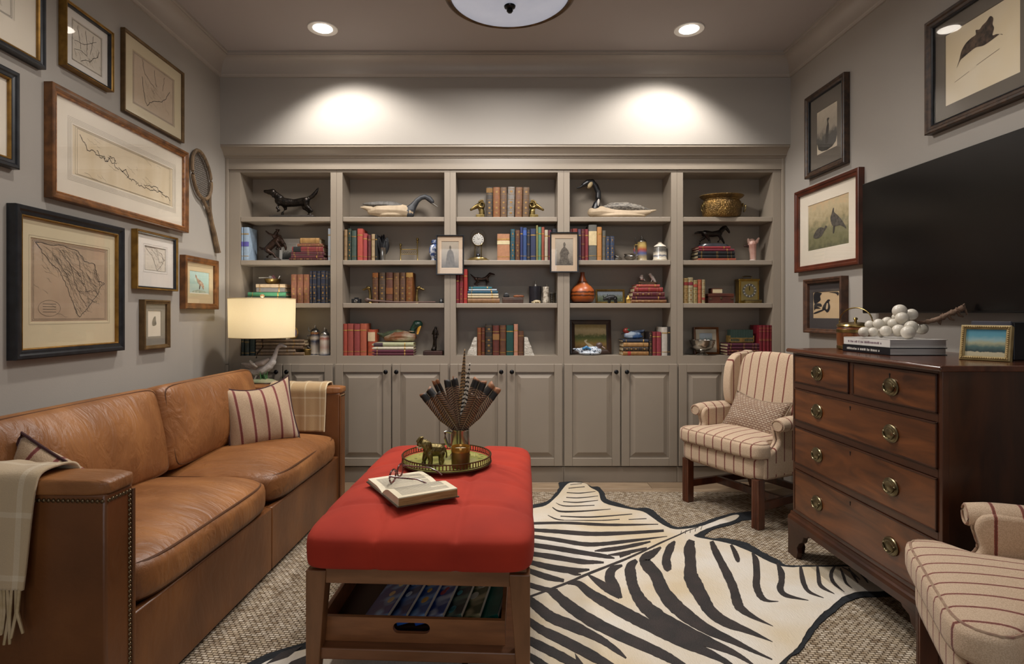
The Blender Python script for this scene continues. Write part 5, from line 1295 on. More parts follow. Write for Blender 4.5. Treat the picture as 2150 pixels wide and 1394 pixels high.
# bucking bronco
t = curio('bronco_statue', 'bronze bucking horse and rider on the second shelf', 'statue', 572, ZS[1], Y=3.775)
obj('statue_base', MB().lathe([(.055, 0), (.056, .012), (.048, .02), (0, .022)], 20, sy=.7), m_stone, t)
blob('horse_and_rider', fig([('t', [(562,522,0,7),(572,512,0,7.5),(582,504,0,7)]), ('t', [(584,500,0,5.5),(591,504,0,4.5),(596,512,0,3.6)]), ('t', [(596,511,0,3.8),(600,519,0,2.8),(600,523,0,2)]), ('t', [(561,524,2,6),(567,532,2,3.5),(560,538,2,2.4),(563,544,2,2.2)]), ('t', [(563,526,-3,5),(575,533,-3,3),(580,540,-3,2.2),(586,543,-3,2)]),
   ('t', [(583,508,3,5),(592,515,3,2.6),(588,522,3,2)]), ('t', [(581,508,-3,5),(589,518,-3,2.6),(583,522,-3,2)]), ('t', [(556,522,0,3),(549,521,0,2.4),(545,518,0,1.5)]), ('t', [(574,506,0,5),(576,496,0,4.5),(580,488,0,4)]), ('e', (583,483,0), (3.4,3.4,3.6)), ('e', (583,481,0), (5,5,1.2)), ('t', [(578,492,3,2.6),(588,494,4,2),(592,502,3,1.6)]), ('t', [(576,494,-3,2.6),(566,490,-4,2),(560,485,-4,1.6)]), ('t', [(574,508,5,3.4),(581,515,6,2.4),(578,521,6,2)])], 572, 548), m_bronze2, t, vox=.002, smooth_it=2)
# small print leaning at the back
t = curio('leaning_print', 'small matted engraving leaning behind the bronco bronze', 'picture', 606.5, ZS[1], Y=3.83)
t.rotation_euler = (math.radians(-7), 0, 0)
obj('mat_board', MB().box(-.066, .066, 0, .003, 0, .160), b_white, t, smooth=0)
obj('print', MB().box(-.045, .045, -.001, .0, .02, .125), scene_mat('bw_print', [(0, '#2c2c2c'), (.4, '#5d5c58'), (.6, '#a8a39a'), (1, '#bdb8ae')], 12, .3, lo=.02, hi=.12), t, smooth=0)

# goose decoys
m_dk = mat('decoy_slate_black', '#23252a', '#3a3c40', rough=.55, scale=14)
m_blackp = mat('decoy_black', '#0d0d0f', '#17171a', rough=.4, scale=10)
m_cream = mat('decoy_cream', '#b8a48a', '#9c8a70', rough=.65, scale=14, lo=.3, hi=.7)
m_gry = mat('decoy_grey_back', '#5d5955', '#48453f', rough=.6, scale=26, stretch=(3, 1, 1))
m_gryb = mat('decoy_barred_back', '#4a453f', '#7d766b', rough=.6, scale=60, stretch=(1, .3, 3), lo=.45, hi=.55)
t = curio('goose_decoy', 'white-sided goose decoy with bending dark neck on the top shelf', 'decoy', 815, ZS[0])
blob('body', fig([('t', [(778,440,0,7),(795,438,0,13),(820,439,0,15),(845,440,0,15),(858,442,0,13)]), ('t', [(757,431,0,1.2),(766,432,0,4),(780,436,0,8)]), ('e', (825,448,0), (34,15,7))], 815, 455), m_cream, t, vox=.003)
blob('back', fig([('t', [(762,424,0,1.5),(775,425,0,5),(800,428,0,10.5),(825,429,0,11),(842,432,0,9)]), ('e', (805,427,0), (30,12,5))], 815, 455), m_gry, t, vox=.003)
blob('neck_and_head', fig([('t', [(856,441,0,13.5),(862,437,0,11),(868,428,0,7.5),(876,417,0,5.5),(884,411,0,5),(893,409,0,5.5),(901,413,0,6.2),(907,419,0,5)]), ('e', (858,446,0), (12,12,8))], 815, 455), m_dk, t, vox=.0028)
obj('bill', MB().loft([[( (907-815+a*0-2)*KS+b*.004, a*.011, (455-421)*KS+b*.006) for a, b in ((-1,0),(0,-1),(1,0),(0,1))], [((918-815)*KS+b*.002, a*.007, (455-430)*KS+b*.003) for a, b in ((-1,0),(0,-1),(1,0),(0,1))]]), mat('bill_pale', '#8d8a84', rough=.5), t)
t = curio('goose_decoy', 'black-necked goose decoy with upright head on the top shelf', 'decoy', 1305, ZS[0])
blob('body', fig([('t', [(1243,442,0,10),(1262,441,0,12.5),(1290,444,0,11),(1320,445,0,10),(1350,443,0,8),(1362,441,0,5)]), ('e', (1300,449,0), (58,14,6)), ('t', [(1358,440,0,4),(1368,439,0,3),(1377,437,0,1.6)])], 1305, 455), m_cream, t, vox=.003)
blob('back', fig([('t', [(1264,434,0,5),(1285,431,0,10.5),(1315,431,0,11),(1342,434,0,8),(1364,438,0,3)])], 1305, 455), m_gryb, t, vox=.003)
blob('neck_and_head', fig([('t', [(1250,435,0,9),(1253,424,0,7.5),(1256,412,0,6.2),(1256,400,0,5.6),(1251,387,0,6),(1243,378,0,6.6),(1234,379,0,6.6),(1225,384,0,4.5)])], 1305, 455), m_blackp, t, vox=.0028)
blob('cheek_patch', fig([('e', (1239,384,-3.2), (5,4.5,8), 30), ('e', (1239,384,3.2), (5,4.5,8), 30)], 1305, 455), mat('decoy_cheek', '#b3a07a', rough=.6), t, vox=.002)
obj('bill', MB().tube([((1226-1305)*KS, 0, (455-384)*KS), ((1218-1305)*KS, 0, (455-389)*KS), ((1211-1305)*KS, 0, (455-391)*KS)], [.012, .009, .005], 10, flat=.7), m_blackp, t)
blob('white_breast', fig([('e', (1255,423,-5), (3,3.5,9), 8), ('e', (1255,423,5), (3,3.5,9), 8)], 1305, 455), mat('decoy_white', '#a9a39a', rough=.6), t, vox=.002)
# mallard on the pale green book
t = thing('mallard_decoy', 'green-headed mallard decoy on the stack of books', 'decoy', (fx(838, 3.77), 3.77, zt2+.0004))
blob('body', fig([('t', [(812,711,0,7),(830,707,0,11),(850,707,0,11.5),(866,709,0,9)]), ('e', (842,713,0), (30,11,6))], 838, 719.5), mat('mallard_side', '#7a4a2e', '#9a8f78', rough=.5, scale=12, stretch=(1, 1, 2), lo=.4, hi=.6), t, vox=.0026)
blob('back', fig([('t', [(792,701,0,2),(805,706,0,5),(816,703,0,6.5),(835,700,0,7.5),(852,702,0,6)])], 838, 719.5), mat('mallard_back', '#59583a', '#3a4a3a', rough=.5, scale=20), t, vox=.0026)
blob('neck_ring', fig([('e', (865,697,0), (7.5,7.5,1.6))], 838, 719.5), m_cream, t, vox=.0018)
blob('neck_and_head', fig([('t', [(866,697,0,6.5),(868,690,0,6),(875,683,0,9.5),(880,682,0,8)])], 838, 719.5), mat('mallard_head', '#173026', '#22443a', rough=.3, scale=20), t, vox=.0024)
obj('bill', MB().tube([((882-838)*KS, -.012, (719.5-686)*KS), ((880-838)*KS, -.028, (719.5-694)*KS), ((878-838)*KS, -.036, (719.5-703)*KS)], [.011, .011, .008], 10, flat=.5), mat('bill_yellow', '#b8862f', rough=.4), t)
# wood duck and speckled duck
t = thing('wood_duck_decoy', 'blue-bodied wood duck decoy with red and green head', 'decoy', (fx(1330, 3.77), 3.77, zt5+.0004))
blob('body', fig([('t', [(1317,708,0,7),(1328,708,0,8),(1340,708,0,7)]), ('e', (1330,711,0), (20,8,5))], 1330, 716), mat('woodduck_side', '#a9b6c4', '#41618f', rough=.4, scale=9, stretch=(2.5, 1, 1), lo=.45, hi=.55), t, vox=.002)
blob('back', fig([('t', [(1325,702,0,3),(1335,702,0,4),(1349,700,0,3.5),(1352,698,0,2)])], 1330, 716), mat('woodduck_back', '#22304a', '#6a7686', rough=.4, scale=30), t, vox=.002)
blob('head', fig([('e', (1315,699,0), (7,6,6.5)), ('t', [(1317,703,0,5),(1318,708,0,5)])], 1330, 716), mat('woodduck_head', '#7d2a22', '#8a3026', rough=.4), t, vox=.002)
blob('crest', fig([('e', (1318,697,0), (4.5,6.3,3), 20)], 1330, 716), mat('woodduck_green', '#1f6a45', rough=.4), t, vox=.0018)
obj('bill', MB().tube([((1309-1330)*KS, 0, (716-702)*KS), ((1304-1330)*KS, 0, (716-706)*KS)], [.008, .003], 8, flat=.6), m_blackp, t)
t = curio('speckled_duck', 'blue and white speckled ceramic duck before the landscape painting', 'figurine', 1236, ZS[3], Y=3.735)
blob('body', fig([('t', [(1222,739,0,7),(1235,739,0,9),(1250,738,0,9),(1256,739,0,7.5)]), ('e', (1238,743,0), (24,11,5)), ('t', [(1204,735,0,1.4),(1213,737,0,4),(1224,740,0,7)])], 1236, 748), mat('speckle_glaze', '#c2ccd8', '#2a3a52', rough=.25, scale=95, lo=.56, hi=.6), t, vox=.0022)
blob('wing', fig([('t', [(1224,734,-7,3),(1230,731,-8,3.5),(1238,735,-8,2)])], 1236, 748), mat('wing_blue', '#3f7aa8', rough=.3), t, vox=.0018)
blob('head', fig([('e', (1258,727,0), (7,6,6)), ('t', [(1257,730,0,5),(1255,735,0,6)])], 1236, 748), mat('duck_brown_head', '#5a4a46', rough=.3), t, vox=.0018)
obj('bill', MB().tube([((1263-1236)*KS, -.004, (748-730)*KS), ((1270-1236)*KS, -.006, (748-734)*KS)], [.009, .004], 8, flat=.5), mat('bill_pinkish', '#b09a94', rough=.4), t)
# horse bronze
t = thing('horse_statue', 'dark bronze trotting horse on a stone oval, atop the stacked books', 'statue', (fx(1497, 3.77), 3.77, zt6+.0004))
obj('statue_base', MB().lathe([(.104, 0), (.105, .008), (.092, .02), (.07, .025), (0, .026)], 28, sy=.45), mat('black_marble', '#26272b', '#3a3b40', rough=.25, scale=12), t)
blob('horse', fig([('t', [(1480,488,0,6.5),(1495,490,0,6),(1510,488,0,6.8)]), ('t', [(1512,485,0,5.5),(1518,479,0,4.6),(1523,475,0,4)]), ('t', [(1523,476,0,4),(1528,481,0,3),(1531,486,0,2.2)]), ('t', [(1519,474,0,2),(1513,479,0,2.2)]), ('t', [(1474,486,0,2.6),(1466,486,0,2.6),(1459,488,0,1.6)]),
   ('t', [(1510,491,2,4.5),(1516,499,2,2.6),(1521,508,2,2)]), ('t', [(1509,491,-2,4.5),(1512,500,-2,2.4),(1507,506,-2,2)]), ('t', [(1479,489,2,6),(1478,498,2,3.2),(1471,503,2,2.2),(1470,510,2,2)]), ('t', [(1481,489,-2,6),(1486,498,-2,3),(1489,504,-2,2.2),(1488,510,-2,2)])], 1497, 518), m_bronze, t, vox=.002)
# rhino
t = curio('rhino_figurine', 'black rhinoceros figurine before the gilt-framed savanna painting', 'figurine', 1283, ZS[2], Y=3.74)
blob('rhino', fig([('t', [(1288,624,0,5.5),(1281,624,0,5.6)]), ('t', [(1279,624,0,5),(1273,626,0,4),(1269,628,0,2.6)]), ('t', [(1269,626,0,1.6),(1266,620,0,.7)]), ('t', [(1276,621,2,1.4),(1276,617,2.5,.8)]), ('t', [(1292,627,2.5,3.4),(1295,634,2.5,1.9)]), ('t', [(1291,627,-2.5,3.4),(1291,634,-2.5,1.9)]), ('t', [(1280,627,2.5,3),(1281,634,2.5,1.8)]), ('t', [(1279,627,-2.5,3),(1277,634,-2.5,1.8)]), ('t', [(1294,622,0,1),(1296,628,0,.7)])], 1283, 636), m_blackp, t, vox=.0012)
# standing bronze figure (statuette)
t = curio('figure_statuette', 'slim dark bronze standing figure on a wooden plinth', 'statue', 910, ZS[3])
obj('plinth', MB().box(-.064, .064, -.04, .04, 0, .028), mat('plinth_mahogany', '#27130d', '#3a1c12', rough=.35, scale=12), t, smooth=0, bevel=.004)
blob('figure', fig([('t', [(911,736,0,6),(912,732,0,4.5)]), ('t', [(910,732,2,2.6),(912,718,2,2.8),(912,708,2,3.8)]), ('t', [(915,732,-2,2.4),(914,718,-2,2.8),(914,708,-1,3.8)]), ('t', [(913,708,0,4.2),(914,700,0,4.8),(914,695,0,4)]), ('e', (915,690.5,0), (2.8,2.8,3.2)), ('t', [(910,697,2,2),(907.5,703,3,1.6),(912,705,5,1.4)]), ('t', [(918,697,-2,2),(920,704,-3,1.6),(918,710,-2,1.4)])], 910, 747), m_bronze, t, vox=.0016)
# pair of birds on a log
t = thing('bird_pair_figurine', 'two small songbird figurines perched on a log atop red books', 'figurine', (fx(1361, 3.77), 3.77, zt4+.0004))
blob('log', fig([('t', [(1343,593,0,3),(1352,594,0,3.4),(1366,594,0,3.4),(1378,593,0,2.6)]), ('t', [(1356,592,0,1.6),(1358,586,0,1)]), ('e', (1360,596,0), (17,6,2))], 1361, 597.5), mat('log_brown', '#3a2a1c', '#5a422c', rough=.7, scale=40), t, vox=.0014)
m_bd = mat('songbird', '#c2bdb5', '#4a4540', rough=.6, scale=60, lo=.58, hi=.62)
b1 = blob('songbird', fig([('e', (1347,583,0), (5,4,4.5)), ('e', (1347,578.5,-1), (3.2,3.2,2.8)), ('t', [(1350,584,0,2),(1354,588,0,1)]), ('t', [(1344,579,-2,.9),(1342,580,-3,.4)])], 1361, 597.5), m_bd, t, vox=.0011)
b2 = blob('songbird', fig([('t', [(1366,577,0,3),(1370,582,0,4),(1374,588,0,3),(1378,595,0,1)]), ('e', (1365,575,0), (3.2,3.2,3)), ('t', [(1362,576,-1,.8),(1360.5,577,-1.4,.4)]), ('t', [(1369,586,0,1),(1367,592,0,.8)])], 1361, 597.5), m_bd, t, vox=.0011)

# bookends
m_brs = mat('bookend_brass', '#94804f', '#6c5a36', rough=.36, metal=.9, scale=30)
for lb, px, s in (('brass duck-head bookend left of the antique books', 777.5, -1), ('brass duck-head bookend right of the antique books', 875, 1)):
    t = curio('duck_head_bookend', lb, 'bookend', px, ZS[2], Y=3.75, group='duck-head bookends')
    obj('foot_plate', MB().lathe([(.024, 0), (.022, .006), (.014, .012), (0, .014)], 20), m_brs, t)
    blob('duck_head', [('t', [(0, 0, .012, .013), (0, 0, .05, .0085), (s*.003, 0, .085, .0085), (s*.008, 0, .100, .0125), (s*.016, 0, .103, .011)]), ('t', [(s*.024, 0, .098, .007), (s*.042, 0, .090, .0065), (s*.05, 0, .091, .004)])], m_brs, t, vox=.0018)
for lb, px, s in (('brass ram-head bookend left of the antique books', 1008, -1), ('brass ram-head bookend right of the antique books', 1121, 1)):
    t = curio('ram_head_bookend', lb, 'bookend', px, ZS[0], Y=3.75, group='ram-head bookends')
    x0 = -s*.030
    obj('base_block', MB().box(min(x0, x0+s*.056), max(x0, x0+s*.056), -.03, .03, 0, .022), m_brs, t, smooth=0, bevel=.002)
    blob('ram_head', [('t', [(x0+s*.018, 0, .02, .02), (x0+s*.02, 0, .05, .019), (x0+s*.03, 0, .078, .019)]), ('t', [(x0+s*.03, 0, .088, .02), (x0+s*.055, 0, .078, .015), (x0+s*.082, 0, .062, .009), (x0+s*.09, 0, .057, .008)])], m_brs, t, vox=.002)
    for q in (-1, 1):
        pts = []; rr = []
        for k in range(15):
            a = k/14*1.7*2*PI*.8+1.2; r = .026*(1-.6*k/14)
            pts.append((x0+s*(.018+r*math.cos(a)*-1), q*(.018+.010*k/14), .088+r*math.sin(a))); rr.append(.0085*(1-.7*k/14))
        obj('horn', MB().tube(pts, rr, 8), m_brs, t)
m_quartz = mat('white_stone', '#c9c4ba', '#ada69a', rough=.7, scale=60, bump=.5, bscale=120)
for lb, s, px in (('rough white stone wedge bookend left of the books', -1, 1001.5), ('rough white stone wedge bookend right of the books', 1, 1100.3)):
    t = curio('stone_bookend', lb, 'bookend', px, ZS[3], Y=3.745, group='stone bookends')
    w, h = .066, .117; rnd = random.Random(9+s)
    rings = []
    for k in range(9):
        q = k/8; ww = w*(1-q)+.02*q
        rings.append([(0, -.04, h*q), (s*(ww+rnd.uniform(-.004, .002)), -.04+rnd.uniform(0, .004), h*q), (s*(ww+rnd.uniform(-.004, .002)), .03, h*q), (0, .03, h*q)])
    obj('stone_wedge', MB().loft(rings), m_quartz, t, smooth=0)

# vessels
m_pew = mat('pewter', '#8a8680', '#6f6b66', rough=.3, metal=.9, scale=30)
m_silv = mat('silver', '#b9b5ae', '#a19d96', rough=.18, metal=.95, scale=20)
def vessel(name, label, cat, px, shelf, prof, m, Y=YM, part='body', n=28):
    t = curio(name, label, cat, px, ZS[shelf], Y=Y); obj(part, MB().lathe(prof, n), m, t); return t
# brass pot
m_ham = mat('hammered_brass', '#8a6c3c', '#5c4a30', rough=.3, metal=.9, scale=12, bump=.9, bscale=110)
t = vessel('brass_pot', 'hammered brass cachepot with flared rim on the top shelf', 'pot', 1515, 0, [(.105, 0), (.118, .006), (.128, .02), (.134, .05), (.135, .085), (.130, .11), (.119, .124), (.120, .130), (.140, .142), (.150, .152), (.148, .156), (.135, .148), (.113, .135), (.113, .118), (.122, .10), (.122, .02), (0, .01)], m_ham, Y=3.75, n=40)
t.scale = (.95, .7, .95)
for s in (-1, 1):
    obj('handle_boss', MB().ell((s*.133, -.04, .088), (.008, .014, .014), 10, 8), m_brs, t)
    obj('ring_handle', MB().tube([(s*(.145+.004*math.cos(a)), -.045+.022*math.sin(a), .064+.024*math.cos(a)) for a in [2*PI*k/20 for k in range(20)]], .003, 8, closed=True), m_brs, t)
# gourd
t = vessel('gourd_vase', 'orange carved gourd vase with dark animal frieze', 'vase', 1223, 2, [(.045, 0), (.066, .01), (.0775, .035), (.079, .06), (.074, .088), (.06, .108), (.043, .122), (.032, .138), (.022, .158), (.0145, .178), (.013, .195), (.016, .202), (.012, .205), (0, .204)], scene_mat('gourd_carving', [(0, '#1c100a'), (.10, '#7a3a16'), (.2, '#a3521f'), (.24, '#1c100a'), (.30, '#a3521f'), (.36, '#241208'), (.40, '#a8562a'), (.62, '#a85a2c'), (.68, '#3a2014'), (.72, '#8a4420'), (1, '#6e3216')], 9, .035, rough=.35, lo=0, hi=.205), Y=3.76)
# silver bowl of white balls
t = vessel('silver_bowl', 'footed silver bowl holding white balls', 'bowl', 1474, 3, [(.038, 0), (.040, .004), (.030, .010), (.018, .020), (.020, .026), (.045, .034), (.066, .050), (.077, .075), (.082, .098), (.085, .1), (.080, .099), (.073, .075), (.060, .053), (.0, .036)], m_silv, Y=3.735)
m_ball = mat('golf_ball', '#d8d4cc', rough=.4, bump=.3, bscale=300)
bl = ['white ball at the left in the silver bowl', 'white ball at the centre in the silver bowl', 'white ball at the right in the silver bowl', 'white ball at the back in the silver bowl']
for k, (dx, dy, dz) in enumerate(((-.036, -.012, .077), (.008, -.018, .072), (.042, .004, .08), (.0, .032, .079))):
    b = tag(obj('white_ball', MB().ell((0, 0, 0), .0205, 18, 12), m_ball), bl[k], 'ball', 'balls in the silver bowl'); b.location = (fx(1474, 3.735)+dx, 3.735+dy, ZS[3]+dz)
# steins
def stein_mat(name, cols):
    return scene_mat(name, cols, 10, .05, rough=.3, lo=0, hi=.2)
def stein(label, px, shelf, r, h, m, Y, lid='dome', hand=1, name='beer_stein'):
    t = curio(name, label, 'stein', px, ZS[shelf], Y=Y, group='lidded steins')
    obj('mug', MB().lathe([(r*1.1, 0), (r*1.12, .006), (r*1.02, .012), (r, .02), (r*.97, h*.62), (r*.93, h*.68), (r*.95, h*.72), (r*.9, h*.725), (0, h*.725)], 28), m, t)
    l = obj('lid', MB().lathe([(r*.97, h*.722), (r*.97, h*.735), (r*.8, h*.79), (r*.4, h*.84), (r*.2, h*.86), (r*.22, h*.90), (r*.12, h*.93), (r*.05, h*.99), (0, h)], 24), m_pew, t)
    obj('thumb_lift', MB().tube([(hand*r*.95, 0, h*.73), (hand*r*1.35, 0, h*.78), (hand*r*1.4, 0, h*.9)], [.004, .005, .004], 8), m_pew, l)
    obj('handle', MB().tube([(hand*r*.95, 0, h*.62), (hand*r*1.5, 0, h*.62), (hand*r*1.7, 0, h*.45), (hand*r*1.5, 0, h*.26), (hand*r*.98, 0, h*.2)], [.005, .0065, .0065, .006, .005], 10), m, t)
    return t
s1 = stein_mat('stein_glaze_blue', [(0, '#222a44'), (.06, '#b4a99a'), (.3, '#a59a8e'), (.45, '#3a3f55'), (.55, '#bfb2a0'), (.66, '#232a40'), (.72, '#a8703c'), (1, '#8a5a34')])
s2 = stein_mat('stein_glaze_navy', [(0, '#1c2440'), (.1, '#b9b2a6'), (.25, '#a58a7c'), (.45, '#b9ada0'), (.55, '#9a5a4a'), (.62, '#b6ada2'), (.68, '#20283e'), (1, '#20283e')])
s3 = stein_mat('stein_glaze_ochre', [(0, '#b0a184'), (.15, '#8f7f5e'), (.25, '#4a5a84'), (.38, '#9a4a34'), (.5, '#b39a5a'), (.7, '#8d7a52'), (1, '#a8946a')])
s4 = stein_mat('stein_glaze_white', [(0, '#c9bfab'), (.12, '#bfb6a4'), (.16, '#33405a'), (.22, '#c3b9a6'), (.32, '#4a4844'), (.46, '#5d5850'), (.56, '#c8beaa'), (1, '#cfc6b4')])
stein('tall blue and cream lidded stein, left of the pair', 661.5, 3, .031, .205, s1, 3.785, hand=-1)
stein('navy-banded cream lidded stein, right of the pair', 681.5, 3, .032, .185, s2, 3.735, hand=1).rotation_euler = (0, 0, PI/2)
stein('tall ochre relief stein with pewter lid', 1348, 1, .031, .175, s3, 3.77, hand=-1)
t = curio('lidded_jar', 'white ceramic lidded stein with a printed hunting scene', 'jar', 1385.5, ZS[1], Y=3.755)
obj('jar', MB().lathe([(.046, 0), (.047, .008), (.043, .014), (.042, .08), (.036, .094), (0, .095)], 30), s4, t)
obj('lid', MB().lathe([(.040, .093), (.036, .100), (.02, .111), (.012, .116), (.014, .122), (0, .126)], 26), mat('jar_white', '#cfc7b8', rough=.3), t)
vessel('pewter_porringer', 'pewter porringer with a small handle beside the ochre stein', 'bowl', 1323, 1, [(.02, 0), (.022, .004), (.034, .014), (.040, .026), (.034, .036), (.040, .044), (.036, .044), (.030, .036), (.035, .026), (0, .008)], m_pew, Y=3.735)
obj('handle', MB().tube([(.036, 0, .03), (.052, 0, .038), (.05, 0, .026), (.038, 0, .02)], .003, 8), m_pew, bpy.data.objects['pewter_porringer'])
t = curio('silver_shell', 'silver scallop shell leaning at the end of the books', 'ornament', 1297, ZS[1], Y=3.735)
mb = MB(); mb.grid(lambda u, v: ((-.022+.046*v)*(1), -.004-.012*math.sin(PI*v)*math.sin(PI*u*.98+.02)+.0012*math.cos(30*u), .038*math.sin(PI*(u))*(.4+.6*(1-v))*1.0+.0005), 31, 12)
sh = obj('shell', mb, m_pew, t, smooth=180); md = sh.modifiers.new('s', 'SOLIDIFY'); md.thickness = .002
# blue and white ginger jar
vessel('ginger_jar', 'small blue and white porcelain jar behind the hanging portrait', 'jar', 912, 1, [(.02, 0), (.021, .01), (.018, .016), (.024, .03), (.034, .06), (.034, .085), (.026, .105), (.017, .112), (.017, .118), (.022, .12), (.021, .135), (.012, .142), (0, .144)], mat('blue_white_glaze', '#c9ced8', '#3d5488', rough=.2, scale=45, lo=.45, hi=.55), Y=3.775, part='jar')
# silver cup of black feathers
t = vessel('silver_cup', 'silver beaker holding glossy black feathers', 'cup', 803, 1, [(.019, 0), (.0195, .004), (.0185, .006), (.025, .082), (.0262, .085), (.0238, .084), (.017, .008), (0, .007)], m_silv, Y=3.75, part='beaker')
def feather_mesh(L, W, tip=.6, curl=0.0, n=14, square=False, tk=.0012):
    """vane along z with a raised quill; returns MB for vane"""
    mb = MB(); rings = []
    def f(u, v):
        z = u*L; a = -1+2*v
        if square: wv = W*min(1, u/.22)**.8*(1 if u < .93 else 1-.25*(u-.93)/.07)
        else: wv = W*math.sin(PI*min(1, (u*.93+.07)))**tip
        return (a*wv, curl*z*z/L+.10*abs(a)*wv*-1, z+(-.35*abs(a)*wv*(1 if not square else .25)))
    mb.grid(f, n, 7)
    return mb
m_bf = mat('black_feather', '#0b0b0d', '#15151a', rough=.4, scale=60, stretch=(1, 1, 4))
m_quill = mat('quill', '#b8a88c', rough=.5)
for k, (rx, ry, L) in enumerate(((4, -14, .16), (-6, -4, .165), (2, 10, .14), (8, 22, .145), (-4, 34, .13), (10, -24, .14))):
    t = thing('black_feather', ['black feather leaning left at the front of the silver beaker', 'tall black feather, second from left in the beaker', 'black feather at the middle of the beaker', 'black feather fourth from left in the beaker', 'black feather leaning furthest right in the beaker', 'black feather leaning furthest left in the beaker'][k], 'feather', (fx(803, 3.75), 3.75, ZS[1]+.012), rot=(math.radians(rx*.5), math.radians(ry*.55), math.radians(k*20-50)), group='black feathers')
    o = obj('vane', feather_mesh(L*.75, .02, .5, .1), m_bf, t, smooth=180); o.location = (0, 0, L*.28)
    md = o.modifiers.new('s', 'SOLIDIFY'); md.thickness = .0012
    obj('quill', MB().tube([(0, 0, 0), (0, 0, L*.4), (0, .002, L)], [.0014, .0012, .0004], 6), m_bf, t)
# brass stand (miniature andiron-like bench)
t = curio('brass_stand', 'miniature brass bedstead stand with ball posts', 'ornament', 859, ZS[1])
for x, h in ((-.056, .118), (.055, .155)):
    obj('post', MB().lathe([(.007, 0), (.008, .004), (.004, .012), (.004, h-.036), (.008, h-.034), (.008, h-.03), (.004, h-.026), (.009, h-.014), (.0075, h-.004), (0, h)], 14, c=(x, 0, 0)), m_brass2, t)
obj('cross_bar', MB().tube([(-.056, 0, .076), (.055, 0, .076)], .003, 8), m_brass2, t)
mb = MB()
for k in range(8): mb.tube([(-.05+.013*k, 0, .058), (-.044+.013*k, 0, .066), (-.037+.013*k, 0, .058), (-.044+.013*k, 0, .05), (-.05+.013*k, 0, .058)], .0015, 5)
q = obj('fretwork', mb, m_brass2, t); q['kind'] = 'stuff'
obj('cross_bar', MB().tube([(-.056, 0, .046), (.055, 0, .046)], .002, 8), m_brass2, t)

# clocks
t = curio('dome_clock', 'brass anniversary clock under a glass dome', 'clock', 1004, ZS[1], Y=3.765)
obj('base', MB().lathe([(.080, 0), (.081, .004), (.072, .010), (.060, .014), (.058, .020), (0, .021)], 36), mat('pale_brass', '#b7a06a', '#9c8450', rough=.3, metal=.8, scale=20), t)
for s in (-1, 1): obj('column', MB().lathe([(.005, .02), (.004, .026), (.0032, .03), (.0032, .10), (.005, .105), (.005, .11)], 12, c=(s*.021, 0, 0)), m_brass2, t)
d = obj('dial', MB().lathe([(.040, .0), (.0405, .006), (.035, .008), (0, .0085)], 32, M=T(0, -.004, .142) @ rotm('X', 90)), mat('enamel_dial', '#cfcdc6', rough=.35), t)
obj('bezel', MB().tube([(.040*math.cos(a), -.012, .142+.040*math.sin(a)) for a in [2*PI*k/32 for k in range(32)]], .0025, 6, closed=True), m_brass2, d)
mb = MB()
for k in range(12):
    a = k*PI/6; mb.box(-.0012, .0012, 0, .001, .025, .033, M=T(0, -.0135, .142) @ rotm('Y', k*30))
q = obj('hour_marks', mb, m_blk, d); q['kind'] = 'stuff'
obj('hands', MB().tube([(0, -.0135, .142), (.011, -.0135, .148)], .0008, 5).tube([(0, -.0135, .142), (-.006, -.0135, .158)], .0007, 5), m_blk, d)
obj('pendulum', MB().tube([(0, 0, .112), (0, 0, .05)], .0015, 6).lathe([(0, .03), (.012, .034), (.014, .04), (.012, .046), (0, .05)], 16), mat('steel_blue', '#3a3d48', rough=.3, metal=.8), t)
obj('finial', MB().lathe([(.006, .172), (.003, .178), (.005, .183), (0, .188)], 12), m_brass2, t)
obj('glass_dome', MB().lathe([(.053, .021), (.053, .16)]+[(.053*math.cos(a), .16+.053*math.sin(a)) for a in [PI/2*k/8 for k in range(1, 8)]]+[(0, .213)], 32), glass_mat(), t, smooth=60)
t = curio('carriage_clock', 'square gilt carriage clock with a round dial', 'clock', 1573, ZS[2], Y=3.775)
obj('case', MB().box(-.066, .066, 0, .06, 0, .158).box(-.070, .070, -.004, .064, 0, .012).box(-.070, .070, -.004, .064, .150, .162), mat('gilt_case', '#a5853c', '#86692c', rough=.3, metal=.85, scale=20), t, smooth=0, bevel=.002)
d = obj('dial_plate', MB().box(-.054, .054, -.003, 0, .018, .145), mat('dial_brass', '#9a8a58', '#8a7a4a', rough=.4, metal=.5), t, smooth=0)
obj('chapter_ring', MB().lathe([(.030, -.001), (.030, .0015), (.046, .0015), (.046, -.001)], 36, M=T(0, -.003, .085) @ rotm('X', 90)), mat('chapter_grey', '#5d5c58', '#7d7a70', rough=.4, metal=.4, scale=60), d)
mb = MB()
for k in range(12): mb.box(-.002, .002, -.0016, 0, .033, .043, M=T(0, -.0045, .085) @ rotm('Y', k*30))
q = obj('hour_marks', mb, mat('mark_white', '#d8d4c8', rough=.4), d); q['kind'] = 'stuff'
obj('hands', MB().box(-.0012, .0012, -.001, 0, 0, .034, M=T(0, -.0055, .085)).box(-.0014, .0014, -.001, 0, 0, .024, M=T(0, -.0055, .085) @ rotm('Y', -5)), m_blk, d)
obj('handle', MB().tube([(-.028, .03, .162), (-.030, .03, .178), (-.015, .03, .181), (.015, .03, .181), (.030, .03, .178), (.028, .03, .162)], .003, 8), m_brass2, t)
t = curio('brass_plaque', 'small engraved brass box in front of the carriage clock', 'box', 1581, ZS[2], Y=3.735)
obj('box_body', MB().box(-.053, .053, -.012, .012, 0, .017), m_brs, t, smooth=0, bevel=.002)
obj('box_lid', MB().box(-.054, .054, -.013, .013, .017, .023), m_brass, t, smooth=0, bevel=.002)

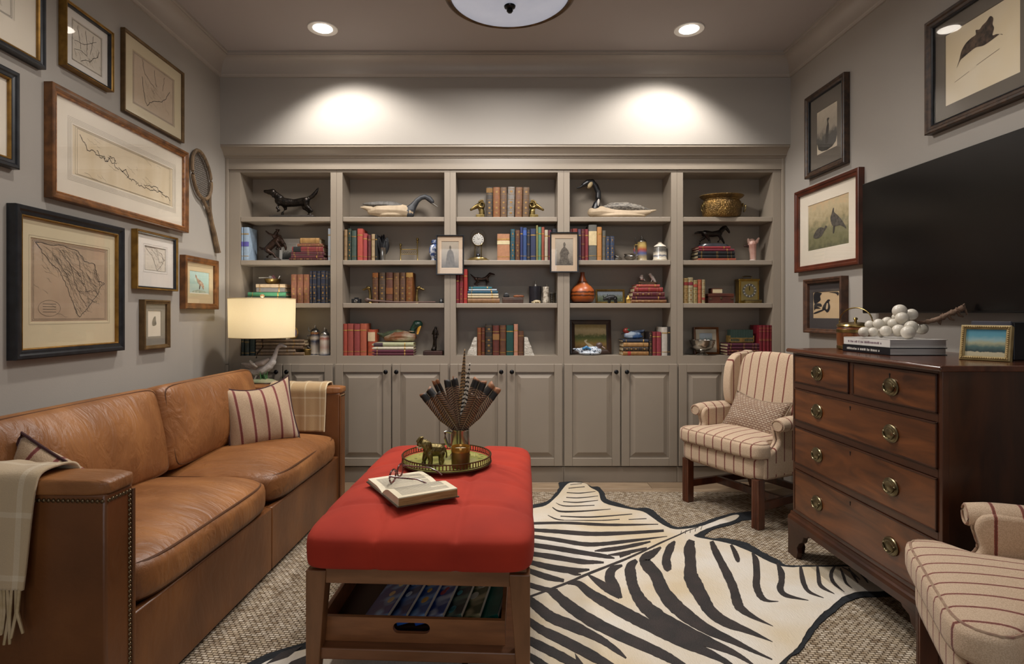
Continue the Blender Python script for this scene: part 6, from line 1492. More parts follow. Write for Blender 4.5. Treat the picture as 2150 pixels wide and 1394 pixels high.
# framed pieces standing on shelves
def standing(label, px0, px1, ytop, shelf, Y, fw, fm, matb, window, paper, art=None, tilt=-6, name='standing_picture'):
    w = (px1-px0)*Y/1200; h = ez(ytop, Y)-ZS[shelf]
    o = thing(name, label, 'picture', (ex((px0+px1)/2, Y), Y, ZS[shelf]+.0005), rot=(math.radians(tilt), 0, 0), group='pictures standing on the shelves')
    def up(q): q.location = (0, 0, h/2); return q
    t = .016
    up(obj('frame', rect_loft(w, h, [(0, .004), (0, -t), (fw*.3, -t*1.1), (fw*.7, -t*.7), (fw, -t*.5), (fw, .004)]), fm, o, smooth=0))
    up(obj('backing', MB().box(-w/2+.001, w/2-.001, .002, .005, -h/2+.001, h/2-.001), mat('backing_board', '#3a3028', rough=.9), o, smooth=0))
    W = (-w/2+fw, w/2-fw, -h/2+fw, h/2-fw)
    if window:
        O = [(W[0], W[2]), (W[1], W[2]), (W[1], W[3]), (W[0], W[3])]; e = window
        I = [(W[0]+e, W[2]+e), (W[1]-e, W[2]+e), (W[1]-e, W[3]-e), (W[0]+e, W[3]-e)]
        up(obj('mat_board', MB().loft([[(x, -.0045, z) for x, z in O], [(x, -.0045, z) for x, z in I], [(x, -.003, z) for x, z in I]], caps=False), matb, o, smooth=0))
        W = (W[0]+e, W[1]-e, W[2]+e, W[3]-e)
    p = up(obj('print', MB().box(W[0], W[1], -.003, .002, W[2], W[3]), paper, o, smooth=0))
    if art: art(p, W, -.0032)
    up(obj('glass', MB().box(W[0]-(window or 0), W[1]+(window or 0), -.0075, -.0065, W[2]-(window or 0), W[3]+(window or 0)), m_glz, o, smooth=0))
    return o
marsh = scene_mat('marsh_painting', [(0, '#5c4420'), (.2, '#8a6c34'), (.35, '#6e6a30'), (.5, '#4f5a2a'), (.58, '#7d7a4a'), (.64, '#b5a274'), (.8, '#c4b084'), (1, '#a8935c')], 9, .13, lo=-.075, hi=.075)
standing('marsh landscape painting in a dark wooden frame', 1197.5, 1283, 672, 3, 3.83, .030, mat('frame_dark_wood', '#3a2213', '#2a170c', rough=.35, scale=14), None, 0, marsh,
   art_shapes(([(.30,.36),(.40,.40),(.37,.30),(.5,.22),(.66,.06),(.5,.04),(.42,.16),(.34,.26)], mat('creek_paint', '#c2b391', rough=.6), 'creek_painting')))
standing('gilt-framed savanna painting behind the black rhinoceros', 1250.5, 1311, 608, 2, 3.83, .012, mat('frame_bright_gilt', '#a08244', '#7d6330', rough=.35, metal=.6, scale=30), None, 0, scene_mat('savanna_painting', [(0, '#3e4438'), (.35, '#5f6a50'), (.55, '#7d8478'), (.7, '#8d97a0'), (1, '#a9b2bc')], 8, .2, lo=-.04, hi=.04))
standing('amber wood framed picture of a red bird behind the silver bowl', 1457, 1509, 687, 3, 3.82, .014, mat('frame_amber', '#7a4a22', '#5c3416', rough=.35, scale=14), mat('mat_linen', '#b9ad97', rough=.85), .026, scene_mat('lake_photo', [(0, '#5d5450'), (.4, '#4a5648'), (.6, '#6d7a70'), (.75, '#9aa4a8'), (1, '#a8b0b8')], 6, .15, lo=-.04, hi=.04),
   art_shapes(([(.25,.30),(.3,.55),(.45,.62),(.5,.5),(.7,.35),(.95,.2),(.9,.02),(.4,.05)], mat('red_wing', '#a82420', '#7d1c22', rough=.6, scale=40), 'red_bird_print')))
# wooden boxes and small things
m_box = mat('box_mahogany', '#5a2d1e', '#43201a', rough=.4, scale=12, stretch=(1, 3, 3))
t = curio('wooden_chest', 'small mahogany chest with a brass lock', 'box', 1509, ZS[2], Y=3.76)
obj('chest_body', MB().box(-.083, .083, -.04, .05, 0, .042), m_box, t, smooth=0, bevel=.002)
obj('chest_lid', MB().box(-.085, .085, -.042, .052, .043, .063), m_box, t, smooth=0, bevel=.003)
obj('lock_plate', MB().lathe([(.008, 0), (.007, .002), (0, .0022)], 14, M=T(0, -.042, .034) @ rotm('X', 90)), m_brass, t)
for s in (-1, 1): obj('brass_corner', MB().box(s*.07-.008, s*.07+.008, -.0425, -.04, .026, .034), m_brass, t, smooth=0)
t = thing('tiny_book', 'tiny red and cream book lying on the mahogany chest', 'book', (fx(1502), 3.755, ZS[2]+.0635))
obj('cover', MB().box(-.036, .036, -.025, .03, 0, .004).box(-.036, .036, -.025, .03, .031, .035).box(-.036, -.03, -.025, .03, 0, .035), m_box, t, smooth=0)
obj('pages', MB().box(-.03, .034, -.023, .028, .004, .031), m_page, t, smooth=0)
t = curio('leather_box', 'low brown leather-topped box beside the turquoise stack', 'box', 1076.5, ZS[2], Y=3.755)
obj('box_body', MB().box(-.068, .068, -.035, .04, 0, .030), mat('box_walnut', '#4c3222', '#3a2418', rough=.45, scale=14), t, smooth=0, bevel=.003)
obj('lid', MB().box(-.069, .069, -.036, .041, .0305, .038), mat('box_walnut2', '#553826', '#3f281a', rough=.45, scale=14), t, smooth=0, bevel=.003)
t = thing('leather_case', 'orange leather eyeglass case on the low walnut box', 'case', (fx(1089), 3.75, ZS[2]+.0390))
obj('case_body', pnorm_cushion(.07, .04, .013, p=4, n=10, top=.003, c=(0, 0, .0066)), mat('orange_leather', '#8a4e22', '#6e3a18', rough=.45, scale=30), t, smooth=180, weld=True)
obj('flap_seam', MB().box(-.001, .001, -.0195, .0195, .0148, .0165), m_blk, t, smooth=0)
t = thing('black_pocket_knife', 'dark pocket knife on the low walnut box', 'knife', (fx(1063), 3.745, ZS[2]+.0390))
obj('handle_scales', pnorm_cushion(.04, .016, .012, p=3, n=10, c=(0, 0, .0062)), m_blackp, t, smooth=180, weld=True)
obj('blade', MB().box(-.016, .018, -.0016, .0016, .010, .0135), m_pew, t, smooth=0)
t = curio('leather_dice_cup', 'black leather cup holding a white pen', 'cup', 1123.5, ZS[2], Y=3.765)
obj('cup', MB().lathe([(.039, 0), (.040, .003), (.0405, .105), (.041, .112), (.037, .112), (.0365, .006), (0, .006)], 28), mat('black_leather', '#17161c', '#222028', rough=.45, scale=40), t)
pn = thing('white_pen', 'white pen standing in the black leather cup', 'pen', (fx(1123.5), 3.765, ZS[2]+.0075), rot=(math.radians(-6), math.radians(2), 0))
obj('barrel', MB().tube([(0, 0, 0), (0, 0, .12)], .005, 10), m_ball, pn); obj('cap', MB().tube([(0, 0, .12), (0, 0, .142)], .0056, 10).box(-.001, .001, -.008, -.0055, .112, .14), m_silv, pn)
t = curio('antler_cup', 'white carved bone cylinder beside the black leather cup', 'vase', 1146, ZS[2], Y=3.745)
mb = MB(); rnd = random.Random(2); rings = []
for k in range(15):
    z = .108*k/14; rings.append([((.020+rnd.uniform(-.002, .002))*math.cos(a), (.020+rnd.uniform(-.002, .002))*math.sin(a), z) for a in [2*PI*j/14 for j in range(14)]])
obj('bone', mb.loft(rings), mat('bone_white', '#c9c0b0', '#8d8272', rough=.5, scale=50, lo=.45, hi=.6), t, smooth=180)
obj('spout', MB().tube([(.006, 0, .10), (.008, 0, .118), (.006, 0, .128)], [.008, .006, .003], 8), m_silv, t)
t = curio('ivory_turtle', 'small ivory turtle carving in front of the black cup', 'figurine', 1127, ZS[2], Y=3.715)
blob('shell', [('e', (0, 0, .010), (.026, .018, .011)), ('t', [(-.026, -.002, .006, .005), (-.033, -.004, .007, .004)]), ('t', [(.016, -.016, .003, .004), (.022, -.02, .002, .003)]), ('t', [(-.016, -.016, .003, .004), (-.022, -.02, .002, .003)])], mat('ivory', '#bfb090', '#a08f6e', rough=.4, scale=60), t, vox=.0014)
obj('eyes', MB().ell((-.035, -.0068, .009), .0008, 6, 4), m_blk, t)
for k, (px, h, lb) in enumerate(((1158.5, .066, 'clear glass tumbler, left of two, by the right post'), (1167.5, .07, 'clear glass tumbler, right of two, by the right post'))):
    t = curio('glass_tumbler', lb, 'glass', px, ZS[2], Y=3.73+.05*k)
    obj('tumbler', MB().lathe([(.013, 0), (.0145, h), (.0135, h), (.012, .006), (0, .006)], 20), glass_mat('smoky_glass', (.72, .71, .68, 1)), t); obj('silver_rim', MB().tube([(.0142*math.cos(a), .0142*math.sin(a), h) for a in [2*PI*j/20 for j in range(20)]], .0009, 5, closed=True), m_silv, t)
# cane, camera, small black cube on the duck-head shelf
t = curio('walking_cane', 'knobbed wooden cane lying along the duck-head shelf', 'cane', 838, ZS[2], Y=3.702)
obj('shaft', MB().tube([(-.19, 0, .019), (-.12, 0, .013), (-.04, 0, .007), (.08, 0, .006), (.235, 0, .008)], [.006, .0058, .0055, .005, .004], 10), mat('cane_wood', '#4e3a34', '#6a5048', rough=.4, scale=14, stretch=(1, 4, 4)), t)
blob('knob', [('e', (-.205, 0, .019), (.019, .014, .0165)), ('e', (-.190, 0, .018), (.012, .009, .010))], mat('cane_knob', '#5d4a42', '#3e2e28', rough=.4, scale=60), t, vox=.002)
t = curio('folding_camera', 'small black antique camera at the left of the duck-head shelf', 'camera', 748.5, ZS[2], Y=3.76)
obj('camera_body', MB().box(-.029, .029, -.018, .018, 0, .03), m_blackp, t, smooth=0, bevel=.003)
obj('lens', MB().lathe([(.012, 0), (.012, .006), (.008, .010), (0, .009)], 18, M=T(0, -.018, .014) @ rotm('X', 90)), m_pew, t)
obj('viewfinder', MB().box(-.012, .012, -.01, .01, .03, .039), m_blackp, t, smooth=0, bevel=.002)
t = curio('black_dial_box', 'tiny black dial box at the right of the duck-head shelf', 'box', 926.5, ZS[2], Y=3.73)
obj('box_body', MB().box(-.011, .011, -.01, .012, 0, .032), m_blackp, t, smooth=0, bevel=.003)
obj('dial', MB().lathe([(.008, 0), (.007, .0015), (0, .0016)], 14, M=T(0, -.01, .018) @ rotm('X', 90)), m_pew, t)
# brass dish with pipes on the first column
zdish = ZS[2]+(7+7+9+9.5+7.5)*YBK/1200+.003
t = thing('brass_dish', 'shallow brass dish on the stacked books above the lamp', 'dish', (fx(572), 3.765, zdish))
obj('dish', MB().lathe([(.030, 0), (.044, .010), (.050, .026), (.052, .034), (.049, .034), (.045, .024), (.036, .010), (0, .006)], 28), m_brs, t)
for k, (lb, cl, r) in enumerate((('white clay pipe resting across the brass dish', m_ball, (80, 0, -80)), ('pink ribbon-tied card in the brass dish', mat('pink_card', '#a8707a', rough=.6), (20, 30, 10)), ('white pencil stub sticking out of the brass dish', m_white, (55, 30, 60)))):
    q = thing(['clay_pipe', 'pink_card', 'pencil_stub'][k], lb, ['pipe', 'card', 'pencil'][k], (fx(560), 3.755, zdish+.042) if k == 0 else (fx(572+9*k-6), 3.757, zdish+.03), rot=(0, 0, 0))
    if k == 0:
        obj('stem', MB().tube([(-.05, 0, 0), (.02, 0, .001)], .003, 8), cl, q); obj('bowl', MB().lathe([(.004, -.006), (.008, 0), (.0085, .012), (.006, .012), (.004, .002), (0, .0)], 12, c=(.024, 0, 0)), cl, q)
    elif k == 1:
        obj('card', MB().box(-.018, .018, -.001, .001, 0, .026, M=rotm('Y', -35)), cl, q, smooth=0); obj('ribbon', MB().box(-.002, .002, -.0016, .0016, 0, .0262, M=rotm('Y', -35)), m_white, q, smooth=0)
    else:
        obj('shaft', MB().tube([(0, 0, 0), (.014, -.004, .026)], .0028, 6), cl, q); obj('tip', MB().tube([(.014, -.004, .026), (.0165, -.0047, .0306)], [.0028, .0006], 6), m_blk, q)
# agate medallion and small cup by the lamp
t = curio('agate_medallion', 'oval purple agate with gilt rim on a stand behind the lamp shade', 'ornament', 615, ZS[3], Y=3.78)
obj('stone', MB().ell((0, 0, .145), (.028, .005, .034), 24, 12), mat('purple_agate', '#6a6078', '#857a94', rough=.25, scale=20), t)
obj('gilt_rim', MB().tube([(.031*math.cos(a), 0, .145+.037*math.sin(a)) for a in [2*PI*k/32 for k in range(32)]], .004, 8, closed=True), m_gilt, t)
obj('stand', MB().tube([(0, 0, .108), (0, .004, .06), (0, .004, .008)], .003, 8).lathe([(.022, 0), (.02, .006), (0, .009)], 20), m_brs, t)
vessel('brass_cup', 'small squat brass cup between the worn books and steins', 'cup', 645, 3, [(.022, 0), (.024, .004), (.023, .034), (.025, .037), (.022, .036), (.020, .006), (0, .006)], m_brs, Y=3.74, part='cup')
obj('rim', MB().tube([(.0245*math.cos(a), .0245*math.sin(a), .037) for a in [2*PI*k/24 for k in range(24)]], .0016, 6, closed=True), m_gilt, bpy.data.objects['brass_cup'])
# tiny gold box beside the bird stack
t = curio('gold_trinket_box', 'tiny gilt trinket box beside the red book stack', 'box', 1319, ZS[2], Y=3.74)
obj('box_body', MB().box(-.013, .013, -.012, .012, 0, .026), m_gilt, t, smooth=0, bevel=.002)
obj('lid', MB().lathe([(.016, .0265), (.014, .034), (.006, .042), (.004, .05), (0, .054)], 16), m_gilt, t)
# fox stirrup cup
t = curio('fox_head_cup', 'upturned pink ceramic fox-head cup on the right shelf', 'figurine', 1580, ZS[1], Y=3.755)
blob('fox_head', fig([('t', [(1581,545,0,6),(1581,532,0,6.5),(1580,522,0,7.5),(1579,512,0,9)]), ('t', [(1573,508,0,4),(1571,502,0,2.4)]), ('t', [(1588,508,0,4),(1593,500,0,2.2)]), ('e', (1580,506,3), (7,6,6))], 1580, 547.5), mat('fox_ceramic', '#a5786a', '#bfa092', rough=.35, scale=14), t, vox=.002)
obj('mane', MB().ell((-.006, .014, .122), (.022, .015, .026), 14, 9), mat('fox_russet', '#6a3420', rough=.5), t)
blob('ear_tuft', fig([('t', [(1571,516,0,3),(1564,516,0,2.5)])], 1580, 547.5), mat('dark_brown_glaze', '#2c1814', rough=.4), t, vox=.0016)
obj('foot', MB().lathe([(.020, 0), (.022, .004), (.016, .010), (0, .011)], 18), mat('fox_white', '#b9aca4', rough=.35), t)
# rack of tiny green books
zr2 = zt7+.0004
t = thing('book_rack', 'gilt openwork rack of tiny green books on the maroon stack', 'rack', (fx(1553), 3.755, zr2))
mg = mat('rack_gilt', '#9a7d48', '#7d6234', rough=.4, metal=.5, scale=40)
obj('rack_floor', MB().box(-.08, .08, -.03, .03, 0, .004), mg, t, smooth=0)
for s in (-1, 1): obj('rack_end', MB().box(min(s*.08, s*.074), max(s*.08, s*.074), -.03, .03, 0, .048), mg, t, smooth=0, bevel=.001)
mb = MB().box(-.08, .08, -.03, -.026, 0, .010).box(-.08, .08, -.03, -.026, .028, .034).box(-.016, .016, -.031, -.026, .010, .028)
for k in range(-7, 8): mb.box(k*.0105-.0012, k*.0105+.0012, -.03, -.027, .01, .028)
q = obj('openwork_front', mb, mg, t, smooth=0); q['kind'] = 'stuff'
for k in range(9):
    b = thing('tiny_book', f'tiny dark green book, {"leftmost" if k == 0 else "rightmost" if k == 8 else ordn(k)+" from left"} in the gilt rack', 'book', (fx(1553)-.066+.0163*k, 3.728, zr2+.0045), group='tiny green books in the rack')
    obj('cover', MB().box(-.0078, -.006, 0, .05, 0, .082).box(.006, .0078, 0, .05, 0, .082).box(-.0078, .0078, -.002, .001, 0, .082), cloth_b('#24382f'), b, smooth=0)
    obj('pages', MB().box(-.006, .006, .001, .048, .002, .079), m_page, b, smooth=0)
# ------------------------------------------------------------------ goose lamp on a side table
LX, LY = -1.413, 3.465
t = thing('side_table', 'small round brown table between the sofa and the shelves', 'table', (LX, LY, 0))
ZT = .655
obj('table_top', MB().lathe([(.0, ZT-.022), (.10, ZT-.022), (.113, ZT-.016), (.116, ZT-.008), (.112, ZT), (0, ZT)], 40), mat('table_brown', '#4e3022', '#3a2218', rough=.35, scale=8, stretch=(1, 4, 1)), t)
obj('pedestal', MB().lathe([(.03, .04), (.022, .08), (.016, .2), (.022, .35), (.016, .5), (.03, .62), (.05, ZT-.022)], 20), m_mah_d, t)
for k in range(3):
    a = k*2*PI/3+.5
    obj('foot', MB().tube([(.02*math.cos(a), .02*math.sin(a), .10), (.05*math.cos(a), .05*math.sin(a), .06), (.09*math.cos(a), .09*math.sin(a), .0205)], [.016, .014, .012], 8), m_mah_d, t)
lp = thing('goose_lamp', 'table lamp with a ceramic goose base and cream drum shade', 'lamp', (LX, LY, ZT+.0005))
obj('base_plate', MB().lathe([(.098, 0), (.102, .004), (.10, .012), (.094, .014), (0, .014)], 36, sx=1.0, sy=.62), m_mah_d, lp)
KL = LY/1200
def lf(px, py, dy, r): return ((px-1040)*KL-LX, dy, EYE-(py-660)*KL-ZT, r*KL)
m_gg = mat('goose_glaze', '#b0a9a3', '#cbc5be', rough=.3, scale=20, lo=.35, hi=.6, bump=.2, bscale=90)
m_gb = mat('goose_glaze_brown', '#8d8177', '#a89d93', rough=.3, scale=24)
obj('mound', MB().lathe([(.085, .014), (.083, .022), (.06, .032), (.02, .036), (0, .036)], 28, c=((551-1040)*KL-LX, 0, 0), sy=.6), mat('mound_glaze', '#8fa07e', '#b8b08a', rough=.3, scale=22), lp)
blob('goose', [('t', [lf(523,781,0,4.5), lf(537,781,0,9), lf(552,776,0,11), lf(565,768,0,9.5), lf(572,760,0,8)]), ('t', [lf(504,776,0,1.5), lf(513,778,0,3.5), lf(525,781,0,6)]), ('t', [lf(571,758,0,7), lf(577,748,0,5), lf(580,738,0,4), lf(583,730,0,4), lf(589,725,0,5), lf(592,725,0,4.6)])], m_gg, lp, vox=.003)
blob('wing', [('t', [lf(512,763,-.022,2.5), lf(525,764,-.03,4.5), lf(540,765,-.038,7), lf(556,761,-.036,7), lf(566,754,-.028,4)]), ('t', [lf(520,768,-.02,3), lf(540,770,-.03,6)])], m_gb, lp, vox=.003)
blob('wing_bar', [('t', [lf(533,757,-.046,3), lf(539,762,-.055,3.4), lf(546,768,-.05,2.5)])], mat('goose_white', '#c8c2b6', rough=.3), lp, vox=.0025)
blob('bill', [('t', [lf(593,726,0,3.4), lf(600,728,0,2.4)])], mat('goose_bill', '#b5afa8', rough=.3), lp, vox=.002)
for dy in (-.012, .012): obj('leg', MB().tube([lf(541, 787, dy, 0)[:3], lf(537, 795, dy, 0)[:3], lf(534, 801, dy-.002, 0)[:3]], [.006, .0045, .005], 8), m_gg, lp)
mb = MB(); rnd = random.Random(5)
for k in range(12):
    p = lf(546+k*1.4, 800, rnd.uniform(-.02, .02), 0); q = Vector((rnd.uniform(-.015, .02), rnd.uniform(-.015, .01), rnd.uniform(.045, .075)))
    mb.tube([p[:3], Vector(p[:3])+q*.5, Vector(p[:3])+q], [.007, .006, .001], 6, flat=.4)
gq = obj('grass_tuft', mb, mat('glazed_grass', '#4f7a4a', '#39603c', rough=.3, scale=30), lp, smooth=60); gq['kind'] = 'stuff'
SZ0, SZ1 = .94-ZT, 1.175-ZT
cx0 = 0.0
obj('stem', MB().tube([lf(538, 752, 0, 0)[:3], lf(540, 742, 0, 0)[:3], (lf(552, 728, 0, 0)[0], 0, lf(552, 728, 0, 0)[2]), (0, 0, SZ0-.02), (0, 0, SZ0+.08)], .005, 10), mat('lamp_stem', '#3c322a', rough=.35, metal=.6), lp)
obj('socket', MB().lathe([(.014, SZ0+.07), (.016, SZ0+.08), (.016, SZ0+.11), (.012, SZ0+.115)], 16), m_brs, lp)
obj('bulb', MB().ell((0, 0, SZ0+.14), (.022, .022, .03), 16, 10), mat('lamp_bulb', '#ffe2b0', rough=.4, emit=4.0), lp)
obj('harp', MB().tube([(-.0, .0, SZ0+.09), (-.04, 0, SZ0+.13), (-.045, 0, SZ0+.18), (0, 0, SZ1-.004)], .0018, 6).tube([(.0, .0, SZ0+.09), (.04, 0, SZ0+.13), (.045, 0, SZ0+.18), (0, 0, SZ1-.004)], .0018, 6), m_brs, lp)
m = bpy.data.materials.new('linen_shade'); m.use_nodes = True; nt = m.node_tree
nt.nodes.remove(nt.nodes['Principled BSDF'])
df = nt.nodes.new('ShaderNodeBsdfDiffuse'); tl = nt.nodes.new('ShaderNodeBsdfTranslucent'); mx = nt.nodes.new('ShaderNodeMixShader'); mx.inputs[0].default_value = .55
tc = nt.nodes.new('ShaderNodeTexCoord'); nz = nt.nodes.new('ShaderNodeTexNoise'); nz.inputs['Scale'].default_value = 220; nt.links.new(tc.outputs['Object'], nz.inputs[0])
rp = nt.nodes.new('ShaderNodeValToRGB'); rp.color_ramp.elements[0].color = hexc('#ebe2cc'); rp.color_ramp.elements[1].color = hexc('#f1e9d5'); nt.links.new(nz.outputs['Fac'], rp.inputs[0])
nt.links.new(rp.outputs[0], df.inputs[0]); nt.links.new(rp.outputs[0], tl.inputs[0]); nt.links.new(df.outputs[0], mx.inputs[1]); nt.links.new(tl.outputs[0], mx.inputs[2]); nt.links.new(mx.outputs[0], nt.nodes['Material Output'].inputs[0])
R0, R1 = .188, .192
obj('shade', MB().lathe([(R0, SZ0), (R1, SZ1), (R1-.0015, SZ1), (R0-.0015, SZ0), (R0, SZ0)], 56), m, lp, smooth=60)
mb = MB()
for z, r in ((SZ0+.001, R0), (SZ1-.001, R1)): mb.tube([(r*math.cos(a), r*math.sin(a), z) for a in [2*PI*k/48 for k in range(48)]], .0022, 6, closed=True)
for k in range(3): a = k*2*PI/3; mb.tube([(R1*math.cos(a), R1*math.sin(a), SZ1-.002), (0, 0, SZ1-.004)], .0014, 5)
obj('shade_ring', mb, mat('shade_trim', '#c9b58c', rough=.8), lp)
obj('finial', MB().lathe([(.004, SZ1-.004), (.004, SZ1+.006), (.012, SZ1+.012), (.013, SZ1+.02), (.008, SZ1+.026), (0, SZ1+.027)], 16), mat('finial_wood', '#a5835a', rough=.4), lp)
light('bulb_light', 'POINT', P_LAMP, (1.0, .93, .81), (0, 0, SZ0+.14), lp, shadow_soft_size=.035)

# ------------------------------------------------------------------ on the ottoman
OZ = RZ+.489
tr2 = thing('gallery_tray', 'round gallery tray with pierced bronze rim and green floor', 'tray', (-.191, 2.25, OZ))
obj('tray_floor', MB().lathe([(.0, .004), (.168, .004), (.172, .006), (.172, .010), (0, .010)], 56), mat('tray_green', '#8d9348', '#b3ab62', rough=.2, scale=9, coat=.6), tr2)
mb = MB(); rnd = random.Random(12)
for k in range(26):
    a, r = rnd.uniform(0, 2*PI), .155*math.sqrt(rnd.random())
    mb.lathe([(rnd.uniform(.004, .009), 0), (.004, .0005), (0, .0005)], 7, c=(r*math.cos(a), r*math.sin(a), .010), sy=.6)
gq = obj('painted_leaves', mb, mat('tray_leaf', '#2f3a22', '#54582c', rough=.3, scale=80), tr2); gq['kind'] = 'stuff'
mb = MB()
for z, r in ((.006, .003), (.014, .0018), (.034, .0026)): mb.tube([(.174*math.cos(a), .174*math.sin(a), z) for a in [2*PI*k/72 for k in range(72)]], r, 6, closed=True)
obj('rim_rails', mb, m_brz, tr2)
mb = MB()
for k in range(84):
    a = 2*PI*k/84; c_, s_ = math.cos(a)*.174, math.sin(a)*.174
    mb.box(-.0022, .0022, -.0007, .0007, .013, .034, M=T(c_, s_, 0) @ rotm('Z', math.degrees(a)+90))
gq = obj('pierced_gallery', mb, m_brz, tr2, smooth=0); gq['kind'] = 'stuff'
for k in range(4): a = k*PI/2+.6; obj('foot', MB().lathe([(.006, -.004), (.008, .004)], 10, c=(.155*math.cos(a), .155*math.sin(a), 0)), m_blk, tr2)
TZ = OZ+.0105
def op(px, py, z):   # place on a horizontal plane
    d = (EYE-z)*FPX/(py-660); return ((px-1040)*d/FPX, d)
# elephant
e0 = op(903, 983, TZ)
t = thing('elephant_figurine', 'old brass elephant with raised trunk on the gallery tray', 'figurine', (e0[0]+.004, e0[1]+.045, TZ), math.radians(24))
m_ele = mat('elephant_brass', '#544828', '#75673f', rough=.36, metal=.75, scale=40, bump=.3, bscale=160)
blob('elephant', [('t', [(.028, 0, .055, .024), (.0, 0, .058, .026), (-.016, 0, .062, .023)]), ('t', [(-.024, 0, .078, .019), (-.034, 0, .084, .017)]), ('t', [(-.042, 0, .080, .010), (-.054, 0, .083, .008), (-.057, 0, .096, .007), (-.048, 0, .106, .007), (-.040, 0, .107, .006)]), ('e', (-.02, .022, .08), (.012, .004, .016)), ('e', (-.02, -.022, .08), (.012, .004, .016)),
   ('t', [(-.02, .014, .045, .013), (-.028, .015, .02, .009), (-.03, .015, .007, .0095)]), ('t', [(-.016, -.014, .045, .013), (-.012, -.015, .02, .009), (-.014, -.015, .007, .0095)]), ('t', [(.034, .014, .045, .014), (.04, .015, .022, .009), (.044, .015, .007, .0095)]), ('t', [(.032, -.014, .045, .014), (.028, -.015, .02, .009), (.03, -.015, .007, .0095)]), ('t', [(.05, 0, .06, .004), (.056, 0, .04, .003), (.056, 0, .025, .004)])], m_ele, t, vox=.0018, smooth_it=2)
for s in (-1, 1): obj('tusk', MB().tube([(-.044, s*.010, .073), (-.056, s*.013, .070), (-.063, s*.012, .076)], [.0032, .0025, .0008], 7), mat('tusk_pale', '#a89a78', rough=.4), t)
# candle
e0 = op(966, 985, TZ)
t = thing('brass_candle', 'short brass candle tumbler on the gallery tray', 'candle', (e0[0], e0[1]+.034, TZ))
obj('cup', MB().lathe([(.033, 0), (.0345, .002), (.0345, .068), (.0335, .068), (.0325, .006), (0, .006)], 32), mat('matte_brass', '#7d6236', '#65502c', rough=.4, metal=.8, scale=14), t)
obj('glass_rim', MB().lathe([(.0352, .058), (.036, .076), (.035, .078), (.034, .076), (.0338, .058), (.0352, .058)], 32), mat('amber_rim', '#a5762e', rough=.2, metal=.5), t)
obj('wax', MB().lathe([(.0, .006), (.032, .006), (.032, .066), (0, .067)], 28), mat('candle_wax', '#b8a888', rough=.6), t)
obj('wick', MB().tube([(0, 0, .064), (.001, 0, .074)], .0009, 5), m_blk, t)
# tankard and feathers
e0 = op(965, 962, TZ)
MX, MY = e0[0], e0[1]+.04
t = thing('silver_tankard', 'bright silver tankard holding a bouquet of feathers', 'tankard', (MX, MY, TZ))
obj('tankard', MB().lathe([(.040, 0), (.041, .004), (.039, .008), (.037, .012), (.0385, .02), (.0365, .104), (.0375, .108), (.0355, .108), (.034, .102), (.035, .012), (0, .010)], 32), m_silv, t)
obj('handle', MB().tube([(-.035, -.006, .096), (-.052, -.008, .100), (-.061, -.009, .098), (-.060, -.009, .072), (-.054, -.008, .052), (-.046, -.007, .040), (-.036, -.006, .036)], [.005, .006, .0065, .006, .0055, .005, .004], 10), m_silv, t)
def barred(name, a, b, per, tipc=None, L=.2, tip0=.8):
    if name in MATS: return MATS[name]
    m = bpy.data.materials.new(name); m.use_nodes = True; nt = m.node_tree; N = nt.nodes; Lk = nt.links
    bs = N['Principled BSDF']; bs.inputs['Roughness'].default_value = .6
    tc = N.new('ShaderNodeTexCoord'); sp = N.new('ShaderNodeSeparateXYZ'); Lk.new(tc.outputs['Object'], sp.inputs[0])
    nz = N.new('ShaderNodeTexNoise'); nz.inputs['Scale'].default_value = 70; Lk.new(tc.outputs['Object'], nz.inputs[0])
    ab = N.new('ShaderNodeMath'); ab.operation = 'ABSOLUTE'; Lk.new(sp.outputs[0], ab.inputs[0])
    m1 = N.new('ShaderNodeMath'); m1.operation = 'MULTIPLY_ADD'; m1.inputs[1].default_value = .5; Lk.new(ab.outputs[0], m1.inputs[0]); Lk.new(sp.outputs[2], m1.inputs[2])
    m2 = N.new('ShaderNodeMath'); m2.operation = 'MULTIPLY_ADD'; m2.inputs[1].default_value = .008; Lk.new(nz.outputs['Fac'], m2.inputs[0]); Lk.new(m1.outputs[0], m2.inputs[2])
    dv = N.new('ShaderNodeMath'); dv.operation = 'DIVIDE'; dv.inputs[1].default_value = per; Lk.new(m2.outputs[0], dv.inputs[0])
    fr = N.new('ShaderNodeMath'); fr.operation = 'FRACT'; Lk.new(dv.outputs[0], fr.inputs[0])
    rp = N.new('ShaderNodeValToRGB'); rp.color_ramp.elements[0].position = .38; rp.color_ramp.elements[0].color = hexc(a); rp.color_ramp.elements[1].position = .52; rp.color_ramp.elements[1].color = hexc(b); Lk.new(fr.outputs[0], rp.inputs[0])
    last = rp.outputs[0]
    if tipc:
        mr = N.new('ShaderNodeMapRange'); mr.inputs[1].default_value = 0; mr.inputs[2].default_value = L; Lk.new(sp.outputs[2], mr.inputs[0])
        r2 = N.new('ShaderNodeValToRGB'); e = r2.color_ramp.elements; e[0].position = tip0; e[0].color = (0, 0, 0, 1); e[1].position = tip0+.03; e[1].color = (1, 1, 1, 1); Lk.new(mr.outputs[0], r2.inputs[0])
        r3 = N.new('ShaderNodeValToRGB'); e = r3.color_ramp.elements; e[0].position = .93; e[0].color = hexc('#120d0b'); e[1].position = .965; e[1].color = hexc(tipc); Lk.new(mr.outputs[0], r3.inputs[0])
        mx = N.new('ShaderNodeMix'); mx.data_type = 'RGBA'; Lk.new(r2.outputs[0], mx.inputs[0]); Lk.new(last, mx.inputs[6]); Lk.new(r3.outputs[0], mx.inputs[7]); last = mx.outputs[2]
    Lk.new(last, bs.inputs['Base Color'])
    MATS[name] = m; return m
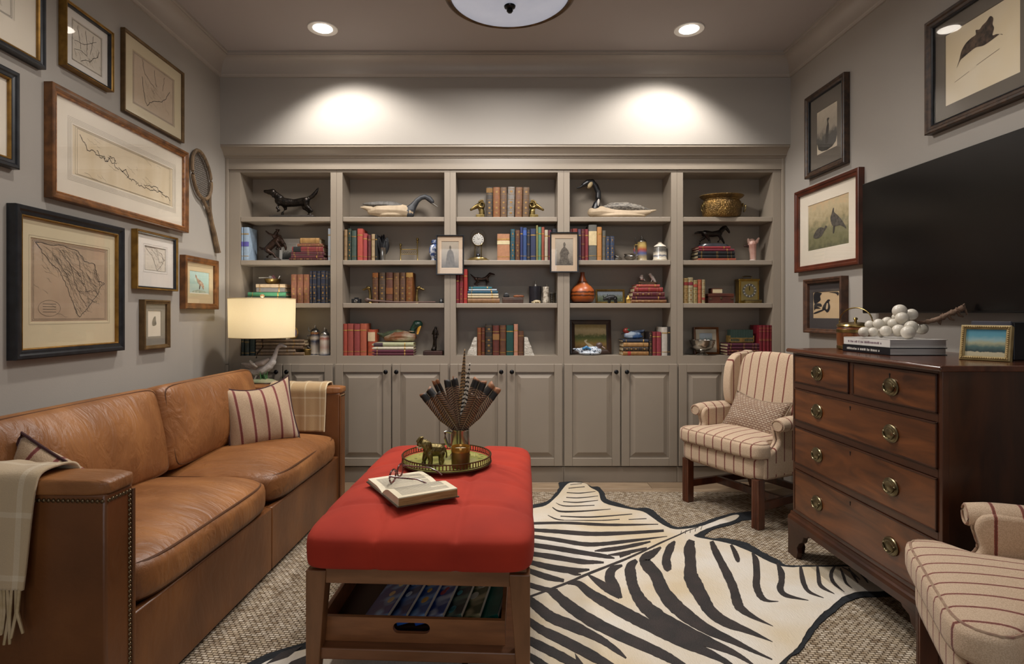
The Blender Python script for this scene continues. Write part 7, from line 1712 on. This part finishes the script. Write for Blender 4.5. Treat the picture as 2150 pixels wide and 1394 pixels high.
def frayed(L, W, seed, n=22, square=True, fray=.5):
    """feather vane of overlapping barbs along z"""
    rnd = random.Random(seed); mb = MB()
    for s in (-1, 1):
        prev = None; V = []; F = []
        for k in range(n+1):
            u = k/n; z = u*L
            if square: w = W*(min(1, .25+u/.5))*(1 if u < .99 else .9)
            else: w = W*max(.06, (1-u)**.65)*min(1, .5+u*4)
            w *= 1+rnd.uniform(-.06, .06)*fray
            up = w*(.55 if not square else .35)
            V += [(0, 0, z), (s*w*.5, -.003-.05*w, z+up*.55), (s*w, .0, z+up+rnd.uniform(-.003, .003)*fray)]
        for k in range(n):
            a = 3*k
            F += [(a, a+1, a+4, a+3), (a+1, a+2, a+5, a+4)]
        mb.add(V, F)
    return mb
tur = barred('turkey_feather', '#24160f', '#85664d', .0095, '#8a5a38', L=.23, tip0=.78)
phe = barred('pheasant_feather', '#3a2818', '#9a7a50', .013)
bw = barred('white_barred_feather', '#14100e', '#c9c2b6', .017)
FT = [  # lean x(right), lean y, length, width, twist, material, square, label
 (-40, 4, .245, .030, 18, tur, True, 'turkey tail feather leaning furthest left in the tankard'),
 (-25, -3, .262, .019, -35, tur, True, 'narrow turkey feather second from left in the tankard'),
 (-11, 6, .24, .029, 20, tur, True, 'broad turkey feather third from left in the tankard'),
 (-31, -8, .215, .025, -10, tur, True, 'short turkey feather at the front left of the tankard'),
 (-7, -4, .260, .015, 40, tur, False, 'slim brown feather left of the pheasant plume'),
 (3, 2, .365, .017, 5, phe, False, 'tall pheasant tail feather standing above the others'),
 (8, 4, .310, .016, -10, bw, False, 'black and white barred feather behind the pheasant plume'),
 (21, 6, .25, .031, -20, tur, True, 'turkey tail feather leaning right in the tankard'),
 (37, 2, .262, .031, -28, tur, True, 'turkey tail feather leaning furthest right in the tankard'),
 (24, -9, .195, .027, 10, tur, True, 'dark-tipped turkey feather at the front right of the tankard')]
for k, (ax, ay, L, Wd, tw, mm, sq, lb) in enumerate(FT):
    # start inside the tankard, lean over the rim
    r = math.radians(ax); ba = Vector((MX-.018*math.sin(r)*1.5, MY+.004*(k % 3-1), TZ+.068))
    f = thing('feather', lb, 'feather', ba, rot=(math.radians(-ay), r, 0), group='feathers in the tankard')
    o = obj('vane', frayed(L-.03, Wd, k, square=sq), mm, f, smooth=180, fix=False); o.location = (0, 0, .03); o.rotation_euler = (0, 0, math.radians(tw))
    md = o.modifiers.new('s', 'SOLIDIFY'); md.thickness = .0008
    obj('quill', MB().tube([(0, 0, -.068 if abs(ax) < 12 else -.03), (0, 0, L*.5), (0, -.001, L)], [.0018, .0014, .0004], 6), m_quill, f)

# open book and spectacles
bk = thing('open_book', 'old book lying open on the red ottoman', 'book', (-.283, 1.915, OZ-.004), math.atan2(-.866, .5))
# local x: across the spread (towards the viewer), local y: along the spine
HB = .10
def leafs(s, T0):
    ring = []
    for e in (-HB, HB):
        P = [(0.0, .004)]+[(s*.148*q, .005+T0*math.sin(min(1, q*2.2)*PI/2)*(1-.12*q)) for q in (.06, .14, .25, .4, .6, .8, 1.0)]
        P += [(s*.150, .004)]
        ring.append([(x, e, z) for x, z in P])
    return MB().loft(ring)
m_leaf = mat('open_pages', '#d9cfb8', '#cfc3a8', rough=.8, scale=10)
m_edge = mat('page_edges', '#a58a5a', '#7d6238', rough=.8, scale=90, stretch=(1, .2, 8))
for s, T0 in ((-1, .010), (1, .027)):
    pg = obj('page_block', leafs(s, T0), m_leaf, bk, smooth=40)
    ed = MB().box(min(s*.1502, s*.1512), max(s*.1502, s*.1512), -HB+.001, HB-.001, .004, .003+T0*.86)
    obj('page_edge', ed, m_edge, pg, smooth=0)
    mb = MB()
    for k in range(17):
        x = s*(.028+.0063*k) if s > 0 else s*(.02+.0063*k)
        q = abs(x)/.148; z = .0054+T0*math.sin(min(1, q*2.2)*PI/2)*(1-.12*q)
        mb.box(x-.0007, x+.0007, -HB+.02, HB-.02-(.05 if k % 6 == 5 else 0), z-.001, z+.0003)
    gq = obj('text_lines', mb, mat('text_grey', '#a8a196', rough=.8), pg, smooth=0); gq['kind'] = 'stuff'
obj('cover', MB().box(-.154, .154, -HB-.005, HB+.005, 0, .004), mat('book_board', '#3c2a1e', '#54402e', rough=.6, scale=30), bk, smooth=0, bevel=.001)
sp = thing('eyeglasses', 'tortoiseshell eyeglasses resting on the open book', 'glasses', (-.345, 1.985, OZ+.0110), math.radians(-100)); sp.scale = (1.12, 1.12, 1.12)
m_tor = mat('tortoiseshell', '#3a1618', '#6a2a22', rough=.25, scale=40)
for s in (-1, 1):
    rim = [(s*.034+.027*math.cos(a), .0+.002, .019+.019*math.sin(a)) for a in [2*PI*k/24 for k in range(24)]]
    rm = obj('rim', MB().tube(rim, .0028, 7, closed=True), m_tor, sp)
    obj('lens', MB().lathe([(.0, 0), (.0265, 0), (.0265, .001), (0, .001)], 24, M=T(s*.034, .002, .019) @ rotm('X', 90), sy=.72), glass_mat(), rm)
    obj('temple', MB().tube([(s*.063, .002, .026), (s*.066, .04, .024), (s*.065, .09, .022), (s*.063, .115, .012), (s*.062, .13, .001)], [.0028, .0024, .0022, .0026, .003], 8), m_tor, sp)
obj('bridge', MB().tube([(-.008, .002, .024), (0, .0, .028), (.008, .002, .024)], .002, 7), m_tor, sp)

# ------------------------------------------------------------------ on the chest of drawers
DZ = RZ+.9205
def big_book(label, z, th, col, tcol, x0, x1, y0, y1, rz=0):
    t = thing('coffee_table_book', label, 'book', ((x0+x1)/2, (y0+y1)/2, z), rz, group='coffee table books on the chest')
    w, l = (x1-x0)/2, (y1-y0)/2
    obj('cover', MB().box(-w, w, -l, l, 0, .0025).box(-w, w, -l, l, th-.0025, th).box(-w, -w+.003, -l, l, 0, th), mat('jacket_'+col[1:], col, rough=.3), t, smooth=0, bevel=.0008)
    obj('pages', MB().box(-w+.003, w-.004, -l+.003, l-.003, .0025, th-.0025), mat('art_pages', '#c4c0bc', '#b0aca8', rough=.6, scale=200, stretch=(.05, .05, 3)), t, smooth=0)
    mb = MB(); rnd = random.Random(int(z*1000)); y = l-.03
    while y > -l+.05:
        q = rnd.uniform(.004, .011); mb.box(-w-.0004, -w+.001, y-q, y, th*.35, th*.35+rnd.uniform(.006, .009)); y -= q+rnd.choice([.002, .002, .007])
    gq = obj('spine_lettering', mb, mat('lettering_'+tcol[1:], tcol, rough=.5), t, smooth=0); gq['kind'] = 'stuff'
    return t
big_book('black-spined large book, lower of two on the chest', DZ, .027, '#17191f', '#b8b4ac', 1.452, 1.665, 2.105, 2.39)
big_book('white-spined large book, upper of two on the chest', DZ+.0274, .031, '#d4d0ca', '#7d6a72', 1.458, 1.672, 2.112, 2.392)
GZ = DZ+.0590
g = thing('stone_grape_cluster', 'cluster of white stone grapes with a driftwood stem', 'ornament', (1.55, 2.22, GZ))
m_gr = mat('white_onyx', '#cfc8bb', '#c0b8a8', rough=.35, scale=12)
GB = [(1814,697,20,2.27),(1833,697,18,2.25),(1826,682,17,2.30),(1845,680,20,2.27),(1860,695,21,2.22),(1850,704,17,2.30),(1863,676,20,2.30),(1875,679,19,2.24),(1887,694,24,2.20),(1894,668,24,2.22),(1889,653,26,2.24),(1914,660,22,2.25),(1882,666,16,2.30),(1913,686,24,2.19),(1907,703,26,2.14),(1935,690,23,2.26)]
gb = []
for px, py, d, Y in GB:
    gb.append([Vector(((px-1040)*Y/1200, Y, EYE-(py-660)*Y/1200)), d*Y/1200/2*1.06])
for p, r in gb:
    if p.z-r < GZ: p.z = GZ+r+.0005
for p, r in gb: obj('grape', MB().ell((p.x-1.55, p.y-2.22, p.z-GZ), r, 20, 14), m_gr, g, smooth=180)
ST = [(1918,676,2.25),(1938,677,2.25),(1958,673,2.22),(1975,668,2.20),(1990,660,2.18),(2003,655,2.17),(2014,650,2.16),(2024,645,2.15)]
pts = [((px-1040)*Y/1200-1.55, Y-2.22, EYE-(py-660)*Y/1200-GZ) for px, py, Y in ST]
m_drift = mat('driftwood', '#5a4232', '#7d6450', rough=.75, scale=40, bump=.6, bscale=90)
rnd = random.Random(8)
mb = MB()
fp = catmull(pts, 4)
mb.tube(fp, [(.0065+.004*min(1, k/14))*(1+rnd.uniform(-.25, .3)) for k in range(len(fp))], 9)
for k in (10, 16, 22, 25): mb.tube([fp[k], fp[k]+Vector((.008, -.004, rnd.choice([-.018, .018]))), fp[k]+Vector((.02, -.006, rnd.choice([-.022, .024])))], [.006, .005, .003], 7)
obj('driftwood_stem', mb, m_drift, g, smooth=60)
# biscuit barrel
bb = thing('biscuit_barrel', 'oak biscuit barrel with brass bands and swing handle', 'jar', (1.56, 2.475, DZ))
m_oakb = mat('barrel_oak', '#7a441c', '#54290f', rough=.3, scale=10, stretch=(6, 6, .5), coat=.4)
obj('barrel', MB().lathe([(.064, 0), (.068, .004), (.072, .05), (.071, .09), (.067, .098), (0, .098)], 36), m_oakb, bb)
for z, r in ((.010, .0700), (.080, .0722)): obj('brass_band', MB().lathe([(r, z-.007), (r+.0012, z-.006), (r+.0012, z+.006), (r, z+.007)], 36), m_brass2, bb)
obj('lid', MB().lathe([(.071, .098), (.073, .102), (.07, .108), (.05, .114), (.02, .118), (.006, .120), (.005, .126), (.009, .131), (.006, .138), (0, .139)], 36), m_brass2, bb)
obj('swing_handle', MB().tube([(.074*math.cos(a)*.35-.0, -.074*math.cos(a), .105+.075*math.sin(a)**.8) for a in [PI*k/18 for k in range(19)]], .0028, 8), m_brass2, bb)
# small framed picture and black speaker
pf = thing('beaded_frame', 'small beaded gilt frame with a seascape on the chest', 'picture', (1.60, 1.872, DZ+.0005), rot=(math.radians(-14), 0, math.radians(-54)))
w, h = .130, .118
m_bead = mat('beaded_gilt', '#b39a6a', '#8f7646', rough=.4, metal=.4, scale=40)
def upp(q): q.location = (0, 0, h/2); return q
upp(obj('frame', rect_loft(w, h, [(0, .026), (0, -.004), (.004, -.006), (.012, -.004), (.014, 0), (.014, .026)]), mat('frame_pale_gilt', '#b09a68', '#97804f', rough=.5, scale=30), pf, smooth=0))
mb = MB()
for k in range(21): 
    for z in (-h/2+.007, h/2-.007): mb.ell((-w/2+.006+k*(w-.012)/20, -.006, z), .0032, 8, 6)
for k in range(1, 16):
    for x in (-w/2+.007, w/2-.007): mb.ell((x, -.006, -h/2+.006+k*(h-.012)/16), .0032, 8, 6)
gq = upp(obj('beading', mb, m_bead, pf, smooth=180)); gq['kind'] = 'stuff'
pr = upp(obj('print', MB().box(-w/2+.013, w/2-.013, .0, .004, -h/2+.013, h/2-.013), scene_mat('seascape', [(0, '#b5ab8e'), (.14, '#c2b798'), (.18, '#26383a'), (.35, '#4d6a66'), (.5, '#a8a888'), (.62, '#8faeb0'), (.75, '#5a97a8'), (1, '#4a8aa0')], 6, .09, lo=-.045, hi=.045), pf, smooth=0))
upp(obj('glass', MB().box(-w/2+.013, w/2-.013, -.0025, -.0015, -h/2+.013, h/2-.013), m_glz, pf, smooth=0))
upp(obj('back_board', MB().box(-w/2+.002, w/2-.002, .020, .026, -h/2+.002, h/2-.002), mat('frame_ochre_side', '#8a6434', rough=.5), pf, smooth=0))
sp = thing('black_speaker', 'black box speaker behind the beaded frame', 'speaker', (1.76, 1.95, DZ))
obj('cabinet', MB().box(-.055, .085, -.07, .09, 0, .125), mat('speaker_black', '#0c0c0e', '#111114', rough=.4), sp, smooth=0, bevel=.003)
obj('side_trim', MB().box(-.064, -.0555, -.068, .088, .004, .128), mat('speaker_grey', '#3c3d46', '#4a4b55', rough=.3), sp, smooth=0, bevel=.002)
